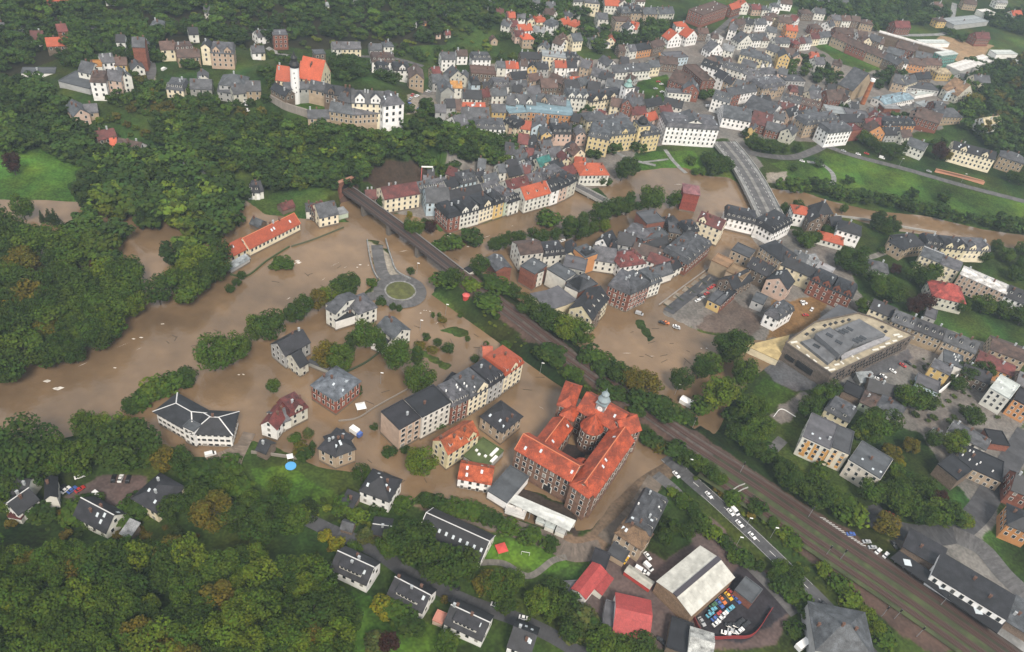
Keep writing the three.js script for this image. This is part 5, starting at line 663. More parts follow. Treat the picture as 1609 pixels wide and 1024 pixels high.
// the street row
T(590, 540, 6.65);
B(250, 900, 475, 772, 12, 13, 'f', 'p', 'k', { win: 1, st: 3, pit: 3.2, l: 'pink end block of the flat roofed flats in flood', ww: 1.8, ch: 1, faces: '0', rm: rm('k', 1, true) }); B(490, 770, 788, 612, 12, 14, 'f', 'v', 'k', { win: 1, st: 3, pit: 2.4, l: 'tall flat roofed white flats with one white rooftop chimney', ch: 1, faces: '0', rm: rm('k', 3, true) });
B(795, 655, 975, 570, 12, 12, 'm', 'r', 'g', { win: 1, st: 3, pit: 2.4, d: 4, l: 'red brick town house in the flooded street row', dish: 4, ch: 0 }); B(978, 568, 1182, 450, 13, 12, 'm', 'c', 'g', { win: 1, st: 3, pit: 2.4, x: 1, xs: .35, xw: 6, d: 2, dish: 3, l: 'cream town house with big white gable in flooded row' }); B(1185, 450, 1345, 345, 13, 12, 'm', 'g', 'k', { win: 1, st: 3, pit: 2.4, d: 3, l: 'dark grey town house in the flooded street row' }); B(1348, 335, 1545, 195, 13, 12, 'm', 'c', 'r', { win: 1, st: 3, pit: 2.4, d: 3, x: 1, l: 'cream end house with orange red roof in flooded row' });
B(1125, 150, 1225, 148, 8, 8, 'g', 'p', 'r', { l: 'pink rear wing with orange red roof behind street row' }); B(655, 470, 720, 500, 12, 7, 'f', 'd' in WALL ? 'd' : 'r', 'k', { win: 0, l: 'dark red rear annex behind the red brick town house', ch: 0 });
MB('stone_villa', 'dark stone house with black hipped roof facing the school', 'house', [[1100, 758, 1325, 925, 13, 8, 'h', 't', 'k', { win: 1, p: .6, sk: 3, ridge: 1 }]]);
T(400, 500);
MB('yellow_house', 'yellow house with orange roof and stacked end balconies', 'house', [[1192, 838, 1382, 715, 9, 10, 'g', 'y', 'r', { win: 1, p: .9, x: 1, xs: .55, d: 3, st: 2.9, wm: std([.66, .58, .36], { map: plasterT }), rm: std([.5, .12, .04], { map: roofT }) }]]);
{ const [o, b] = MB('annex', 'low annex with planted roof behind the yellow house', 'annex', [[1290, 850, 1420, 935, 13, 4, 'f', 'g', 'z', { win: 0, ch: 0 }]]); const t = b[0]; for (const [x, z, w, l] of [[-3, 1, 1, 1], [-1, 2, 1, 1], [1.5, 1, 1, 1], [3, -3, 1.2, 5], [5, 0, 1.2, 4]]) { const g = new G().box(x - w / 2, 4.2, z - l / 2, x + w / 2, 4.9, z + l / 2); g.mesh('skylight', M.white, t.roofMesh, t.m); } }
B(1255, 985, 1458, 1022, 9, 6, 'g', 'w', 'r', { win: 1, sk: 4, l: 'white house with orange red roof beside the planted annex', rm: std([.5, .10, .035], { map: roofT }), p: .8 });
T(780, 600, 6.65);
B(-90, 1140, 110, 1265, 16, 5, 'f', 'w', 'g', { win: 0, l: 'grey flat roofed hall wedged between school and red roof', ch: 0 });
// ---------- the school ----------
{
  const S = { r: std([.47, .078, .024], { map: roofT, roughness: .7 }), w: std([.27, .15, .1], { map: brickT }) }, op = { win: 1, wm: S.w, rm: S.r, st: 3.5, pit: 2.9, wh: 2, ww: 1.3, ch: 0, p: .8, base: .8 };
  T(786, 581, 3.837); const [o, b] = MB('school', 'large brick school with orange red roofs around an inner court', 'school', [
    [92, 478, 425, 672, 10.5, 13, 'g', 'r', 'r', { ...op, ridge: 2, sk: 3 }],
    [568, 765, 805, 425, 10.5, 13, 'g', 'r', 'r', { ...op, ridge: 1, sk: 3, faces: '03' }],
    [462, 238, 705, 375, 13, 14, 'g', 'r', 'r', { ...op, sk: 1 }],
    [322, 500, 434, 348, 9, 9.5, 'g', 'r', 'r', { ...op, ridge: 1, sk: 2, faces: '0' }],
    [346, 208, 440, 238, 15, 14, 'h', 'r', 'r', { ...op, p: .7, sk: 0 }],
    [362, 270, 438, 306, 8, 13, 'h', 'r', 'r', { ...op, sk: 0, faces: '0' }],
    [422, 690, 533, 770, 11, 14, 'h', 'r', 'r', { ...op, sk: 0, faces: '01', p: .75, ridge: 1 }],
    [735, 400, 850, 360, 10, 14, 'g', 'r', 'r', { ...op, sk: 0, faces: '' }]]);
  const inv = o.matrixWorld.clone().invert(), L = (x, y, h) => un(...px(x, y), h).applyMatrix4(inv);
  // round stair tower in the court
  { const c = L(552, 348, 12), g = new G(); g.cyl(c.x, c.z, -2 - o.position.y, 13 - o.position.y, 4.6, 4.6, 20); g.mesh('stair_tower', S.w, o); const k = new G(); k.cyl(c.x, c.z, 12.8 - o.position.y, 20.5 - o.position.y, 5.1, 0, 20, false); const km = k.mesh('tower_roof', S.r, o);
    for (let f = 0; f < 3; f++) for (let i = 0; i < 7; i++) { const a = i / 7 * 3.8 - .3 + o.rotation.y, w = new THREE.Mesh(boxGeo(1.3, 1.9, .2), M.frame); w.name = 'window'; w.position.set(c.x + 4.55 * Math.cos(a), 3.2 + f * 3.3 - o.position.y, c.z + 4.55 * Math.sin(a)); w.rotation.y = Math.PI / 2 - a; o.add(w); const p = new THREE.Mesh(boxGeo(.9, 1.5, .2), M.glass); p.name = 'pane'; p.position.set(0, .2, .05); w.add(p); } }
  { const c = L(495, 565, 9), g = new G(); g.cyl(c.x, c.z, -2 - o.position.y, 9 - o.position.y, 3, 3, 16); g.mesh('apse', S.w, o); new G().cyl(c.x, c.z, 8.9 - o.position.y, 12.5 - o.position.y, 3.4, 0, 16, false).mesh('apse_roof', S.r, o); }
  { const b0 = b[0], g = new G(); g.box(b0.W * .16 - 1.7, 0, b0.z1 - .2, b0.W * .16 + 1.7, 3.2, b0.z1 + .14); g.mesh('gateway', M.black, o, b0.m); const a = new G(); a.box(b0.W * .16 - 2.1, 0, b0.z1 - .1, b0.W * .16 + 2.1, 3.7, b0.z1 + .08); a.mesh('gate_surround', M.trim, o, b0.m); }
  // clock turret: base, clock, copper onion, lantern
  { const c = L(615, 215, 19), y = 15 - o.position.y, g = new G(); const t = new THREE.Group(); g.box(c.x - 2, y, c.z - 2, c.x + 2, y + 6, c.z + 2); const tm = g.mesh('clock_turret', std([.26, .26, .26], { map: plasterT }), o);
    const k = new G(); k.box(c.x - 2.4, y + 6, c.z - 2.4, c.x + 2.4, y + 6.4, c.z + 2.4).cyl(c.x, c.z, y + 6.4, y + 8, 2.1, 2.6, 12).cyl(c.x, c.z, y + 8, y + 9.6, 2.6, 1.5, 12).cyl(c.x, c.z, y + 9.6, y + 11, 1.3, 1.3, 10).cyl(c.x, c.z, y + 11, y + 12.2, 1.7, .7, 10).cyl(c.x, c.z, y + 12.2, y + 14.5, .3, .02, 6); k.mesh('cupola', std([.21, .26, .275], { roughness: .5 }), tm);
    for (const [dx, dz, r] of [[0, 2.03, 0], [-2.03, 0, Math.PI / 2], [2.03, 0, Math.PI / 2]]) { const d = new THREE.Mesh(new THREE.CylinderGeometry(1.25, 1.25, .12, 20), M.white); d.name = 'clock_face'; d.position.set(c.x + dx, y + 3.6, c.z + dz); d.rotation.set(Math.PI / 2, 0, r ? Math.PI / 2 : 0); tm.add(d); const h = new THREE.Mesh(boxGeo(.12, .9, .16), M.black); h.name = 'clock_hand'; h.position.set(c.x + dx, y + 3.6, c.z + dz); h.rotation.y = r; tm.add(h); } }
}
// ---------- below the school ----------
T(800, 764);
{ const o = root('canopy', gp(...px(180, 210))), c = [[-15, 90], [372, 275], [412, 210], [25, 42]].map(([x, y]) => un(...px(x, y), 4.2)).map((p) => [p.x - o.position.x, p.z - o.position.z]), y = 4.2 - o.position.y; new G().prism(c, y - .25, y).mesh('roof', std([.78, .80, .76], { map: flatT }), o); const lerp = (a, b, t) => [a[0] + (b[0] - a[0]) * t, a[1] + (b[1] - a[1]) * t]; for (let i = 0; i < 9; i++) for (const s of [0, 1]) { const p = s ? lerp(c[3], c[2], .03 + i * .117) : lerp(c[0], c[1], .03 + i * .117); new G().box(p[0] - .12, -1.5, p[1] - .12, p[0] + .12, y - .25, p[1] + .12).mesh('post', M.metal, o); } { const b2 = [lerp(c[0], c[3], .85), lerp(c[1], c[2], .85), c[2], c[3]]; new G().prism(b2, -1.5, y - .3).mesh('back_wall', wm('v'), o); } tag(o, 'long white flat canopy below the school front', 'canopy'); }
B(-25, 150, 95, 190, 3, 2.5, 'f', 'w', 'w', { win: 0, ch: 0, kind: 'container', l: 'white container under the left end of school canopy' }); for (const [a, b2, l] of [[165, 212, 'left'], [220, 245, 'middle'], [285, 275, 'right']]) B(a, b2, a + 55, b2 + 22, 3, 2.5, 'f', 'w', 'w', { win: 0, ch: 0, kind: 'container', l: `white container before the school canopy, ${l} of three` });
MB('tan_villa', 'house with tan shingled hipped roof and long grey mansard rear', 'house', [[655, 285, 815, 390, 9, 8, 'h', 't', 't', { win: 1, p: .7, sk: 3, rm: std([.22, .135, .075], { map: roofT }), ch: 1 }], [870, 300, 975, 90, 10, 9, 'm', 't', 'g', { win: 1, d: 4, sk: 2, ridge: 1, dish: 2 }]]);
B(605, 412, 705, 470, 9, 3, 'f', 't', 'g', { kind: 'garage', win: 0, l: 'low grey roofed garages with white and yellow cars beside' }); B(498, 472, 595, 512, 7, 3, 'f', 'b', 'k', { kind: 'shed', win: 0, l: 'small dark flat shed above the red roofed shed' });
MB('red_shed', 'shed with bright red metal roof and side wing', 'shed', [[388, 632, 470, 692, 14, 4.5, 'G', 'w', 'q', { win: 0, ch: 0, p: .45 }], [570, 665, 636, 570, 6, 3.5, 's', 'w', 'q', { win: 0, ch: 0, p: .25 }]]); B(345, 700, 470, 690, 7, 3, 'f', 'g', 'g', { kind: 'shed', win: 0, l: 'grey flat shed in front of the red roofed shed' });
B(640, 900, 862, 950, 15, 4.5, 'g', 'w', 'q', { kind: 'shed', win: 0, ch: 0, p: .4, l: 'large bright red metal roofed shed beside the yard' }); B(570, 875, 640, 895, 11, 3.5, 'f', 'g', 'g', { kind: 'shed', win: 0, l: 'grey flat roofed shed left of large red shed' });
B(970, 990, 1105, 1040, 12, 3.5, 'f', 'b', 'k', { kind: 'hall', win: 0, ch: 0, l: 'dark flat roofed hall at the lower frame edge' }); B(1390, 640, 1495, 722, 8, 4, 'f', 'r', 'g', { kind: 'shed', win: 0, l: 'brick shed with grey roof beside the car dump' }); B(1105, 1015, 1250, 1060, 9, 5, 'g', 'w', 'w', { kind: 'tent', win: 0, ch: 0, p: .4, l: 'white tent roof cut by the lower frame edge' });
{ const [o, b] = MB('warehouse', 'large warehouse with pale roof and dark middle strip', 'warehouse', [[912, 588, 1122, 795, 25, 7, 'G', 't', 'v' in ROOF ? 'v' : 'l', { win: 0, ch: 0, p: .28, ov: .3, rm: std([.70, .69, .62], { map: flatT, roughness: .7 }), wm: std([.34, .22, .13], { map: brickT }) }]]); const t = b[0]; const g = new G(), e = t.W * .12; g.slab(.5, V(.95, t.hz(0, 0) + .12, t.z1 + .3), V(.95, t.hz(0, 0) + .12, t.z0 - .3), V(-.95, t.hz(0, 0) + .12, t.z0 - .3), V(-.95, t.hz(0, 0) + .12, t.z1 + .3)); g.mesh('ridge_strip', std([.05, .045, .055]), t.roofMesh, t.m); const f = new G(); for (const x of [-t.W * .27, t.W * .27]) for (let i = 0; i < 9; i++) { const z = t.z1 - (i + .5) * t.D / 9, s = Math.sign(x), p = .28; f.slab(.05, V(x + 1.1, t.hz(x + 1.1, 0) + .06, z + 1.2), V(x + 1.1, t.hz(x + 1.1, 0) + .06, z + 1.1), V(x - 1.1, t.hz(x - 1.1, 0) + .06, z + 1.1), V(x - 1.1, t.hz(x - 1.1, 0) + .06, z + 1.2)); } f.mesh('roof_seams', std([.42, .41, .37]), t.roofMesh, t.m).userData.kind = 'stuff'; }
T(400, 764); PLACE = '';
MB('long_house', 'long low house with black roof and row of skylights', 'house', [[1010, 285, 1395, 462, 12, 4, 'g', 'w', 'k', { win: 1, p: .75, sk: 9, skr: 1, ridge: 2, ch: 0 }]]);
for (const [a, l] of [[[470, 505, 690, 606], 'nearest the wood'], [[820, 665, 1034, 778], 'in the middle of three'], [[1170, 842, 1402, 950], 'furthest right of three']]) { const [o, b] = MB('twin_house', `white twin house with black roof, ${l}`, 'house', [[...a, 9.5, 5, 'g', 'w', 'k', { win: 1, p: .8, ridge: 1, sk: 1, ch: 3, wl: undefined }]], 'white twin houses below the street'); const t = b[0], g = new G(), w = t.W * .3, z = t.D * .4, y = t.hz(0, z); g.box(-w, y - .2, 0, w, y + 1.7, z); g.mesh('dormer', wm('v'), t.roofMesh, t.m); const q = new G(); q.slab(.2, V(-w - .3, y + 1.9, z + .3), V(w + .3, y + 1.9, z + .3), V(w + .3, t.hz(0, .4) + .1, .4), V(-w - .3, t.hz(0, .4) + .1, .4)); q.mesh('dormer_roof', rm('k', 1), t.roofMesh, t.m); const f = new G(); for (let i = 0; i < 5; i++) f.box(-w + .5 + i * (2 * w - 1) / 5, y + .4, z - .02, -w + 1.5 + i * (2 * w - 1) / 5, y + 1.4, z + .06); f.mesh('windows', M.glass, t.roofMesh, t.m).userData.kind = 'stuff'; }
B(1560, 985, 1700, 1040, 10, 5, 'g', 'w', 'k', { sk: 4, win: 1, l: 'black roofed house cut by lower frame edge' }); 
B(720, 290, 832, 305, 7, 3, 'g', 'b', 'k', { kind: 'garage', win: 0, p: .2, ridge: 1, l: 'black garage roof under the street trees' }); B(535, 100, 605, 130, 5, 2.8, 's', 'b', 'k', { kind: 'shed', win: 0, l: 'dark lean-to shed left of the white garden house' }); B(530, 258, 600, 278, 4, 2.5, 'g', 'b', 'g', { kind: 'hut', win: 0, ch: 0, l: 'weathered garden hut above the lower street' });
B(650, 25, 828, 92, 11, 7, 'h', 'w', 'k', { win: 1, p: .8, sk: 4, ridge: 1, l: 'white garden house with black hipped roof at flood edge' });
B(1098, 825, 1155, 850, 4, 2.5, 'f', 'p', 'p' in ROOF ? 'p' : 'o', { kind: 'hut', win: 0, ch: 0, l: 'small hut with pale red roof between twin houses', rm: std([.45, .2, .15]) }); B(470, 510, 545, 548, 4, 2.6, 's', 'w', 'w', { kind: 'carport', win: 0, ch: 0, l: 'white carport beside the first twin house' });
T(0, 764);
MB('hillside_house', 'white house with two black gables at left edge', 'house', [[110, 175, 238, 82, 8, 5, 'g', 'w', 'k', { win: 1, ridge: 1 }], [280, 80, 350, 65, 9, 6, 'G', 'w', 'k', { win: 1 }], [50, 190, 130, 205, 5, 2.6, 'f', 'w', 'd', { win: 0, ch: 0 }], [70, 45, 160, 60, 9, 5, 'g', 'w', 'k', { win: 0 }]]);
MB('gable_house', 'white gabled house with long black roof at lower left', 'house', [[455, 178, 655, 285, 9, 4, 'g', 'w', 'k', { win: 1, p: 1, sk: 4, ridge: 1 }]]);
MB('cream_house', 'cream house with dark hipped roof beside the parking place', 'house', [[815, 72, 965, 160, 13, 6, 'h', 'c', 'k', { win: 1, p: .6, sk: 2, x: 0 }]]);
B(745, 290, 800, 315, 5, 2.6, 's', 'b', 'l', { kind: 'shed', win: 0, ch: 0, l: 'small pale roofed shed above the lower left wood' });
// ---------- the station ----------
T(1199, 764); { const k = rm('k', 2, true), [o, b] = MB('railway_station', 'long railway station with dark roofs and white windowed strip', 'station', [[1040, 545, 1500, 825, 12, 7, 's', 'w', 'k', { p: .12, win: 1, pit: 3.2, st: 3, rows: 1, ww: 1.3, wh: 2.1, ch: 2, faces: '0', ov: .2 }], [865, 372, 1085, 500, 10, 4.5, 's', 'b', 'k', { p: .1, win: 0, ch: 1 }], [1500, 830, 1660, 930, 13, 5, 's', 'b', 'g', { p: .1, win: 0 }]]);
  const c = root('platform_roof', gp(...px(1100, 680))), q = [[785, 440], [1445, 905], [1500, 830], [840, 395]].map(([x, y]) => un(...px(x, y), 5)).map((p) => [p.x - c.position.x, p.z - c.position.z]), y = 5 - c.position.y; new G().prism(q, y - .4, y).mesh('roof', k, c); for (let i = 0; i < 12; i++) { const t = .04 + i * .083, a = [q[0][0] + (q[1][0] - q[0][0]) * t, q[0][1] + (q[1][1] - q[0][1]) * t], e = [q[3][0] + (q[2][0] - q[3][0]) * t, q[3][1] + (q[2][1] - q[3][1]) * t], m = [(a[0] + e[0]) / 2, (a[1] + e[1]) / 2]; new G().box(m[0] - .15, -1, m[1] - .15, m[0] + .15, y - .3, m[1] + .15).mesh('post', M.metal, c); if (i % 4 === 1) new G().box(m[0] - 1.4, y - .02, m[1] - 1.4, m[0] + 1.4, y + .15, m[1] + 1.4).mesh('skylight', M.sky, c); } tag(c, 'long dark platform roof beside the rails', 'platform roof');
  struct(ribbon(path([px(815, 425), px(1140, 660), px(1490, 900), px(1690, 1040)]), 7, .7).mesh('platform', pale, scene), 'platform'); }
B(1508, 235, 1660, 300, 12, 9, 'h', 'o', 'k', { win: 1, l: 'orange brick house with dark roof at right edge', ridge: 1, pit: 2.4 }); B(330, 1005, 690, 1075, 18, 8, 'h', 'g', 'g', { win: 0, p: .5, l: 'grey hipped roof building at the lower right frame edge' }); B(1530, 20, 1660, 70, 12, 9, 'g', 'r', 'k', { win: 1, l: 'red brick house above the right crossroads' });
finishLabels(auto);
// ---------- railway ----------
const at = (m, x, y, z) => m.clone().multiply(new THREE.Matrix4().setPosition(x, y, z));
{
  const C = new THREE.CatmullRomCurve3(RAIL, false, 'centripetal'), P = C.getSpacedPoints(400);
  const cut = P.findIndex((p) => railAt(p.x, p.z)[2] > 2.98), on = P.slice(0, cut + 1), off = P.slice(cut);
  struct(ribbon(off, 8.6, -.35, new G(), true).mesh('track_bed', ballast, scene), 'track_bed');
  const rustBed = std([.085, .036, .026], { map: asphT });
  const tail = P.slice(P.findIndex((p) => railAt(p.x, p.z)[2] > 7.4));
  for (const [pts, o] of [[P, -2], [P, 2], [tail, 7.6], [tail, 11.8]]) {
    if (pts === tail || 1) struct(ribbon(pts === tail ? pts : off, 2.5, -.28, new G(), true, o).mesh('track_ballast', rustBed, scene), 'track_ballast'); const t = new THREE.Group(); t.name = numbered('railway_track'); t.userData.kind = 'structure'; scene.add(t);
    for (const s of [-.72, .72]) { const g = new G(); ribbon(pts, .2, .02, g, true, o + s); g.mesh('rail', std([.085, .062, .052], { roughness: .5 }), t); }
    const g = new G(); for (let i = 0; i < pts.length - 1; i++) for (let k = 0; k < 2; k++) { const a = pts[i], b = pts[i + 1], d = b.clone().sub(a), n = V(-d.z, 0, d.x).normalize(), w = d.clone().normalize().multiplyScalar(.13), c = a.clone().lerp(b, k / 2).addScaledVector(n, o); c.y -= .12; const L = n.clone().multiplyScalar(1.3); g.poly(c.clone().sub(L).sub(w), c.clone().add(L).sub(w), c.clone().add(L).add(w), c.clone().sub(L).add(w)); }
    const sl = g.mesh('sleepers', std([.085, .045, .034]), t); sl.userData.kind = 'stuff';
  }
  struct(ribbon(tail, 10.5, -.38, new G(), true, 9.5).mesh('track_bed', ballast, scene), 'track_bed');
  struct(ribbon(tail, 1.3, -.3, new G(), true, 0).mesh('grass_strip', std([.05, .055, .025], { map: asphT }), scene), 'grass_strip');
  for (const [o, w] of [[4.8, 2.8], [9.7, 1.6], [14.2, 2.2]]) struct(ribbon(tail, w, -.3, new G(), true, o).mesh('grass_strip', std([.075, .095, .03], { map: asphT }), scene), 'grass_strip');
  // girder bridge
  const o = root('railway_bridge', on[0].clone().setY(0)), q = (p) => p.clone().sub(o.position);
  const side = (s, y0, y1, n, m) => { const g = new G(); for (let i = 0; i < on.length - 1; i++) { const a = q(on[i]), b = q(on[i + 1]), d = b.clone().sub(a), nn = V(-d.z, 0, d.x).normalize(); const f = (p, k, y) => p.clone().addScaledVector(nn, s + k).add(V(0, y, 0)); for (const k of [-.18, .18]) { const A = [f(a, k, y0), f(b, k, y0), f(b, k, y1), f(a, k, y1)]; g.poly(...(k > 0 ? A.reverse() : A)); } g.poly(f(a, -.18, y1), f(b, -.18, y1), f(b, .18, y1), f(a, .18, y1)); } g.mesh(n, m, o); };
  side(-3.4, -1.3, .4, 'girder', M.rust); side(3.4, -1.3, .4, 'girder', M.rust);
  const dg = new G(); ribbon(on.map(q), 6.7, -.5, dg, true); dg.mesh('deck', std([.028, .026, .026]), o); const fg = new G(); ribbon(on.map(q), .8, .1, fg, true, -4); fg.mesh('walkway', std([.15, .15, .15]), o);
  for (const f of [.22, .45, .7, .93]) { const p = q(on[Math.floor(f * (on.length - 1))]), d = on[on.length - 1].clone().sub(on[0]), g = new G(); g.box(-1, -4, -3.6, 1, p.y - 1.2, 3.6); const m = new THREE.Matrix4().makeRotationY(Math.atan2(-d.z, d.x)).setPosition(p.x, 0, p.z); g.mesh('pier', std([.13, .115, .1], { map: plasterT }), o, m); }
  tag(o, 'long dark steel railway bridge crossing the flooded river', 'bridge');
  // tunnel portal
  const t = root('tunnel_portal', RAIL[0].clone().setY(0)), d = RAIL[1].clone().sub(RAIL[0]).setY(0).normalize(); t.rotation.y = Math.atan2(d.x, d.z);
  const sh = new THREE.Shape([[-5.4, 2.5], [5.4, 2.5], [5.4, 12.9], [-5.4, 12.9]].map(([x, y]) => new THREE.Vector2(x, y))), h = new THREE.Path(); h.moveTo(-3.9, 5.5); h.lineTo(-3.9, 7.9); h.absarc(0, 7.9, 3.9, Math.PI, 0, true); h.lineTo(3.9, 5.5); h.lineTo(-3.9, 5.5); sh.holes.push(h);
  const e = new THREE.Mesh(new THREE.ExtrudeGeometry(sh, { depth: 1.6, bevelEnabled: false }), std([.28, .11, .07], { map: brickT })); e.name = 'portal_wall'; e.position.z = 1; t.add(e);
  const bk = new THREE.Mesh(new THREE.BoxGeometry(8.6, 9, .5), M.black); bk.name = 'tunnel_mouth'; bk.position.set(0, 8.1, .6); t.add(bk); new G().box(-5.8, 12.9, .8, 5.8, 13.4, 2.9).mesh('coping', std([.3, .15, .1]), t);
  tag(t, 'red brick tunnel portal at the foot of the castle wood', 'tunnel portal');
  // masts
  const mast = root('signal_mast', V(0, 0, 0)); new G().cyl(0, 0, -.5, 7, .13, .09, 6).mesh('pole', M.metal, mast); new G().box(-.25, 5.2, -.12, .25, 6.8, .2).mesh('signal', M.black, mast); tag(mast, 'slim grey signal mast beside the railway tracks', 'mast', 'signal masts along the railway');
  let first = true; for (const [x, y] of [[1297, 873], [1320, 879], [1405, 972], [1270, 812], [1478, 950], [1088, 672], [1385, 968], [1163, 742], [1440, 1000]]) { const c = first ? mast : mast.clone(); if (!first) { c.name = numbered('signal_mast'); scene.add(c); things.push(c); } c.position.copy(gp(x, y)); first = false; }
}
// ---------- bridges ----------
function deckBridge(name, label, pts, w, y, m, rail, piers, lane) {
  const C = smooth(pts.map(([a, b]) => un(a, b, y)), 8), o = root(name, C[0].clone().setY(0)), q = C.map((p) => p.clone().sub(o.position)), g = new G(); ribbon(q, w, 0, g, true); const n = q.length;
  g.mesh('deck', m, o); const s = new G(); for (let i = 0; i < n - 1; i++) { const a = q[i], b = q[i + 1], d = b.clone().sub(a), nn = V(-d.z, 0, d.x).normalize().multiplyScalar(w / 2); for (const k of [-1, 1]) { const f = (p, dy) => p.clone().addScaledVector(nn, k).add(V(0, dy, 0)), A = [f(a, -1.2), f(b, -1.2), f(b, .05), f(a, .05)]; s.poly(...A); } } s.mesh('edge_beam', M.concrete, o);
  for (const k of [-1, 1]) { const p = new G(); ribbon(q, .35, rail, p, true, k * (w / 2 - .2)); for (let i = 0; i < n - 1; i++) { const a = q[i], b = q[i + 1], d = b.clone().sub(a), nn = V(-d.z, 0, d.x).normalize(); for (const e of [-.17, .17]) { const f = (v, dy) => v.clone().addScaledVector(nn, k * (w / 2 - .2) + e).add(V(0, dy, 0)); p.poly(f(a, -.1), f(b, -.1), f(b, rail), f(a, rail)); } } p.mesh('parapet', M.concrete, o); }
  for (const f of piers) { const p = q[Math.floor(f * (n - 1))], d = q[n - 1].clone().sub(q[0]), b = new G().box(-.8, -3, -w * .42, .8, y - 1, w * .42); b.mesh('pier', M.concrete, o, new THREE.Matrix4().makeRotationY(Math.atan2(-d.z, d.x)).setPosition(p.x, 0, p.z)); }
  if (lane) { const l = new G(); ribbon(q, 2.6, .18, l, true); l.mesh('median', std([.3, .29, .27], { map: asphT }), o); const k = new G(); for (const off of [-5.5, 5.5]) for (let i = 0; i < n - 1; i += 2) ribbon([q[i], q[i].clone().lerp(q[i + 1], .9)], .25, .06, k, true, off); k.mesh('lane_marking', mark, o).userData.kind = 'stuff'; const f = new G(); for (const off of [-1, 1]) ribbon(q, 2.4, .16, f, true, off * (w / 2 - 1.8)); f.mesh('footway', pale, o); }
  tag(o, label, 'bridge'); return o;
}
deckBridge('road_bridge', 'wide concrete road bridge over the flooded river', [[1137, 222], [1160, 250], [1180, 280], [1197, 312], [1213, 345]], 19, 3.4, asph2, .9, [.35, .65], true);
deckBridge('footbridge', 'narrow stone bridge between old town and flooded block', [[898, 288], [925, 302], [955, 318], [985, 332]], 6, 2.4, asph2, .8, [.4, .7]);
deckBridge('station_footbridge', 'slim footbridge beside the tracks at the lower right road', [[1150, 776], [1162, 768], [1172, 764]], 2.4, 2.2, pale, .9, []);
// dam edges of the new road
for (const [pts, l] of [[[[577, 379], [580, 400], [586, 425], [594, 440]], 'left'], [[[606, 378], [614, 405], [624, 428], [645, 440]], 'right']]) { const g = new G(), L = path(pts); for (let i = 0; i < L.length - 1; i++) { const a = L[i], b = L[i + 1], n = V(-(b.z - a.z), 0, b.x - a.x).normalize().multiplyScalar(.3), f = (p, s, y) => V(p.x + n.x * s, y, p.z + n.z * s); g.poly(f(a, 1, 1.7), f(b, 1, 1.7), f(b, -1, 1.7), f(a, -1, 1.7)).poly(f(a, -1, -1), f(b, -1, -1), f(b, -1, 1.7), f(a, -1, 1.7)).poly(f(b, 1, -1), f(a, 1, -1), f(a, 1, 1.7), f(b, 1, 1.7)); } tag(g.mesh(numbered('dam_wall'), pale, scene), `low concrete wall on the ${l} edge of the new road dam`, 'wall'); }
// walls and fences as long thin things
function wallLine(name, label, cat, pts, h, t, m) { const L = path(pts), g = new G(); for (let i = 0; i < L.length - 1; i++) { const a = L[i], b = L[i + 1], n = V(-(b.z - a.z), 0, b.x - a.x).normalize().multiplyScalar(t / 2), f = (p, s, y) => V(p.x + n.x * s, p.y + y, p.z + n.z * s); g.poly(f(a, 1, h), f(b, 1, h), f(b, -1, h), f(a, -1, h)).poly(f(a, -1, -1), f(b, -1, -1), f(b, -1, h), f(a, -1, h)).poly(f(b, 1, -1), f(a, 1, -1), f(a, 1, h), f(b, 1, h)); } tag(g.mesh(numbered(name), m, scene), label, cat); }
wallLine('yard_fence', 'dark red fence round the car dump', 'fence', [[1085, 965], [1106, 1000], [1150, 1003], [1180, 1000], [1212, 958]], 2, .2, std([.2, .02, .02]));
wallLine('garden_wall', 'pinkish brick wall along the upper edge of right meadow', 'wall', [[1468, 270], [1500, 277], [1545, 290]], 2.4, .5, std([.5, .24, .15]));
wallLine('river_wall', 'pale river wall along the right bank below villas', 'wall', [[1308, 340], [1360, 346], [1420, 358], [1470, 366]], 1.4, .5, M.concrete);
wallLine('yard_wall', 'low wall around the dry yard by concert hall lawn', 'wall', [[1215, 655], [1228, 643], [1250, 655]], .4, .22, M.white);
wallLine('garden_fence', 'hedge-like dark fence of the orangery garden on the river', 'fence', [[362, 432], [385, 435], [420, 410], [455, 388]], 1, .5, std([.05, .07, .02]));
wallLine('orchard_fence', 'low fence along the flooded river meadow', 'fence', [[458, 388], [490, 378], [540, 358]], 1, .3, std([.08, .085, .045]));
wallLine('garden_wall', 'long dark garden wall below the flooded gabled villa', 'wall', [[395, 712], [430, 716], [470, 722]], 1.6, .4, M.stone);
wallLine('street_wall', 'low wall round the brick villa front garden', 'wall', [[532, 662], [560, 658], [590, 640], [640, 612]], .8, .3, M.stone);
wallLine('plot_wall', 'straight dark hedge wall around flooded allotment', 'wall', [[545, 585], [575, 570], [595, 555]], 1, .6, std([.035, .05, .02]));
// parking bays next to the lot
{ const g = new G(); for (let i = 0; i < 6; i++) { const a = gp(1043 + i * 18, 478 - i * 13), b = gp(1056 + i * 18, 487 - i * 13); ribbon([a, b], .6, .6, g); } struct(g.mesh('bay_hedge', std([.04, .05, .025]), scene), 'bay_hedge'); const d = new G(); ribbon(path([[1035, 480], [1080, 446], [1130, 410]]), .8, .7, d); struct(d.mesh('kerb', M.stone, scene), 'kerb'); }
T(800, 250); for (const [x, y] of [[985, 885], [1045, 845], [1102, 806], [1158, 768], [1212, 730]]) { const a = gp(...px(x - 28, y - 8)), b = gp(...px(x + 24, y + 10)); struct(ribbon([a, a.clone().lerp(b, .5), b], 5.4, .22).mesh('parking_bay', std([.36, .30, .23], { map: asphT }), scene), 'parking_bay'); }
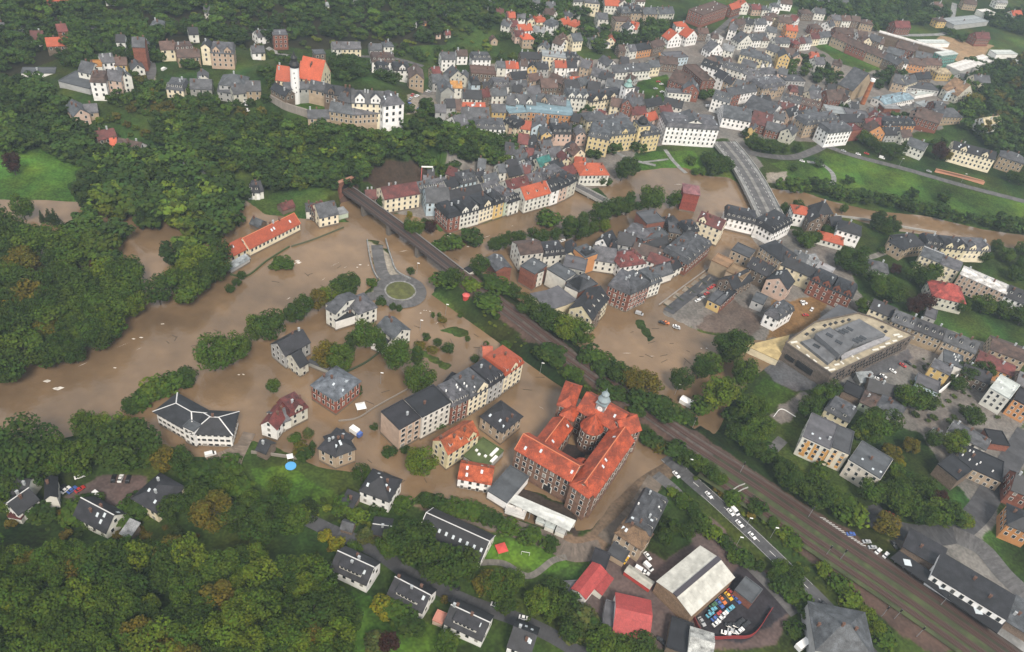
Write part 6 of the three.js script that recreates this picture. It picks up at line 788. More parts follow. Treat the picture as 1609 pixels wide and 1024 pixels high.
// stripes of the station car park
{ const g = new G(); for (let i = 0; i < 14; i++) { const t = i / 14, x = 1288 + 68 * t, y = 813 + 46 * t; ribbon([gp(x, y), gp(x + 9, y + 2)], .25, .2, g); } struct(g.mesh('bay_marking', mark, scene), 'bay_marking'); }
// ---------- vehicles ----------
const paint = {}; const PC = { w: [.72, .72, .71], k: [.015, .015, .017], s: [.35, .36, .37], r: [.4, .03, .025], b: [.05, .11, .36], l: [.12, .38, .5], y: [.7, .42, .03], g: [.05, .14, .07], o: [.6, .16, .03], t: [.1, .42, .36] };
const CN = { w: 'white', k: 'black', s: 'silver grey', r: 'red', b: 'blue', l: 'light blue', y: 'yellow', g: 'dark green', o: 'orange', t: 'turquoise' };
for (const k in PC) paint[k] = new THREE.MeshPhysicalMaterial({ color: new THREE.Color().setRGB(...PC[k]), roughness: .35, clearcoat: .6, clearcoatRoughness: .1 });
const prof = (pts, w, inset = 0) => { const s = new THREE.Shape(pts.map(([x, y]) => new THREE.Vector2(x, y))); const g = new THREE.ExtrudeGeometry(s, { depth: w - .16, bevelEnabled: true, bevelThickness: .08, bevelSize: .06, bevelSegments: 1 }); g.translate(0, 0, -(w - .16) / 2); return g; };
const carBody = prof([[-2.15, .35], [2.1, .35], [2.15, .72], [1.95, .86], [.95, .95], [-1.75, .98], [-2.15, .92]], 1.75), carGlass = prof([[.95, .9], [.3, 1.34], [-1.05, 1.38], [-1.7, .94]], 1.58), carTop = new G().box(-1.0, 1.37, -.66, .25, 1.47, .66).geo();
const vanBody = prof([[-2.5, .4], [2.4, .4], [2.5, .95], [1.9, 1.1], [1.1, 1.15], [.9, 2.05], [-2.4, 2.1], [-2.5, 1.9]], 1.95), vanGlass = prof([[1.85, 1.05], [1.15, 1.9], [.7, 1.95], [.7, 1.05]], 1.85), vanTop = new G().box(-2.3, 2.08, -.8, .8, 2.2, .8).geo();
const wheelG = new THREE.CylinderGeometry(.34, .34, .24, 10).rotateX(Math.PI / 2);
function makeCar(v) { const o = new THREE.Group(); const add = (n, g, m, p) => { const q = new THREE.Mesh(g, m); q.name = n; q.castShadow = q.receiveShadow = true; if (p) q.position.set(...p); o.add(q); return q; }; o.userData.body = add('body', v ? vanBody : carBody, paint.w); add('window_glass', v ? vanGlass : carGlass, M.glass); add('roof', v ? vanTop : carTop, paint.w); const a = v ? 1.6 : 1.35; for (const x of [-a, a]) for (const z of [-.8, .8]) add('wheel', wheelG, M.black, [x, .34, z]); return o; }
const carP = makeCar(0), vanP = makeCar(1); delete carP.userData.body; delete vanP.userData.body;
const cars = [];
// car at a pixel, heading given by a second pixel offset (dx, dy)
function car(x, y, dx, dy, col, place, v = 0, sc = 1) {
  const p = gp(x, y), q = gp(x + dx * .5, y + dy * .5), o = (v ? vanP : carP).clone(); o.name = numbered(v ? 'van' : 'parked_car'); scene.add(o); o.position.copy(p).add(V(0, .12, 0)); o.rotation.y = Math.atan2(-(q.z - p.z), q.x - p.x); o.scale.setScalar(sc * .84); o.children[0].material = o.children[2].material = paint[col];
  const l = `${CN[col]} ${v ? 'van' : 'car'} ${place}`; tag(o, l, v ? 'van' : 'car'); o.userData.group = `${v ? 'vans' : 'cars'} ${place}`; cars.push([o, l, v ? 'van' : 'car']); return o;
}
const D1 = [14, 15], at1 = 'queued on the road beside railway';
for (const [x, y, c, v] of [[1113, 779, 'w', 0], [1147, 806, 'w', 0], [1154, 805, 'w', 1], [1161, 824, 'w', 0], [1181, 843, 'w', 0], [1246, 905, 't', 0], [1062, 747, 'w', 0], [1294, 951, 'k', 0]]) car(x, y, ...D1, c, at1, v);
for (const [x, y, c, v, d] of [[1115, 966, 'l', 0, 0], [1119, 959, 'l', 0, 0], [1123, 972, 'b', 0, 0], [1128, 966, 'r', 0, 0], [1125, 980, 'w', 0, 0], [1132, 972, 'w', 0, 0], [1137, 966, 'w', 0, 0], [1147, 957, 'l', 0, 0], [1134, 944, 'o', 0, 1], [1138, 941, 'k', 0, 1], [1144, 938, 'y', 0, 1], [1148, 933, 'r', 0, 1], [1157, 943, 'b', 0, 1], [1164, 941, 's', 1, 1], [1130, 950, 'b', 0, 1], [1146, 985, 'k', 0, 2], [1150, 993, 's', 0, 2], [1162, 992, 'w', 0, 0], [1163, 978, 'k', 0, 0], [1102, 978, 's', 0, 3], [1140, 996, 'w', 0, 2], [1120, 952, 'g', 0, 0], [1127, 937, 'g', 0, 1], [1172, 982, 'k', 0, 0], [1154, 984, 'k', 0, 2]]) car(x, y, ...[[12, -9], [9, 10], [12, 4], [8, 12]][d], c, 'in the fenced car dump', v);
for (const [x, y, dx, dy, c, v] of [[989, 870, 8, -12, 'w', 0], [982, 881, 8, -12, 'y', 0], [1017, 875, 8, 10, 'w', 0], [1018, 892, 10, 10, 'w', 1], [1005, 897, 10, 6, 'w', 1], [1013, 900, 10, 6, 'w', 0], [1039, 1008, 10, 8, 'k', 0]]) car(x, y, dx, dy, c, 'in the yard by the red sheds', v);
for (const [x, y, dx, dy, c, v] of [[823, 972, 12, 3, 'w', 0], [779, 952, 12, 4, 'w', 0], [715, 924, 12, 5, 'k', 0], [676, 906, 12, 5, 'b', 1], [932, 1021, 12, 6, 's', 0]]) car(x, y, dx, dy, c, 'on the lower street', v);
for (const [x, y, dx, dy, c, v] of [[126, 750, 12, -4, 'w', 0], [179, 753, 3, -11, 'k', 0], [190, 753, 4, -11, 'w', 0], [202, 754, 3, -11, 'k', 0], [104, 771, 8, -6, 'w', 0], [114, 771, 8, -6, 'b', 0], [126, 770, 8, -5, 'r', 0], [96, 768, 8, -6, 'k', 0], [154, 780, 12, 9, 'w', 1]]) car(x, y, dx, dy, c, 'on the lower left parking place', v);
{ const o = car(331, 715, 12, -3, 'w', 'at the flooded path by the white office', 1); }
for (const [x, y, dx, dy, c, v] of [[1336, 840, 10, 0, 'b', 0], [1361, 852, 9, 0, 's', 0], [1370, 861, 9, 0, 's', 0], [1379, 867, 8, -7, 'w', 0], [1391, 873, 8, -8, 'w', 0], [1404, 857, 5, 8, 'k', 0], [1397, 808, 10, 4, 'r', 0]]) car(x, y, dx, dy, c, 'at the station car park', v);
for (const [x, y, c] of [[1115, 454, 'r'], [1110, 462, 'r'], [1121, 450, 'r'], [1103, 469, 's'], [1096, 473, 'w'], [1100, 465, 'k']]) car(x, y, 9, -4, c, 'beside the parking strip with hedged bays');
for (const [x, y, c, v] of [[1004, 494, 's', 1], [1040, 508, 'k', 0], [1046, 508, 'o', 0], [1063, 516, 's', 0], [1062, 514, 'w', 0]]) car(x, y, 10, 3, c, 'standing in shallow flood by islet', v);
for (const [x, y, dx, dy, c, v] of [[1379, 597, 9, 5, 'w', 0], [1387, 592, 9, 5, 'w', 0], [1384, 594, 9, 5, 'k', 0], [1402, 584, 8, 5, 'w', 0], [1418, 575, 8, 5, 'r', 0], [1426, 571, 8, 5, 'k', 0]]) car(x, y, dx, dy, c, 'parked behind the concert hall', v);
for (const [x, y, c, v] of [[1305, 228, 'b', 1], [1348, 243, 'w', 0], [1361, 242, 'r', 0], [1385, 249, 'w', 1], [1459, 270, 's', 0], [1260, 254, 'w', 0], [1325, 238, 's', 0]]) car(x, y, 9, 3, c, 'on the road above right meadow', v);
for (const [x, y, dx, dy, c, v] of [[642, 160, 5, -3, 'k', 0], [645, 156, 5, -3, 's', 0], [643, 164, 5, -3, 'b', 0], [658, 172, 5, -3, 'b', 0], [661, 168, 5, -3, 's', 0], [664, 163, 5, -3, 'k', 0], [648, 150, 5, -2, 'r', 0], [655, 152, 6, 0, 'w', 0], [672, 144, 6, 0, 'w', 0], [675, 145, 6, 0, 's', 0]]) car(x, y, dx, dy, c, 'on the pale car park behind castle', v);
for (const [x, y, c, v] of [[236, 92, 'w', 0], [240, 97, 's', 0], [258, 110, 'w', 1], [205, 83, 'w', 0], [388, 161, 'w', 0], [390, 166, 'w', 0], [388, 175, 'w', 1]]) car(x, y, 5, -3, c, 'on upper left streets', v);
for (const [x, y, c, v] of [[1018, 124, 'w', 1], [1039, 133, 'w', 0], [1040, 145, 'w', 0], [1112, 168, 'w', 1], [1030, 140, 's', 0], [1034, 129, 'r', 0]]) car(x, y, 6, 0, c, 'on the court beside the central lawn', v);
for (const [x, y, c] of [[1140, 226, 's'], [1148, 236, 'w'], [1150, 240, 'k'], [1155, 245, 's'], [1177, 253, 'w'], [1182, 262, 's']]) car(x, y, 5, 7, c, 'at the upper end of road bridge');
for (const [x, y, c] of [[1408, 153, 'w'], [1416, 155, 'k'], [1424, 157, 'r'], [1432, 159, 'w'], [1440, 162, 's'], [1380, 168, 'r'], [1390, 172, 'w'], [1402, 170, 'r'], [1412, 168, 'k'], [1425, 166, 's'], [1445, 205, 'w'], [1455, 205, 'k'], [1465, 207, 'r']]) car(x, y, 6, 2, c, 'on the far right market street');
for (const [x, y, dx, dy, c] of [[920, 371, 9, -2, 'w'], [912, 372, 8, -2, 's'], [884, 379, 11, -4, 'w']]) car(x, y, dx, dy, c, 'parked under the island trees');
for (const [x, y, dx, dy, c] of [[1260, 477, 5, 8, 'w'], [1263, 476, 6, 3, 'w'], [1265, 496, 6, 0, 'r'], [1275, 487, 5, -8, 'w']]) car(x, y, dx, dy, c, 'in the muddy yard behind grey house');
finishLabels(cars);
// ---------- small things ----------
{ // truck with white box, standing in the water
  const o = root('truck', gp(559, 682)); new G().box(-2.6, .9, -1.2, 1.3, 3.2, 1.2).mesh('box_body', M.white, o); new G().box(1.4, .6, -1.1, 2.9, 2.4, 1.1).mesh('cab', paint.b, o); for (const x of [-1.6, 2]) for (const z of [-1, 1]) { const w = new THREE.Mesh(wheelG, M.black); w.name = 'wheel'; w.position.set(x, .3, z); o.add(w); } o.rotation.y = -.5; tag(o, 'white box truck with blue cab standing in the flooded street', 'truck');
  const c = root('covered_trailer', gp(1002, 912)); const t = new G(); t.slab(.15, V(-5.5, 2.6, 2), V(5.5, 2.6, 2), V(5.5, 3.3, 0), V(-5.5, 3.3, 0)).slab(.15, V(-5.5, 3.3, 0), V(5.5, 3.3, 0), V(5.5, 2.6, -2), V(-5.5, 2.6, -2)); t.mesh('tarpaulin', std([.55, .53, .46], { map: flatT }), c); new G().box(-5.4, .4, -1.9, 5.4, 2.5, 1.9).mesh('body', M.red, c); { const a = gp(985, 902), b = gp(1018, 925); c.rotation.y = Math.atan2(-(b.z - a.z), b.x - a.x); } tag(c, 'long trailer under a crumpled cream tarpaulin in the yard', 'trailer');
  const m = root('marquee', gp(1078, 634)); new G().box(-3, 0, -1.8, 3, 2.2, 1.8, true).mesh('wall', M.white, m); const rf = new G(); rf.slab(.1, V(-3.1, 2.2, 1.9), V(3.1, 2.2, 1.9), V(3.1, 3, 0), V(-3.1, 3, 0)).slab(.1, V(-3.1, 3, 0), V(3.1, 3, 0), V(3.1, 2.2, -1.9), V(-3.1, 2.2, -1.9)); rf.mesh('roof', M.white, m); { const a = gp(1072, 627), b = gp(1086, 635); m.rotation.y = Math.atan2(-(b.z - a.z), b.x - a.x); } tag(m, 'small white marquee standing in brown floodwater by the trees', 'tent');
  const tp = root('trampoline', gp(457, 734)); new G().cyl(0, 0, .8, .95, 2.1, 2.1, 24).mesh('mat', M.blue, tp); for (let i = 0; i < 6; i++) { const a = i * 1.047; new G().cyl(2 * Math.cos(a), 2 * Math.sin(a), -.2, .85, .06, .06, 5).mesh('leg', M.metal, tp); } tag(tp, 'round bright blue trampoline on the lawn', 'trampoline');
  const gz = (x, y, l, mm, s = 2) => { const o = root('sun_sail', gp(x, y)); const g = new G(); g.slab(.06, V(-s, 2.2, s), V(s, 2.2, s), V(0, 3, 0)).slab(.06, V(s, 2.2, s), V(s, 2.2, -s), V(0, 3, 0)).slab(.06, V(s, 2.2, -s), V(-s, 2.2, -s), V(0, 3, 0)).slab(.06, V(-s, 2.2, -s), V(-s, 2.2, s), V(0, 3, 0)); g.mesh('canopy', mm, o); for (const a of [-1, 1]) for (const b of [-1, 1]) new G().cyl(a * (s - .1), b * (s - .1), -.5, 2.2, .05, .05, 5).mesh('post', M.metal, o); o.rotation.y = .5; tag(o, l, 'pavilion'); };
  gz(787, 866, 'red garden pavilion on the lawn beside the long house', std([.5, .06, .05])); gz(567, 643, 'white garden pavilion in front of the brick villa', M.white); gz(456, 722, 'white parasol tent behind the trampoline', M.white, 1.2);
  const k = root('kiosk', gp(732, 468)); new G().cyl(0, 0, -1, 2, 1.6, 1.6, 8).mesh('wall', M.red, k); new G().cyl(0, 0, 2, 3, 2, .2, 8).mesh('roof', std([.55, .1, .09]), k); tag(k, 'small red kiosk standing in the flood near railway', 'kiosk');
  const gl = root('goal', gp(825, 872)); for (const x of [-1.5, 1.5]) new G().cyl(x, 0, 0, 2, .07, .07, 6).mesh('post', M.white, gl); new G().box(-1.5, 1.95, -.06, 1.5, 2.07, .06).mesh('crossbar', M.white, gl); tag(gl, 'small white football goal on the lawn', 'goal');
  const fl = root('crane_mast', gp(661, 292)); new G().cyl(0, 0, -1, 13, .25, .2, 8).mesh('mast', std([.55, .12, .1]), fl); { const b = new G().box(-.25, 12.8, -.25, 6.5, 13.5, .25); b.mesh('jib', M.white, fl); } fl.rotation.y = .3; tag(fl, 'red and white crane mast above the mill roofs', 'crane');
  const cvn = root('caravan', gp(1258, 1016)); new G().box(-2.6, .5, -1.2, 2.6, 2.8, 1.2).mesh('body', M.white, cvn); new G().box(-2, 1.5, 1.18, 1.5, 2.2, 1.24).mesh('window', M.glass, cvn); for (const z of [-1.05, 1.05]) { const w = new THREE.Mesh(wheelG, M.black); w.name = 'wheel'; w.position.set(0, .34, z); cvn.add(w); } cvn.rotation.y = .7; tag(cvn, 'white caravan at the lower frame edge', 'caravan');
  // white floating bits and foam in the river
  const fo = new G(), r = rng(5); for (const [x, y, n, s] of [[465, 412, 7, 1.2], [570, 418, 3, .9], [248, 510, 2, .6], [215, 530, 2, .7], [72, 600, 2, 1.2], [93, 612, 3, 1.1], [690, 505, 3, .5], [700, 370, 4, .9], [727, 386, 3, .8], [608, 402, 4, .7], [668, 490, 4, .4], [1110, 545, 2, .9], [380, 590, 3, .4], [178, 578, 1, .6], [620, 415, 3, .6]]) for (let i = 0; i < n; i++) { const p = un(x + rr(-9, 9, r), y + rr(-3, 3, r)), w = s * rr(.4, 1.4, r); fo.slab(.05, V(p.x - w, .06, p.z + w * .3), V(p.x + w * .4, .06, p.z + w * .4), V(p.x + w, .06, p.z - w * .3), V(p.x - w * .3, .06, p.z - w * .4)); }
  for (let i = 0; i < 26; i++) { const L = [[30, 620, 330, 490], [340, 560, 560, 400], [440, 470, 580, 400], [600, 400, 690, 380], [700, 395, 900, 330], [1000, 300, 1140, 290], [1230, 305, 1600, 385], [760, 590, 850, 640], [940, 560, 1080, 560]][i % 9], t = r(), p = un(L[0] + (L[2] - L[0]) * t + rr(-14, 14, r), L[1] + (L[3] - L[1]) * t + rr(-9, 9, r)), e = un(L[2], L[3]).sub(un(L[0], L[1])).normalize(), w = rr(.6, 3.2, r), n = V(-e.z, 0, e.x).multiplyScalar(rr(.04, .13, r)), A = p.clone().addScaledVector(e, w), C = p.clone().addScaledVector(e, -w); for (const q of [A, C, p]) q.y = .05; fo.poly(C, p.clone().sub(n), A, p.clone().add(n)); }
  const f = fo.mesh('foam', std([.62, .58, .52]), scene); tag(f, 'white foam and scraps drifting on the brown water', 'foam', null, 'stuff');
}
{ const lg = new G(), r = rng(9); for (let i = 0; i < 60; i++) { const [x, y] = [[300, 520], [480, 440], [700, 530], [820, 590], [640, 610], [980, 540], [1060, 560], [620, 740], [760, 390], [1040, 300]][i % 10], p = un(x + rr(-60, 60, r), y + rr(-25, 25, r)); if (terr(p.x, p.z) > -.2) continue; const l = rr(.8, 2.4, r), a = r() * 3.14, t = new G(); t.box(-l, -.1, -.1, l, .14, .1); const m = new THREE.Matrix4().makeRotationY(a).setPosition(p.x, 0, p.z); for (let k = 0; k < t.p.length; k += 3) { const v = V(t.p[k], t.p[k + 1], t.p[k + 2]).applyMatrix4(m); lg.p.push(v.x, v.y, v.z); } lg.uv.push(...t.uv); } tag(lg.mesh('driftwood', std([.06, .045, .03]), scene), 'dark branches and planks drifting in the floodwater', null, null, 'stuff'); }
{ // street lamps
  const l = root('street_lamp', gp(790, 480)); new G().cyl(0, 0, -2, 7, .09, .06, 6).mesh('pole', M.metal, l); new G().box(-.15, 6.9, -.2, 1.1, 7.1, .2).mesh('lamp_head', M.white, l); let first = true;
  for (const [x, y, pl] of [[655, 430, 'at the roundabout end of the new road'], [848, 587, 'near the red end house in flood'], [1078, 738, 'at the start of the rail-side road'], [1060, 620, 'in flood left of white marquee'], [1170, 830, 'by the rail-side road queue'], [1210, 845, 'right of the rail-side road queue'], [700, 495, 'in flood below the red kiosk'], [660, 520, 'in the flooded park below the roundabout'], [1412, 262, 'on the upper meadow road'], [1510, 286, 'at the right end of meadow road'], [1155, 860, 'beside the pale warehouse'], [598, 603, 'in the flooded square by the brick villa']]) { const c = first ? l : l.clone(); if (!first) { c.name = numbered('street_lamp'); scene.add(c); } c.position.copy(gp(x, y)); tag(c, 'slim street lamp ' + pl, 'street lamp', 'street lamps'); first = false; }
}
// ---------- trees ----------
function crown(seed, n, lumps, leaf, shape) { // leaf clusters spread through several clumps; unit height
  const r = rng(seed), L = [], P = [], N = [], Cc = [], I = [];
  for (let i = 0; i < lumps; i++) {
    if (shape === 'b') { const a = r() * 6.283, t = (i + .5) / lumps, y = .27 + .58 * t, k = Math.sin(Math.PI * clamp((y - .1) / .95, 0, 1)), R = .3 * k * Math.sqrt(.25 + .75 * r()); L.push([R * 1.12 * Math.cos(a), y, R * 1.12 * Math.sin(a), .085 + .075 * r() * k + .02]); }
    else if (shape === 'p') { const y = .12 + .8 * (i + .5) / lumps; L.push([rr(-.03, .03, r), y, rr(-.03, .03, r), .1 * Math.sin(Math.PI * clamp(y, .08, .97)) + .03]); }
    else if (shape === 'c') { const y = .1 + .86 * (i + .5) / lumps, R = .24 * (1 - y), a = i * 2.4; L.push([R * .5 * Math.cos(a), y, R * .5 * Math.sin(a), R * .75 + .03]); }
    else { const a = r() * 6.283, R = .32 * Math.sqrt(r()); L.push([R * Math.cos(a), .25 + .45 * r(), R * Math.sin(a), .18 + .14 * r()]); }
  }
  let W = 0; L.forEach((l) => (W += l[3] * l[3]));
  for (const [cxx, cy, cz, R] of L) {
    const k = Math.round(n * R * R / W), tone = .86 + .26 * r(), warm = r();
    for (let i = 0; i < k; i++) {
      const u = r() * 2 - 1, a = r() * 6.283, s = Math.sqrt(1 - u * u), q = .72 + .34 * Math.pow(r(), .7), d = V(s * Math.cos(a), u, s * Math.sin(a)), c = V(cxx, cy, cz).addScaledVector(V(d.x, d.y * .86, d.z), R * q);
      if (c.y < .04) continue;
      const nn = d.clone().add(V(r() - .5, r() - .1, r() - .5).multiplyScalar(1.1)).normalize(), t = V(r() - .5, r() - .5, r() - .5).cross(nn).normalize(), b = nn.clone().cross(t), e = leaf * (.6 + .8 * r()), f = e * (.6 + .5 * r()), i0 = P.length / 3;
      for (const [x, y] of [[-1, -.2], [.1, -1], [1, .15], [-.1, 1]]) { const v = c.clone().addScaledVector(t, x * e).addScaledVector(b, y * f); P.push(v.x, v.y, v.z); N.push(nn.x, nn.y, nn.z); }
      const g = tone * (.7 + .6 * r()), w = warm * .35 + r() * .25; Cc.push(...Array(4).fill([g * (.8 + w), g, g * (.95 - w * .5)]).flat());
      I.push(i0, i0 + 1, i0 + 2, i0, i0 + 2, i0 + 3);
    }
  }
  const g = new THREE.BufferGeometry(); g.setAttribute('position', new THREE.Float32BufferAttribute(P, 3)); g.setAttribute('normal', new THREE.Float32BufferAttribute(N, 3)); g.setAttribute('color', new THREE.Float32BufferAttribute(Cc, 3)); g.setIndex(I); return g;
}
function trunkGeo(seed, h, r0, limbs) { const r = rng(seed), g = new G(); g.cyl(0, 0, -.12, h, r0, r0 * .5, 7, false); const q = new THREE.Matrix4(); let out = [g.geo()]; for (let i = 0; i < limbs; i++) { const a = i / limbs * 6.283 + r(), l = new G(); l.cyl(0, 0, 0, .28, r0 * .45, r0 * .12, 5, false); const m = new THREE.Matrix4().makeRotationY(a).multiply(new THREE.Matrix4().makeRotationZ(-.75)).setPosition(0, h * (.6 + .3 * r()), 0); out.push(l.geo(m)); } return mergeGeometries(out); }
const leafM = (c) => { const m = new THREE.MeshPhysicalMaterial({ vertexColors: true, side: THREE.DoubleSide, roughness: .9, specularIntensity: .25 }); m.color.setRGB(c[0] * .84, c[1] * .79, c[2] * .42); return m; };
const LEAF = { d: leafM([.030, .062, .020]), m: leafM([.045, .088, .022]), l: leafM([.075, .125, .024]), y: leafM([.15, .16, .02]), u: leafM([.032, .014, .022]), c: leafM([.020, .040, .020]), o: leafM([.088, .085, .022]), s: leafM([.06, .085, .05]), g: leafM([.26, .22, .02]) };
const bark = std([.07, .055, .042]);
const CR = { b: [1, 2, 3, 4, 5].map((s) => [crown(s, 2500, 30 + s, .028, 'b'), trunkGeo(s, .5, .026, 5)]), B: [11, 12, 13].map((s) => [crown(s, 4200, 44, .022, 'b'), trunkGeo(s, .5, .026, 5)]), p: [21, 22].map((s) => [crown(s, 1300, 12, .022, 'p'), trunkGeo(s, .4, .016, 0)]), c: [31, 32].map((s) => [crown(s, 1500, 14, .024, 'c'), trunkGeo(s, .8, .018, 0)]), s: [41, 42, 43].map((s) => [crown(s, 700, 9, .06, 's'), trunkGeo(s, .3, .02, 3)]), w: [51, 52, 53].map((s) => [crown(s, 700, 17, .05, 'b')]) };
const protos = new Map(); let TI = 0; const treeList = [];
const LN = { d: 'dark green', m: 'green', l: 'light green', y: 'yellow green', u: 'copper red', c: 'dark', o: 'olive brown', s: 'silver green', g: 'golden yellow' };
const KN = { b: ['tree', 'broadleaf tree'], B: ['tree', 'broadleaf tree'], p: ['poplar', 'slim poplar'], c: ['conifer', 'conifer'], s: ['bush', 'round bush'] };
// tree whose foot stands at a pixel; hm: height in metres, k: form, c: leaf colour, wd: width factor
function tree(x, y, hm, k, c, place, group, wd = 1) { return treeAt(gp(x, y), hm, k, c, place, group, wd); }
function treeAt(p, hm, k, c, place, group, wd = 1) {
  const v = TI++ % CR[k].length, key = k + v + c, young = (k === 'b' || k === 'B') && hm <= 6, cu = c === 'u' && k !== 'c' && k !== 's', nm = { p: 'poplar_tree', c: 'conifer_tree', s: 'bush' }[k] ?? (young ? 'young_tree' : cu ? 'copper_beech' : 'broadleaf_tree'), kn = young ? ['young tree', 'young tree'] : cu ? ['copper beech', 'leaved copper beech'] : KN[k];
  if (!protos.has(key)) { const o = new THREE.Group(); const a = new THREE.Mesh(CR[k][v][0], LEAF[c]), t = new THREE.Mesh(CR[k][v][1], bark); a.name = 'crown'; t.name = 'trunk'; for (const m of [a, t]) m.castShadow = m.receiveShadow = true; o.add(a, t); protos.set(key, o); }
  const o = protos.get(key).clone(); o.name = numbered(nm); scene.add(o); o.position.copy(p); o.rotation.y = hash(TI, 77) * 6.28; const w = hm * wd * (.82 + .36 * hash(TI, 5)); o.scale.set(w, hm, w);
  const l = `${LN[c]} ${kn[1]} ${place}`; tag(o, l, kn[0], group); if (!group) treeList.push([o, l, kn[0]]); return o;
}
// single trees: [x, y of the foot, height, form, colour, width]
const many = (place, list) => { for (const [x, y, h, k, c, w] of list) { const s = place.includes('rail-side') ? [-5, 6, .72] : place.includes('dam') && x > 1050 ? [7, -5, .8] : [0, 0, 1]; tree(x + s[0], y + s[1], h * s[2], k, c, place, undefined, w ?? 1); } };
many('standing in the river flood', [[338, 582, 19, 'B', 'm', 1.25], [366, 572, 19, 'B', 'm', 1.2], [385, 556, 10, 'b', 'd', 1], [405, 533, 14, 'b', 'm', 1.1], [425, 530, 15, 'b', 'd', 1.1], [430, 618, 9, 'b', 'm', .9], [445, 420, 6, 's', 'm', 1.8], [432, 422, 5, 's', 'm', 1.6], [465, 507, 12, 'b', 'd'], [478, 498, 13, 'b', 'd'], [500, 488, 13, 'b', 'o'], [520, 478, 12, 'b', 'l'], [535, 472, 13, 'b', 'd'], [550, 462, 13, 'b', 'd'], [455, 505, 9, 'b', 'd']]);
many('on the hedge line by the white office', [[205, 645, 6, 's', 'd', 1.6], [218, 638, 7, 's', 'm', 1.5], [232, 628, 8, 's', 'm', 1.5], [246, 620, 9, 's', 'l', 1.4], [262, 614, 9, 's', 'm', 1.4], [278, 608, 9, 's', 'm', 1.3], [292, 602, 8, 's', 'd', 1.3]]);
many('on the lower left river bank', [[140, 690, 15, 'B', 'm', .9], [165, 688, 13, 'b', 'l'], [190, 690, 14, 'b', 'l', 1.2], [210, 730, 20, 'B', 'd', 1.25], [200, 715, 16, 'b', 'd', 1.1], [50, 735, 22, 'B', 'd', 1.3], [20, 742, 17, 'b', 'd', 1.2], [80, 745, 15, 'b', 'm'], [100, 738, 17, 'B', 'm', 1.1], [135, 740, 15, 'b', 'm', 1.2], [240, 730, 13, 'b', 'd'], [262, 738, 12, 'b', 'o', 1.2], [285, 738, 12, 'b', 'd', 1.2], [65, 760, 12, 'b', 'd', 1.2], [20, 772, 12, 'b', 'd', 1.2], [160, 708, 14, 'b', 'd'], [310, 745, 6, 's', 'd', 2], [335, 745, 6, 's', 'd', 2], [355, 740, 6, 's', 'm', 2], [375, 772, 6, 's', 'm', 2], [355, 772, 8, 'b', 'm', 1.2]]);
many('among the flooded villas', [[535, 583, 15, 'B', 'm', 1.2], [515, 575, 13, 'b', 'o', 1.1], [575, 545, 15, 'B', 'm', 1.1], [555, 552, 12, 'b', 'd'], [598, 556, 14, 'p', 'd', 1.3], [622, 580, 17, 'B', 'm', 1.1], [654, 574, 13, 'p', 'd', 1.4], [658, 618, 17, 'B', 'm', 1.1], [588, 676, 4, 'b', 'd', 1.2], [484, 684, 5, 'c', 's', 2], [465, 694, 4, 's', 'm', 1.6], [491, 704, 5, 'c', 'd', 1.4], [473, 712, 5, 's', 'o', 1.5], [660, 745, 14, 'B', 'l', 1.05], [612, 715, 4, 's', 'd', 1.6], [635, 708, 3, 's', 'd', 1.4], [690, 670, 3.5, 's', 'd', 2], [700, 660, 3, 's', 'd', 2], [568, 755, 9, 'b', 'd', 1.1], [668, 790, 7, 'c', 'd', 2], [480, 720, 5, 's', 'd', 1.5], [520, 600, 5, 's', 'o', 1.6], [560, 618, 4, 's', 'd', 1.6]]);
many('in the flooded park below the roundabout', [[669, 535, 4.5, 'b', 'd', 1.4], [687, 544, 4.5, 'b', 'd', 1.2], [703, 554, 5.5, 'b', 'd', 1.2], [690, 500, 4, 'b', 'm', .8], [734, 537, 4, 'b', 'm', .8], [763, 545, 4, 'b', 'm', .8], [793, 550, 5, 'b', 'm', 1.3], [745, 570, 5, 'b', 'd', 1], [680, 500, 4, 'b', 'm', .8], [695, 505, 3, 's', 'o', 1.5], [723, 500, 4, 'b', 'm', .8], [627, 490, 4.5, 'b', 'd'], [617, 488, 5, 'b', 'd'], [598, 478, 5, 's', 'd', 1.2], [645, 432, 5, 'b', 'd', 1], [585, 448, 4, 's', 'm', 1.6], [660, 545, 3, 's', 'o', 2], [680, 552, 3, 's', 'o', 2.2], [780, 500, 3, 's', 'd', 1.2]]);
many('in water beside the railway bridge', [[648, 375, 14, 'B', 'm', 1], [668, 362, 8, 'b', 'd', 1], [677, 367, 9, 'b', 'u', 1.1], [693, 392, 7, 's', 'm', 1.4], [712, 390, 10, 's', 'm', 1.3], [742, 382, 10, 's', 'd', 1.3], [620, 352, 5, 's', 'd', 1.4], [598, 330, 10, 'p', 'd', 1.4], [643, 345, 6, 'y' in CR ? 'b' : 'b', 'y', .9]]);
many('on the flooded island strip', [[862, 352, 12, 's', 'm', 1.35], [890, 375, 17, 'p', 'd', 2], [905, 378, 16, 'b', 'd', .8], [912, 362, 14, 'p', 'd', 1.6], [938, 352, 14, 'b', 'd', 1.1], [955, 342, 14, 'b', 'd', 1.1], [970, 340, 14, 'b', 'd', 1], [983, 338, 18, 'p', 'd', 1.5], [948, 365, 9, 'b', 'l', 1.1], [930, 368, 9, 'b', 'm', 1.1], [870, 378, 9, 'b', 'd', 1.3], [850, 380, 8, 'b', 'd', 1.3], [836, 378, 9, 'b', 'd', 1.1], [815, 382, 8, 'b', 'd', 1.2], [800, 386, 10, 'b', 'd', 1.2], [785, 392, 10, 'b', 'd', 1.2], [775, 395, 9, 'b', 'd', 1.2], [920, 372, 8, 'b', 'd', 1.2]]);
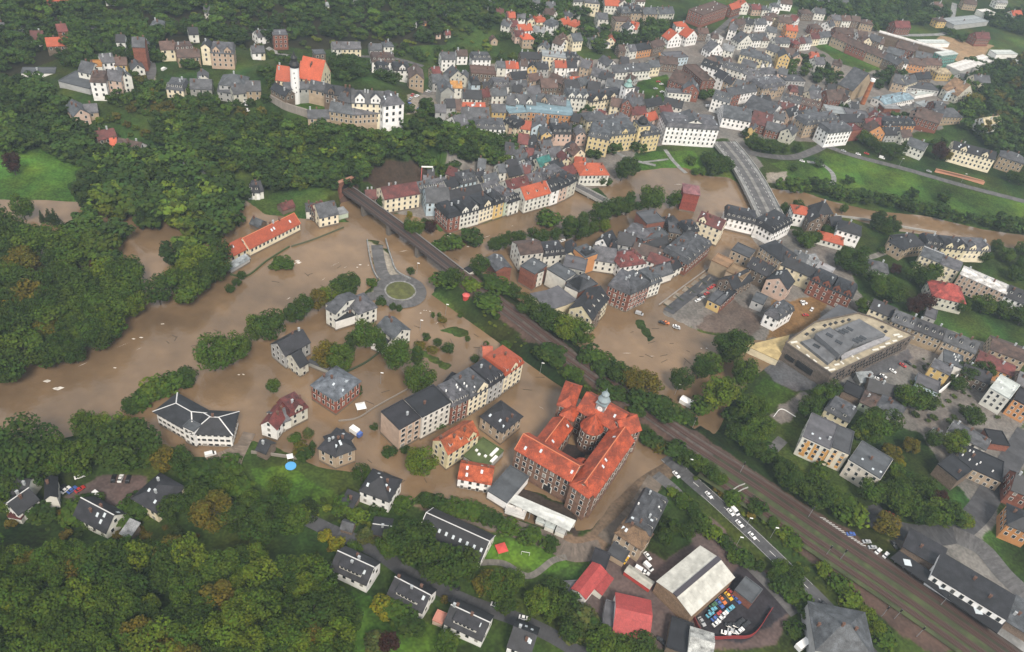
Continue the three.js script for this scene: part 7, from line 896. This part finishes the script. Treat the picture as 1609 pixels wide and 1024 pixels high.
many('on the river peninsula', [[1018, 330, 17, 'B', 'm', 1.2], [1000, 330, 7, 's', 'd', 1.2], [1060, 324, 12, 'b', 'm', 1.1], [1072, 320, 11, 'b', 'd', 1.1], [1052, 326, 9, 'b', 'd', 1.1], [943, 292, 8, 'b', 'd', 1.1], [953, 290, 7, 's', 'd', 1.1], [975, 284, 15, 'B', 'd', 1], [985, 280, 16, 'b', 'd', 1], [1092, 274, 6, 's', 'm', 1.3], [1102, 274, 6, 's', 'm', 1.3], [1120, 275, 12, 'b', 'd', 1.2], [1135, 272, 12, 'b', 'd', 1.2], [1108, 262, 9, 'b', 'd', 1.2], [1085, 258, 7, 's', 'm', 1.4]]);
many('along the railway dam', [[712, 452, 12, 'b', 'd', 1.2], [700, 447, 8, 's', 'm', 1.6], [752, 432, 12, 'b', 'd', 1.2], [740, 452, 5, 's', 'l', 2], [770, 452, 8, 's', 'd', 1.8], [785, 460, 8, 's', 'm', 1.8], [760, 475, 7, 's', 'd', 1.8], [770, 485, 8, 's', 'm', 1.6], [805, 470, 9, 'b', 'd', 1.2], [825, 490, 10, 'b', 'd', 1.3], [845, 505, 11, 'b', 'd', 1.3], [868, 520, 12, 'b', 'd', 1.3], [885, 535, 15, 'B', 'l', 1.2], [905, 540, 14, 'B', 'm', 1.2], [870, 565, 7, 's', 'd', 2], [855, 558, 7, 's', 'd', 2], [893, 590, 5, 's', 'm', 1.6], [903, 595, 6, 's', 'm', 1.6], [925, 565, 7, 's', 'd', 2], [940, 575, 8, 's', 'm', 2], [955, 588, 8, 's', 'd', 2], [970, 600, 10, 'b', 'd', 1.2], [990, 610, 12, 'B', 'o', 1.3], [1010, 618, 12, 'b', 'o', 1.3], [1005, 632, 8, 's', 'd', 2], [1025, 640, 7, 's', 'd', 2], [1040, 650, 7, 's', 'd', 2], [1055, 660, 7, 's', 'm', 2], [1070, 668, 8, 's', 'd', 1.6], [1000, 650, 4, 's', 'd', 2], [970, 622, 4, 's', 'd', 2.4], [950, 610, 4, 's', 'd', 2.4], [1022, 695, 5, 's', 'd', 2], [1035, 705, 5, 's', 'o', 2], [1055, 720, 7, 's', 'd', 2], [1070, 735, 9, 'b', 'd', 1.3], [1088, 742, 9, 'b', 'm', 1.3], [1105, 755, 9, 'b', 'd', 1.3], [1120, 765, 8, 'b', 'm', 1.3], [1180, 805, 8, 's', 'd', 1.7], [1140, 790, 6, 's', 'm', 1.8], [1205, 830, 5, 's', 'm', 1.8], [1222, 845, 5, 's', 'l', 1.8], [1240, 860, 5, 's', 'm', 1.8], [1285, 905, 6, 's', 'l', 1.6], [1312, 930, 7, 's', 'm', 1.6], [1330, 955, 7, 's', 'l', 1.6], [1350, 980, 8, 'b', 'l', 1.4], [1365, 1000, 8, 'b', 'l', 1.4], [1380, 1015, 7, 's', 'm', 1.8]]);
many('beside the rail-side road', [[1092, 800, 7, 's', 'd', 1.8], [1108, 818, 7, 's', 'm', 1.8], [1125, 835, 7, 's', 'l', 1.7], [1143, 852, 7, 's', 'd', 1.8], [1160, 868, 7, 's', 'm', 1.8], [1178, 880, 7, 's', 'd', 1.8], [1195, 890, 8, 'b', 'd', 1.2], [1215, 905, 8, 'b', 'd', 1.2], [1232, 918, 7, 's', 'd', 1.8], [1250, 935, 7, 's', 'm', 1.8], [1262, 956, 7, 'b', 'd', 1.2], [1274, 968, 8, 'b', 'm', 1.2], [1292, 985, 8, 'b', 'd', 1.3], [1250, 985, 6, 's', 'd', 1.8], [1060, 770, 4, 's', 'l', 1.8], [1075, 785, 6, 's', 'm', 1.8], [1045, 845, 9, 'b', 'd', 1.2], [1060, 832, 11, 'b', 'd', 1.2], [1080, 838, 10, 'b', 'd', 1.2], [1095, 828, 9, 'b', 'd', 1.1], [1050, 820, 9, 'c', 'd', 1.8], [1110, 895, 5, 's', 'm', 1.6]]);
many('between road and parallel path', [[1220, 898, 6.5, 'b', 'm', 1.3], [1243, 910, 7, 'b', 'd', 1.3], [1236, 922, 6, 's', 'd', 1.8], [1252, 940, 6, 's', 'm', 1.8]]);
many('in the flood left of concert hall', [[1065, 612, 13, 'B', 'd', 1.05], [1095, 595, 15, 'B', 'd', 1.1], [1110, 588, 13, 'b', 'm', 1.1], [1135, 570, 19, 'B', 'd', 1.1], [1150, 560, 16, 'b', 'd', 1.1], [1160, 605, 17, 'B', 'm', 1.05], [1120, 640, 17, 'B', 'l', 1.15], [1100, 645, 10, 's', 'm', 1.2], [1145, 625, 13, 'b', 'm', 1.1], [1150, 655, 6, 's', 'd', 1.8], [1165, 650, 12, 'b', 'm', 1.2], [1185, 655, 12, 'B', 'm', 1.1], [1150, 690, 9, 'b', 'd', 1.3], [1165, 700, 11, 'B', 'm', 1.3], [1185, 690, 12, 'b', 'm', 1.3], [1200, 680, 9, 'b', 'm', 1.2], [1180, 715, 9, 'b', 'd', 1.2], [1205, 720, 7, 's', 'd', 1.8], [1150, 660, 8, 'b', 'd', 1]]);
many('in the right hand gardens', [[1285, 640, 13, 'B', 'm', 1.2], [1300, 625, 11, 'b', 'd', 1.1], [1265, 655, 11, 'b', 'd', 1.2], [1360, 690, 16, 'B', 'm', 1.2], [1380, 680, 15, 'b', 'd', 1.2], [1345, 690, 10, 'b', 'l', 1], [1430, 640, 13, 'B', 'm', 1.1], [1450, 645, 13, 'b', 'd', 1.2], [1415, 635, 12, 'b', 'm', 1.1], [1408, 735, 6, 'b', 'y', 1], [1460, 700, 9, 'b', 'd', 1.1], [1490, 710, 11, 'B', 'l', 1.2], [1500, 700, 10, 'b', 'm', 1.1], [1520, 665, 10, 'b', 'd', 1.2], [1540, 590, 10, 'b', 'd', 1.2], [1515, 595, 10, 'b', 'd', 1.2], [1500, 612, 8, 'b', 'd', 1.2], [1425, 710, 8, 'b', 'o', 1.2], [1395, 720, 7, 's', 'o', 1.5], [1230, 760, 11, 'B', 'd', 1.3], [1250, 775, 11, 'b', 'd', 1.3], [1225, 745, 9, 'b', 'd', 1.2], [1275, 790, 12, 'B', 'd', 1.3], [1300, 790, 10, 'b', 'm', 1.2], [1320, 805, 9, 's', 'm', 1.5], [1340, 815, 9, 's', 'l', 1.5], [1385, 835, 10, 'b', 'o', 1.3], [1360, 785, 12, 'B', 'm', 1.3], [1385, 790, 13, 'b', 'd', 1.2], [1410, 805, 13, 'B', 'm', 1.3], [1440, 820, 12, 'b', 'd', 1.3], [1460, 820, 12, 'b', 'm', 1.2], [1480, 822, 12, 'b', 'd', 1.2], [1505, 825, 8, 'b', 'l', 1.3], [1420, 775, 11, 'b', 'd', 1.3], [1445, 780, 11, 'b', 'd', 1.3], [1465, 795, 10, 'b', 'u', 1.2], [1400, 755, 10, 'b', 'm', 1.3], [1345, 745, 7, 's', 'm', 1.6], [1330, 735, 7, 's', 'd', 1.6], [1285, 745, 6, 's', 'm', 1.8], [1400, 760, 7, 's', 'd', 1.6]]);
many('around the villas of the right bank', [[1333, 425, 15, 'B', 'd', 1.3], [1315, 420, 11, 'b', 'd', 1.2], [1345, 432, 11, 'b', 'd', 1.2], [1380, 465, 14, 'B', 'm', 1.3], [1400, 475, 13, 'b', 'd', 1.3], [1370, 450, 11, 'b', 'd', 1.2], [1445, 450, 13, 'B', 'd', 1.2], [1430, 440, 12, 'b', 'd', 1.2], [1458, 440, 12, 'b', 'm', 1.2], [1403, 430, 7, 'b', 'u', 1.2], [1445, 485, 11, 'b', 'u', 1.3], [1430, 490, 9, 'b', 'u', 1.3], [1352, 492, 10, 'b', 'm', 1.3], [1505, 490, 10, 'b', 'd', 1.3], [1540, 490, 11, 'B', 'm', 1.3], [1570, 500, 12, 'b', 'd', 1.3], [1600, 510, 12, 'b', 'd', 1.3], [1372, 360, 15, 'p', 'c', 2], [1386, 365, 13, 'c', 'd', 2], [1394, 362, 12, 'c', 'c', 2], [1405, 365, 9, 'b', 'd', 1.1], [1322, 336, 8, 'b', 'm', 1], [1228, 335, 9, 'p', 'd', 1.8], [1245, 338, 8, 'b', 'd', 1.1], [1250, 330, 8, 'b', 'd', 1.2], [1262, 388, 10, 'b', 'm', 1.3], [1275, 382, 9, 'b', 'd', 1.2], [1298, 378, 8, 'b', 'd', 1.2], [1360, 395, 4, 's', 'd', 1.6], [1383, 396, 4, 's', 'd', 1.6], [1520, 400, 8, 'b', 'm', 1.3], [1540, 410, 9, 'b', 'd', 1.3], [1575, 410, 10, 'b', 'm', 1.3], [1600, 425, 10, 'B', 'd', 1.3], [1590, 440, 10, 'b', 'd', 1.3], [1560, 395, 9, 'b', 'd', 1.3], [1605, 400, 10, 'b', 'm', 1.3], [1250, 375, 8, 'b', 'd', 1.1], [1300, 365, 5, 's', 'd', 1.5]]);
const bank = [[1240, 300, 12, 'b', 'm', 1.3], [1255, 302, 13, 'B', 'm', 1.4], [1275, 300, 12, 'b', 'd', 1.3], [1295, 306, 13, 'b', 'd', 1.3], [1315, 312, 13, 'B', 'm', 1.3], [1335, 316, 12, 'b', 'd', 1.3], [1355, 318, 12, 'b', 'd', 1.3], [1375, 320, 11, 'b', 'm', 1.3], [1395, 326, 12, 'B', 'm', 1.3], [1415, 330, 12, 'b', 'd', 1.3], [1435, 332, 11, 'b', 'm', 1.3], [1455, 336, 11, 'b', 'd', 1.3], [1475, 342, 13, 'B', 'd', 1.3], [1498, 348, 10, 'b', 'm', 1.3], [1520, 352, 10, 'b', 'd', 1.3], [1545, 355, 11, 'b', 'd', 1.3], [1570, 360, 15, 'B', 'd', 1.4], [1590, 362, 13, 'b', 'd', 1.3], [1608, 365, 13, 'b', 'm', 1.3], [1430, 310, 9, 'b', 'd', 1.2], [1330, 290, 8, 'b', 'o', 1.4], [1480, 318, 11, 'b', 'o', 1.2], [1225, 296, 9, 'b', 'm', 1.3], [1285, 262, 8, 'b', 'd', 1.3], [1245, 268, 6, 's', 'd', 1.6]];
many('among the upper right villas', [[1470, 250, 14, 'B', 'u', 1.3], [1484, 254, 10, 'b', 'o', 1.1], [1400, 250, 12, 'b', 'd', 1.3], [1380, 245, 12, 'b', 'd', 1.3], [1365, 232, 10, 'b', 'd', 1.3], [1355, 225, 10, 'b', 'm', 1.3], [1420, 240, 10, 'b', 'd', 1.2], [1545, 262, 9, 'b', 'd', 1.2], [1600, 290, 11, 'b', 'd', 1.3], [1585, 285, 9, 'b', 'd', 1.3], [1180, 235, 11, 'b', 'd', 1.4], [1195, 238, 11, 'b', 'd', 1.4], [1212, 240, 10, 'b', 'd', 1.4], [1230, 240, 8, 'b', 'm', 1.3], [1250, 240, 8, 'b', 'd', 1.3]]);
many('around the lower gardens', [[430, 830, 16, 'B', 'd', 1.3], [405, 850, 13, 'b', 'd', 1.2], [460, 830, 11, 'b', 'm', 1.2], [484, 806, 10, 'c', 'c', 2], [440, 780, 10, 'b', 'm', 1.2], [395, 800, 9, 'b', 'm', 1.2], [575, 848, 8, 'c', 's', 2], [610, 872, 11, 'B', 'm', 1.3], [635, 868, 15, 'B', 'd', 1.3], [655, 880, 15, 'b', 'd', 1.3], [690, 905, 14, 'B', 'd', 1.3], [715, 905, 14, 'b', 'd', 1.3], [660, 850, 10, 'b', 'd', 1.2], [592, 807, 4, 's', 'd', 1.6], [780, 935, 11, 'B', 'm', 1.4], [805, 925, 10, 'b', 'm', 1.3], [765, 925, 9, 'b', 'o', 1.3], [790, 955, 7, 'b', 'd', 1.4], [840, 960, 12, 'B', 'l', 1.2], [870, 940, 9, 'b', 'd', 1.2], [860, 965, 10, 'b', 'm', 1.2], [890, 965, 11, 'b', 'd', 1.2], [910, 985, 12, 'c', 's', 2.2], [925, 995, 10, 'c', 'd', 2.2], [895, 1000, 10, 'b', 'd', 1.3], [940, 1020, 10, 'b', 'm', 1.3], [970, 1022, 8, 'b', 'm', 1.6], [1000, 1023, 8, 'b', 'd', 1.6], [540, 800, 5, 's', 'm', 2], [560, 815, 5, 's', 'l', 2], [510, 845, 4, 's', 'y', 1.6], [530, 858, 5, 's', 'y', 1.5], [555, 866, 4, 's', 'm', 1.5], [515, 905, 5, 's', 'd', 2], [605, 960, 6, 's', 'y', 1.6], [625, 968, 6, 's', 'm', 1.8], [645, 985, 6, 's', 'd', 1.8], [535, 960, 10, 'b', 'd', 1.2], [550, 985, 10, 'b', 'd', 1.2], [515, 970, 9, 'b', 'd', 1.2], [590, 1012, 8, 'c', 's', 1.8], [610, 1020, 8, 'b', 'u', 1.2], [700, 1015, 5, 's', 'm', 1.8], [720, 800, 4, 's', 'm', 2.4], [745, 808, 4, 's', 'm', 2.4], [770, 820, 4, 's', 'd', 2.4], [800, 832, 4, 's', 'm', 2.4], [835, 845, 4, 's', 'm', 2.4], [865, 860, 4, 's', 'd', 2.4], [690, 800, 5, 's', 'd', 2], [630, 795, 4, 's', 'm', 2], [340, 775, 8, 'b', 'd', 1.3], [310, 800, 13, 'B', 'd', 1.3], [275, 815, 12, 'b', 'd', 1.3], [340, 820, 13, 'B', 'o', 1.3], [370, 830, 12, 'b', 'd', 1.2], [225, 800, 6, 's', 'd', 2], [200, 815, 6, 's', 'm', 2], [145, 795, 5, 's', 'd', 2], [120, 815, 6, 's', 'm', 2.2], [70, 812, 6, 's', 'd', 2.2], [10, 800, 8, 'b', 'm', 1.4], [160, 832, 3, 's', 'u', 1.6]]);
finishLabels(treeList);
// groves: many look-alike trees in one place
function scatter(pts, step, seed, f, world) { const P = world ?? gpoly(pts), b = boxOf(P), r = rng(seed); let n = 0; for (let z = b[2]; z < b[3]; z += step) for (let x = b[0] + (Math.round(z / step) % 2) * step * .5; x < b[1]; x += step) { const X = x + rr(-.4, .4, r) * step, Z = z + rr(-.4, .4, r) * step; if (sdist(P, X, Z) < 0) { f(V(X, Math.max(terr(X, Z), -.3), Z), r, n); n++; } } return n; }
const pickC = (r, s) => s[Math.floor(r() * s.length)];
const PARK = [[-20, 375], [40, 388], [90, 384], [105, 408], [145, 400], [150, 455], [230, 445], [250, 470], [345, 400], [350, 455], [300, 488], [230, 510], [160, 550], [135, 585], [60, 600], [-20, 615]];
let cnt = [];
cnt.push(scatter(PARK, 10.2, 3, (p, r) => treeAt(p, rr(13, 20, r), r() < .5 ? 'B' : 'b', pickC(r, 'ddddmmdmldmmdo'), 'in the flooded park on left bank', 'trees of the flooded park on left bank', 1.1)));
const edge = []; for (const P of [[[128, 345], [195, 362], [200, 440], [150, 445], [118, 402]], [[285, 388], [345, 398], [340, 440], [265, 440]]]) scatter(P, 9, 14, (p, r) => edge.push([p, rr(13, 18, r), pickC(r, 'ddmml'), r() * 6.28, r()]));
cnt.push(scatter([[135, 262], [215, 255], [300, 280], [345, 300], [385, 330], [380, 365], [330, 385], [270, 362], [190, 358], [140, 335]], 9, 4, (p, r) => edge.push([p, rr(14, 20, r), pickC(r, 'dddmddl'), r() * 6.28, r()])));
cnt.push(scatter([[-30, 868], [60, 872], [110, 888], [180, 886], [240, 868], [320, 888], [400, 880], [480, 895], [560, 1010], [530, 1060], [-50, 1060]], 7, 5, (p, r) => treeAt(p, rr(9, 15.5, r), r() < .7 ? 'B' : 'b', pickC(r, 'dmdmmmlldmmlo'), 'in the near hillside wood', 'trees of the near hillside wood', 1.1)));
for (const [x, y, h, k, c] of [[25, 275, 14, 'B', 'u'], [40, 345, 15, 'B', 'm'], [68, 350, 8, 'c', 'c'], [80, 350, 9, 'c', 'c'], [90, 355, 11, 'c', 'c'], [5, 505, 14, 'b', 'g'], [150, 440, 12, 'c', 'u'], [345, 432, 9, 'b', 'g'], [175, 505, 10, 'b', 'y'], [380, 440, 6, 'b', 'd'], [372, 450, 5, 'b', 'd'], [362, 460, 5, 'b', 'd'], [240, 360, 15, 'p', 'c'], [225, 362, 15, 'p', 'c'], [250, 362, 14, 'p', 'c'], [275, 355, 9, 'b', 'l'], [315, 345, 14, 'B', 'l']]) tree(x, y, h, k, c, { u: 'standing out in left park', g: 'at the left park edge', y: 'at front of the left park', l: 'before the dark park conifers', c: 'in the left park', m: 'on left meadow edge', d: 'at the orangery garden corner' }[c], 'single trees of the left park');
// distant and hillside woods: read as one mass
const woods = { hill: [...edge], far: [], town: [], bank: bank.map(([x, y, h, k, c], i) => [gp(x, y), h, 'ouc'.includes(c) ? 'd' : c, i, hash(i, 9)]) };
const BARE = gpoly([[578, 262], [662, 256], [692, 280], [640, 300], [578, 298], [566, 280]]);
const wood = (key, pts, step, seed, h0, h1, cols, world) => scatter(pts, step, seed, (p, r) => sdist(BARE, p.x, p.z) > -1 && woods[key].push([p, rr(h0, h1, r), pickC(r, cols), r() * 6.28, r()]), world);
wood('hill', [[240, 190], [330, 205], [420, 195], [460, 215], [600, 225], [640, 205], [690, 210], [760, 225], [830, 225], [800, 265], [700, 285], [590, 290], [530, 305], [440, 305], [380, 280], [330, 270], [250, 235]], 6.2, 21, 9, 14, 'dddmml');
wood('hill', [[425, 186], [470, 200], [520, 208], [600, 212], [640, 205], [655, 215], [600, 230], [440, 224]], 5.5, 20, 7, 10, 'dmml');
wood('far', [[555, 68], [680, 78], [800, 82], [810, 100], [720, 98], [668, 100], [610, 84]], 8, 43, 4, 8, 'dmml'); wood('far', [[70, 92], [190, 95], [210, 108], [170, 112], [110, 108]], 8, 44, 7, 11, 'dd'); wood('far', [[420, 92], [440, 96], [500, 110], [530, 105], [545, 130], [500, 118], [440, 105]], 8, 45, 5, 9, 'dm'); wood('town', [[170, 145], [240, 150], [300, 175], [260, 195], [210, 185], [180, 165]], 8, 46, 3, 6, 'dmo');
wood('town', [[150, 185], [220, 190], [250, 205], [235, 228], [190, 225], [160, 205]], 6.5, 47, 3, 6.5, 'dmol'); wood('town', [[420, 130], [440, 150], [415, 190], [330, 200], [250, 190], [300, 178], [400, 165]], 9, 48, 4, 8, 'dm');
wood('hill', [[130, 245], [180, 240], [240, 265], [330, 275], [380, 300], [300, 290], [215, 255]], 7, 22, 8, 13, 'ddmm');
wood('hill', [[-30, 138], [80, 138], [115, 165], [115, 200], [150, 215], [160, 250], [130, 262], [60, 240], [0, 240]], 8, 23, 11, 16, 'dddmm');
wood('hill', [[190, 130], [250, 125], [330, 155], [420, 170], [415, 190], [330, 200], [240, 195], [160, 160]], 11, 24, 5, 10, 'dmmo');
wood('far', [[-60, 20], [120, 30], [160, 60], [0, 118], [-60, 120]], 9, 31, 9, 14, 'dddm'); wood('far', [[110, 45], [200, 30], [260, 70], [230, 100], [170, 105], [100, 90]], 9, 30, 9, 14, 'dddm');
wood('far', [[-100, -60], [260, -60], [800, -60], [980, -60], [960, 5], [880, 50], [790, 40], [680, 72], [560, 62], [420, 66], [260, 62], [140, 30], [-60, 30]], 10.5, 32, 8, 14, 'dddmmd');
wood('far', [[830, 30], [920, 40], [970, 60], [980, 50], [1045, 25], [1060, 45], [1020, 70], [950, 85], [900, 75], [840, 80]], 10, 33, 8, 13, 'dddm');
wood('far', [[1230, 5], [1340, 8], [1470, 0], [1490, 30], [1440, 42], [1380, 50], [1330, 40], [1270, 25]], 11, 34, 9, 14, 'dddm'); wood('far', [[1000, -60], [1700, -60], [1700, -15], [1350, 0], [1200, -5]], 16, 35, 9, 14, 'ddm');
wood('far', [[1500, 130], [1555, 110], [1640, 90], [1700, 160], [1700, 290], [1560, 245], [1545, 225], [1500, 200], [1520, 160]], 11, 36, 10, 15, 'dddmo');
wood('far', [[1545, 25], [1609, 15], [1650, 40], [1609, 60], [1560, 45]], 10, 37, 8, 12, 'dd');
wood('far', [[520, 100], [560, 95], [580, 125], [540, 130]], 8, 38, 8, 12, 'dd'); wood('far', [[1235, 92], [1280, 90], [1320, 115], [1340, 135], [1290, 135], [1240, 120]], 10, 39, 7, 11, 'ddm'); wood('far', [[1370, 120], [1410, 110], [1420, 130], [1380, 140]], 9, 40, 7, 10, 'dd');
wood('town', [[700, 215], [760, 215], [800, 230], [820, 250], [740, 262], [690, 250]], 8, 41, 6, 10, 'dm'); wood('town', [[640, 170], [680, 165], [695, 190], [650, 200]], 8, 42, 7, 10, 'd');
for (const [x, y] of [[600, 120], [618, 128], [530, 110], [300, 105], [250, 92], [690, 135], [915, 165], [918, 200], [900, 205], [1000, 185], [1110, 145], [1105, 150], [1150, 55], [920, 180], [880, 95], [1285, 60], [1490, 50], [1510, 60], [1540, 105], [1560, 100], [1525, 100], [700, 100], [750, 90], [790, 60], [660, 60], [1330, 175], [1370, 180], [1400, 185], [1420, 185], [1345, 210], [1490, 175], [1480, 140], [1470, 225], [480, 140], [430, 130], [415, 115], [445, 125], [300, 165], [330, 170], [225, 150], [240, 140], [230, 155], [1130, 255], [1115, 250], [1175, 215], [930, 245], [965, 235], [1000, 235], [915, 190], [925, 170], [730, 200], [715, 185], [590, 110]]) for (let i = 0; i < 3; i++) { const p = gp(x + (i - 1) * 6, y + hash(x, i) * 6); woods.town.push([p, 6 + 4 * hash(i, x), 'ddm'[i], x, hash(x, y + i)]); }
const TINT = { d: [.030, .060, .020], m: [.045, .085, .022], l: [.072, .115, .024], o: [.075, .075, .022] };
const lm = new THREE.MeshPhysicalMaterial({ vertexColors: true, side: THREE.DoubleSide, roughness: .9, specularIntensity: .25 });
for (const [key, label] of [['hill', 'dense green wood covering the castle hill and left slopes'], ['far', 'dark green woods on the far hillsides'], ['bank', 'dense line of trees along the meadow river bank'], ['town', 'scattered small garden trees between the far town houses']]) CR.w.forEach(([g], v) => {
  const L = woods[key].filter((_, i) => i % 3 === v), im = new THREE.InstancedMesh(g, lm, L.length), q = new THREE.Quaternion(), up = V(0, 1, 0), col = new THREE.Color();
  L.forEach(([p, h, c, a, t], i) => { im.setMatrixAt(i, new THREE.Matrix4().compose(p.clone().setY(p.y - h * .12), q.setFromAxisAngle(up, a), V(h * 1.25, h, h * 1.25))); const k = .65 + .8 * t; im.setColorAt(i, col.setRGB(...TINT[c].map((x, j) => x * k * [.86, .83, .58][j]))); });
  im.name = numbered('woodland'); im.castShadow = im.receiveShadow = true; scene.add(im); tag(im, label, null, null, 'stuff'); });
// undergrowth: bushes and tall grass over gardens, banks and the railway strip
{
  const g = crown(61, 160, 5, .1, 's'), L = [], add = (pts, step, seed, h0, h1, cols) => scatter(pts, step, seed, (p, r) => { if (p.y > .25 && r() < .8) L.push([p, rr(h0, h1, r), pickC(r, cols), r() * 6.28, r()]); });
  add([[1060, 722], [1110, 748], [1230, 830], [1310, 905], [1400, 1000], [1380, 1024], [1300, 930], [1200, 838], [1110, 768]], 3.2, 71, .8, 2.2, 'mmlo'); add([[750, 480], [800, 515], [870, 560], [905, 580], [880, 590], [820, 545], [770, 512]], 3, 72, .6, 1.4, 'mml'); add([[905, 585], [1000, 655], [1060, 700], [1050, 712], [985, 665], [900, 605]], 3, 73, .8, 1.8, 'mdo');
  add([[470, 770], [540, 790], [640, 860], [620, 880], [540, 830], [460, 800]], 4, 74, .8, 2, 'mdl'); add([[500, 845], [600, 890], [760, 960], [740, 990], [640, 960], [560, 910], [490, 880]], 5, 75, .8, 2, 'mdo'); add([[0, 790], [80, 800], [230, 815], [330, 850], [230, 845], [100, 842], [0, 825]], 4, 76, 1, 2.6, 'dmo'); add([[190, 140], [250, 125], [330, 160], [260, 190], [180, 170]], 5, 77, 1, 2.4, 'dmo'); add([[1440, 560], [1560, 600], [1600, 640], [1480, 700], [1420, 640]], 6, 78, .8, 2.5, 'dm'); add([[770, 920], [880, 900], [930, 960], [900, 1010], [800, 960]], 4, 79, 1, 2.6, 'dm'); add([[280, 730], [380, 735], [385, 790], [300, 780]], 4, 80, .8, 2.4, 'dm');
  add([[300, 0], [800, 20], [780, 80], [560, 75], [300, 70]], 9, 81, 1.5, 3.5, 'dml');
  const im = new THREE.InstancedMesh(g, lm, L.length), q = new THREE.Quaternion(), up = V(0, 1, 0), col = new THREE.Color(); L.forEach(([p, h, c, a, t], i) => { im.setMatrixAt(i, new THREE.Matrix4().compose(p.clone().setY(p.y - h * .1), q.setFromAxisAngle(up, a), V(h * 1.9, h * 1.2, h * 1.9))); im.setColorAt(i, col.setRGB(...TINT[c].map((x, j) => x * [.85, .78, .5][j] * (.8 + .6 * t)))); });
  im.name = 'undergrowth'; im.castShadow = im.receiveShadow = true; scene.add(im); tag(im, 'low green undergrowth along banks, gardens and tracks', null, null, 'stuff');
}
console.log('trees', TI, cnt.join(), 'woods', woods.hill.length, woods.far.length, woods.town.length, 'things', things.length);
camera.far = 9000; camera.updateProjectionMatrix();
scene.traverse((o) => { if (o.isMesh) { o.castShadow = o.receiveShadow = true; } delete o.userData.placed; });
renderer.render(scene, camera);
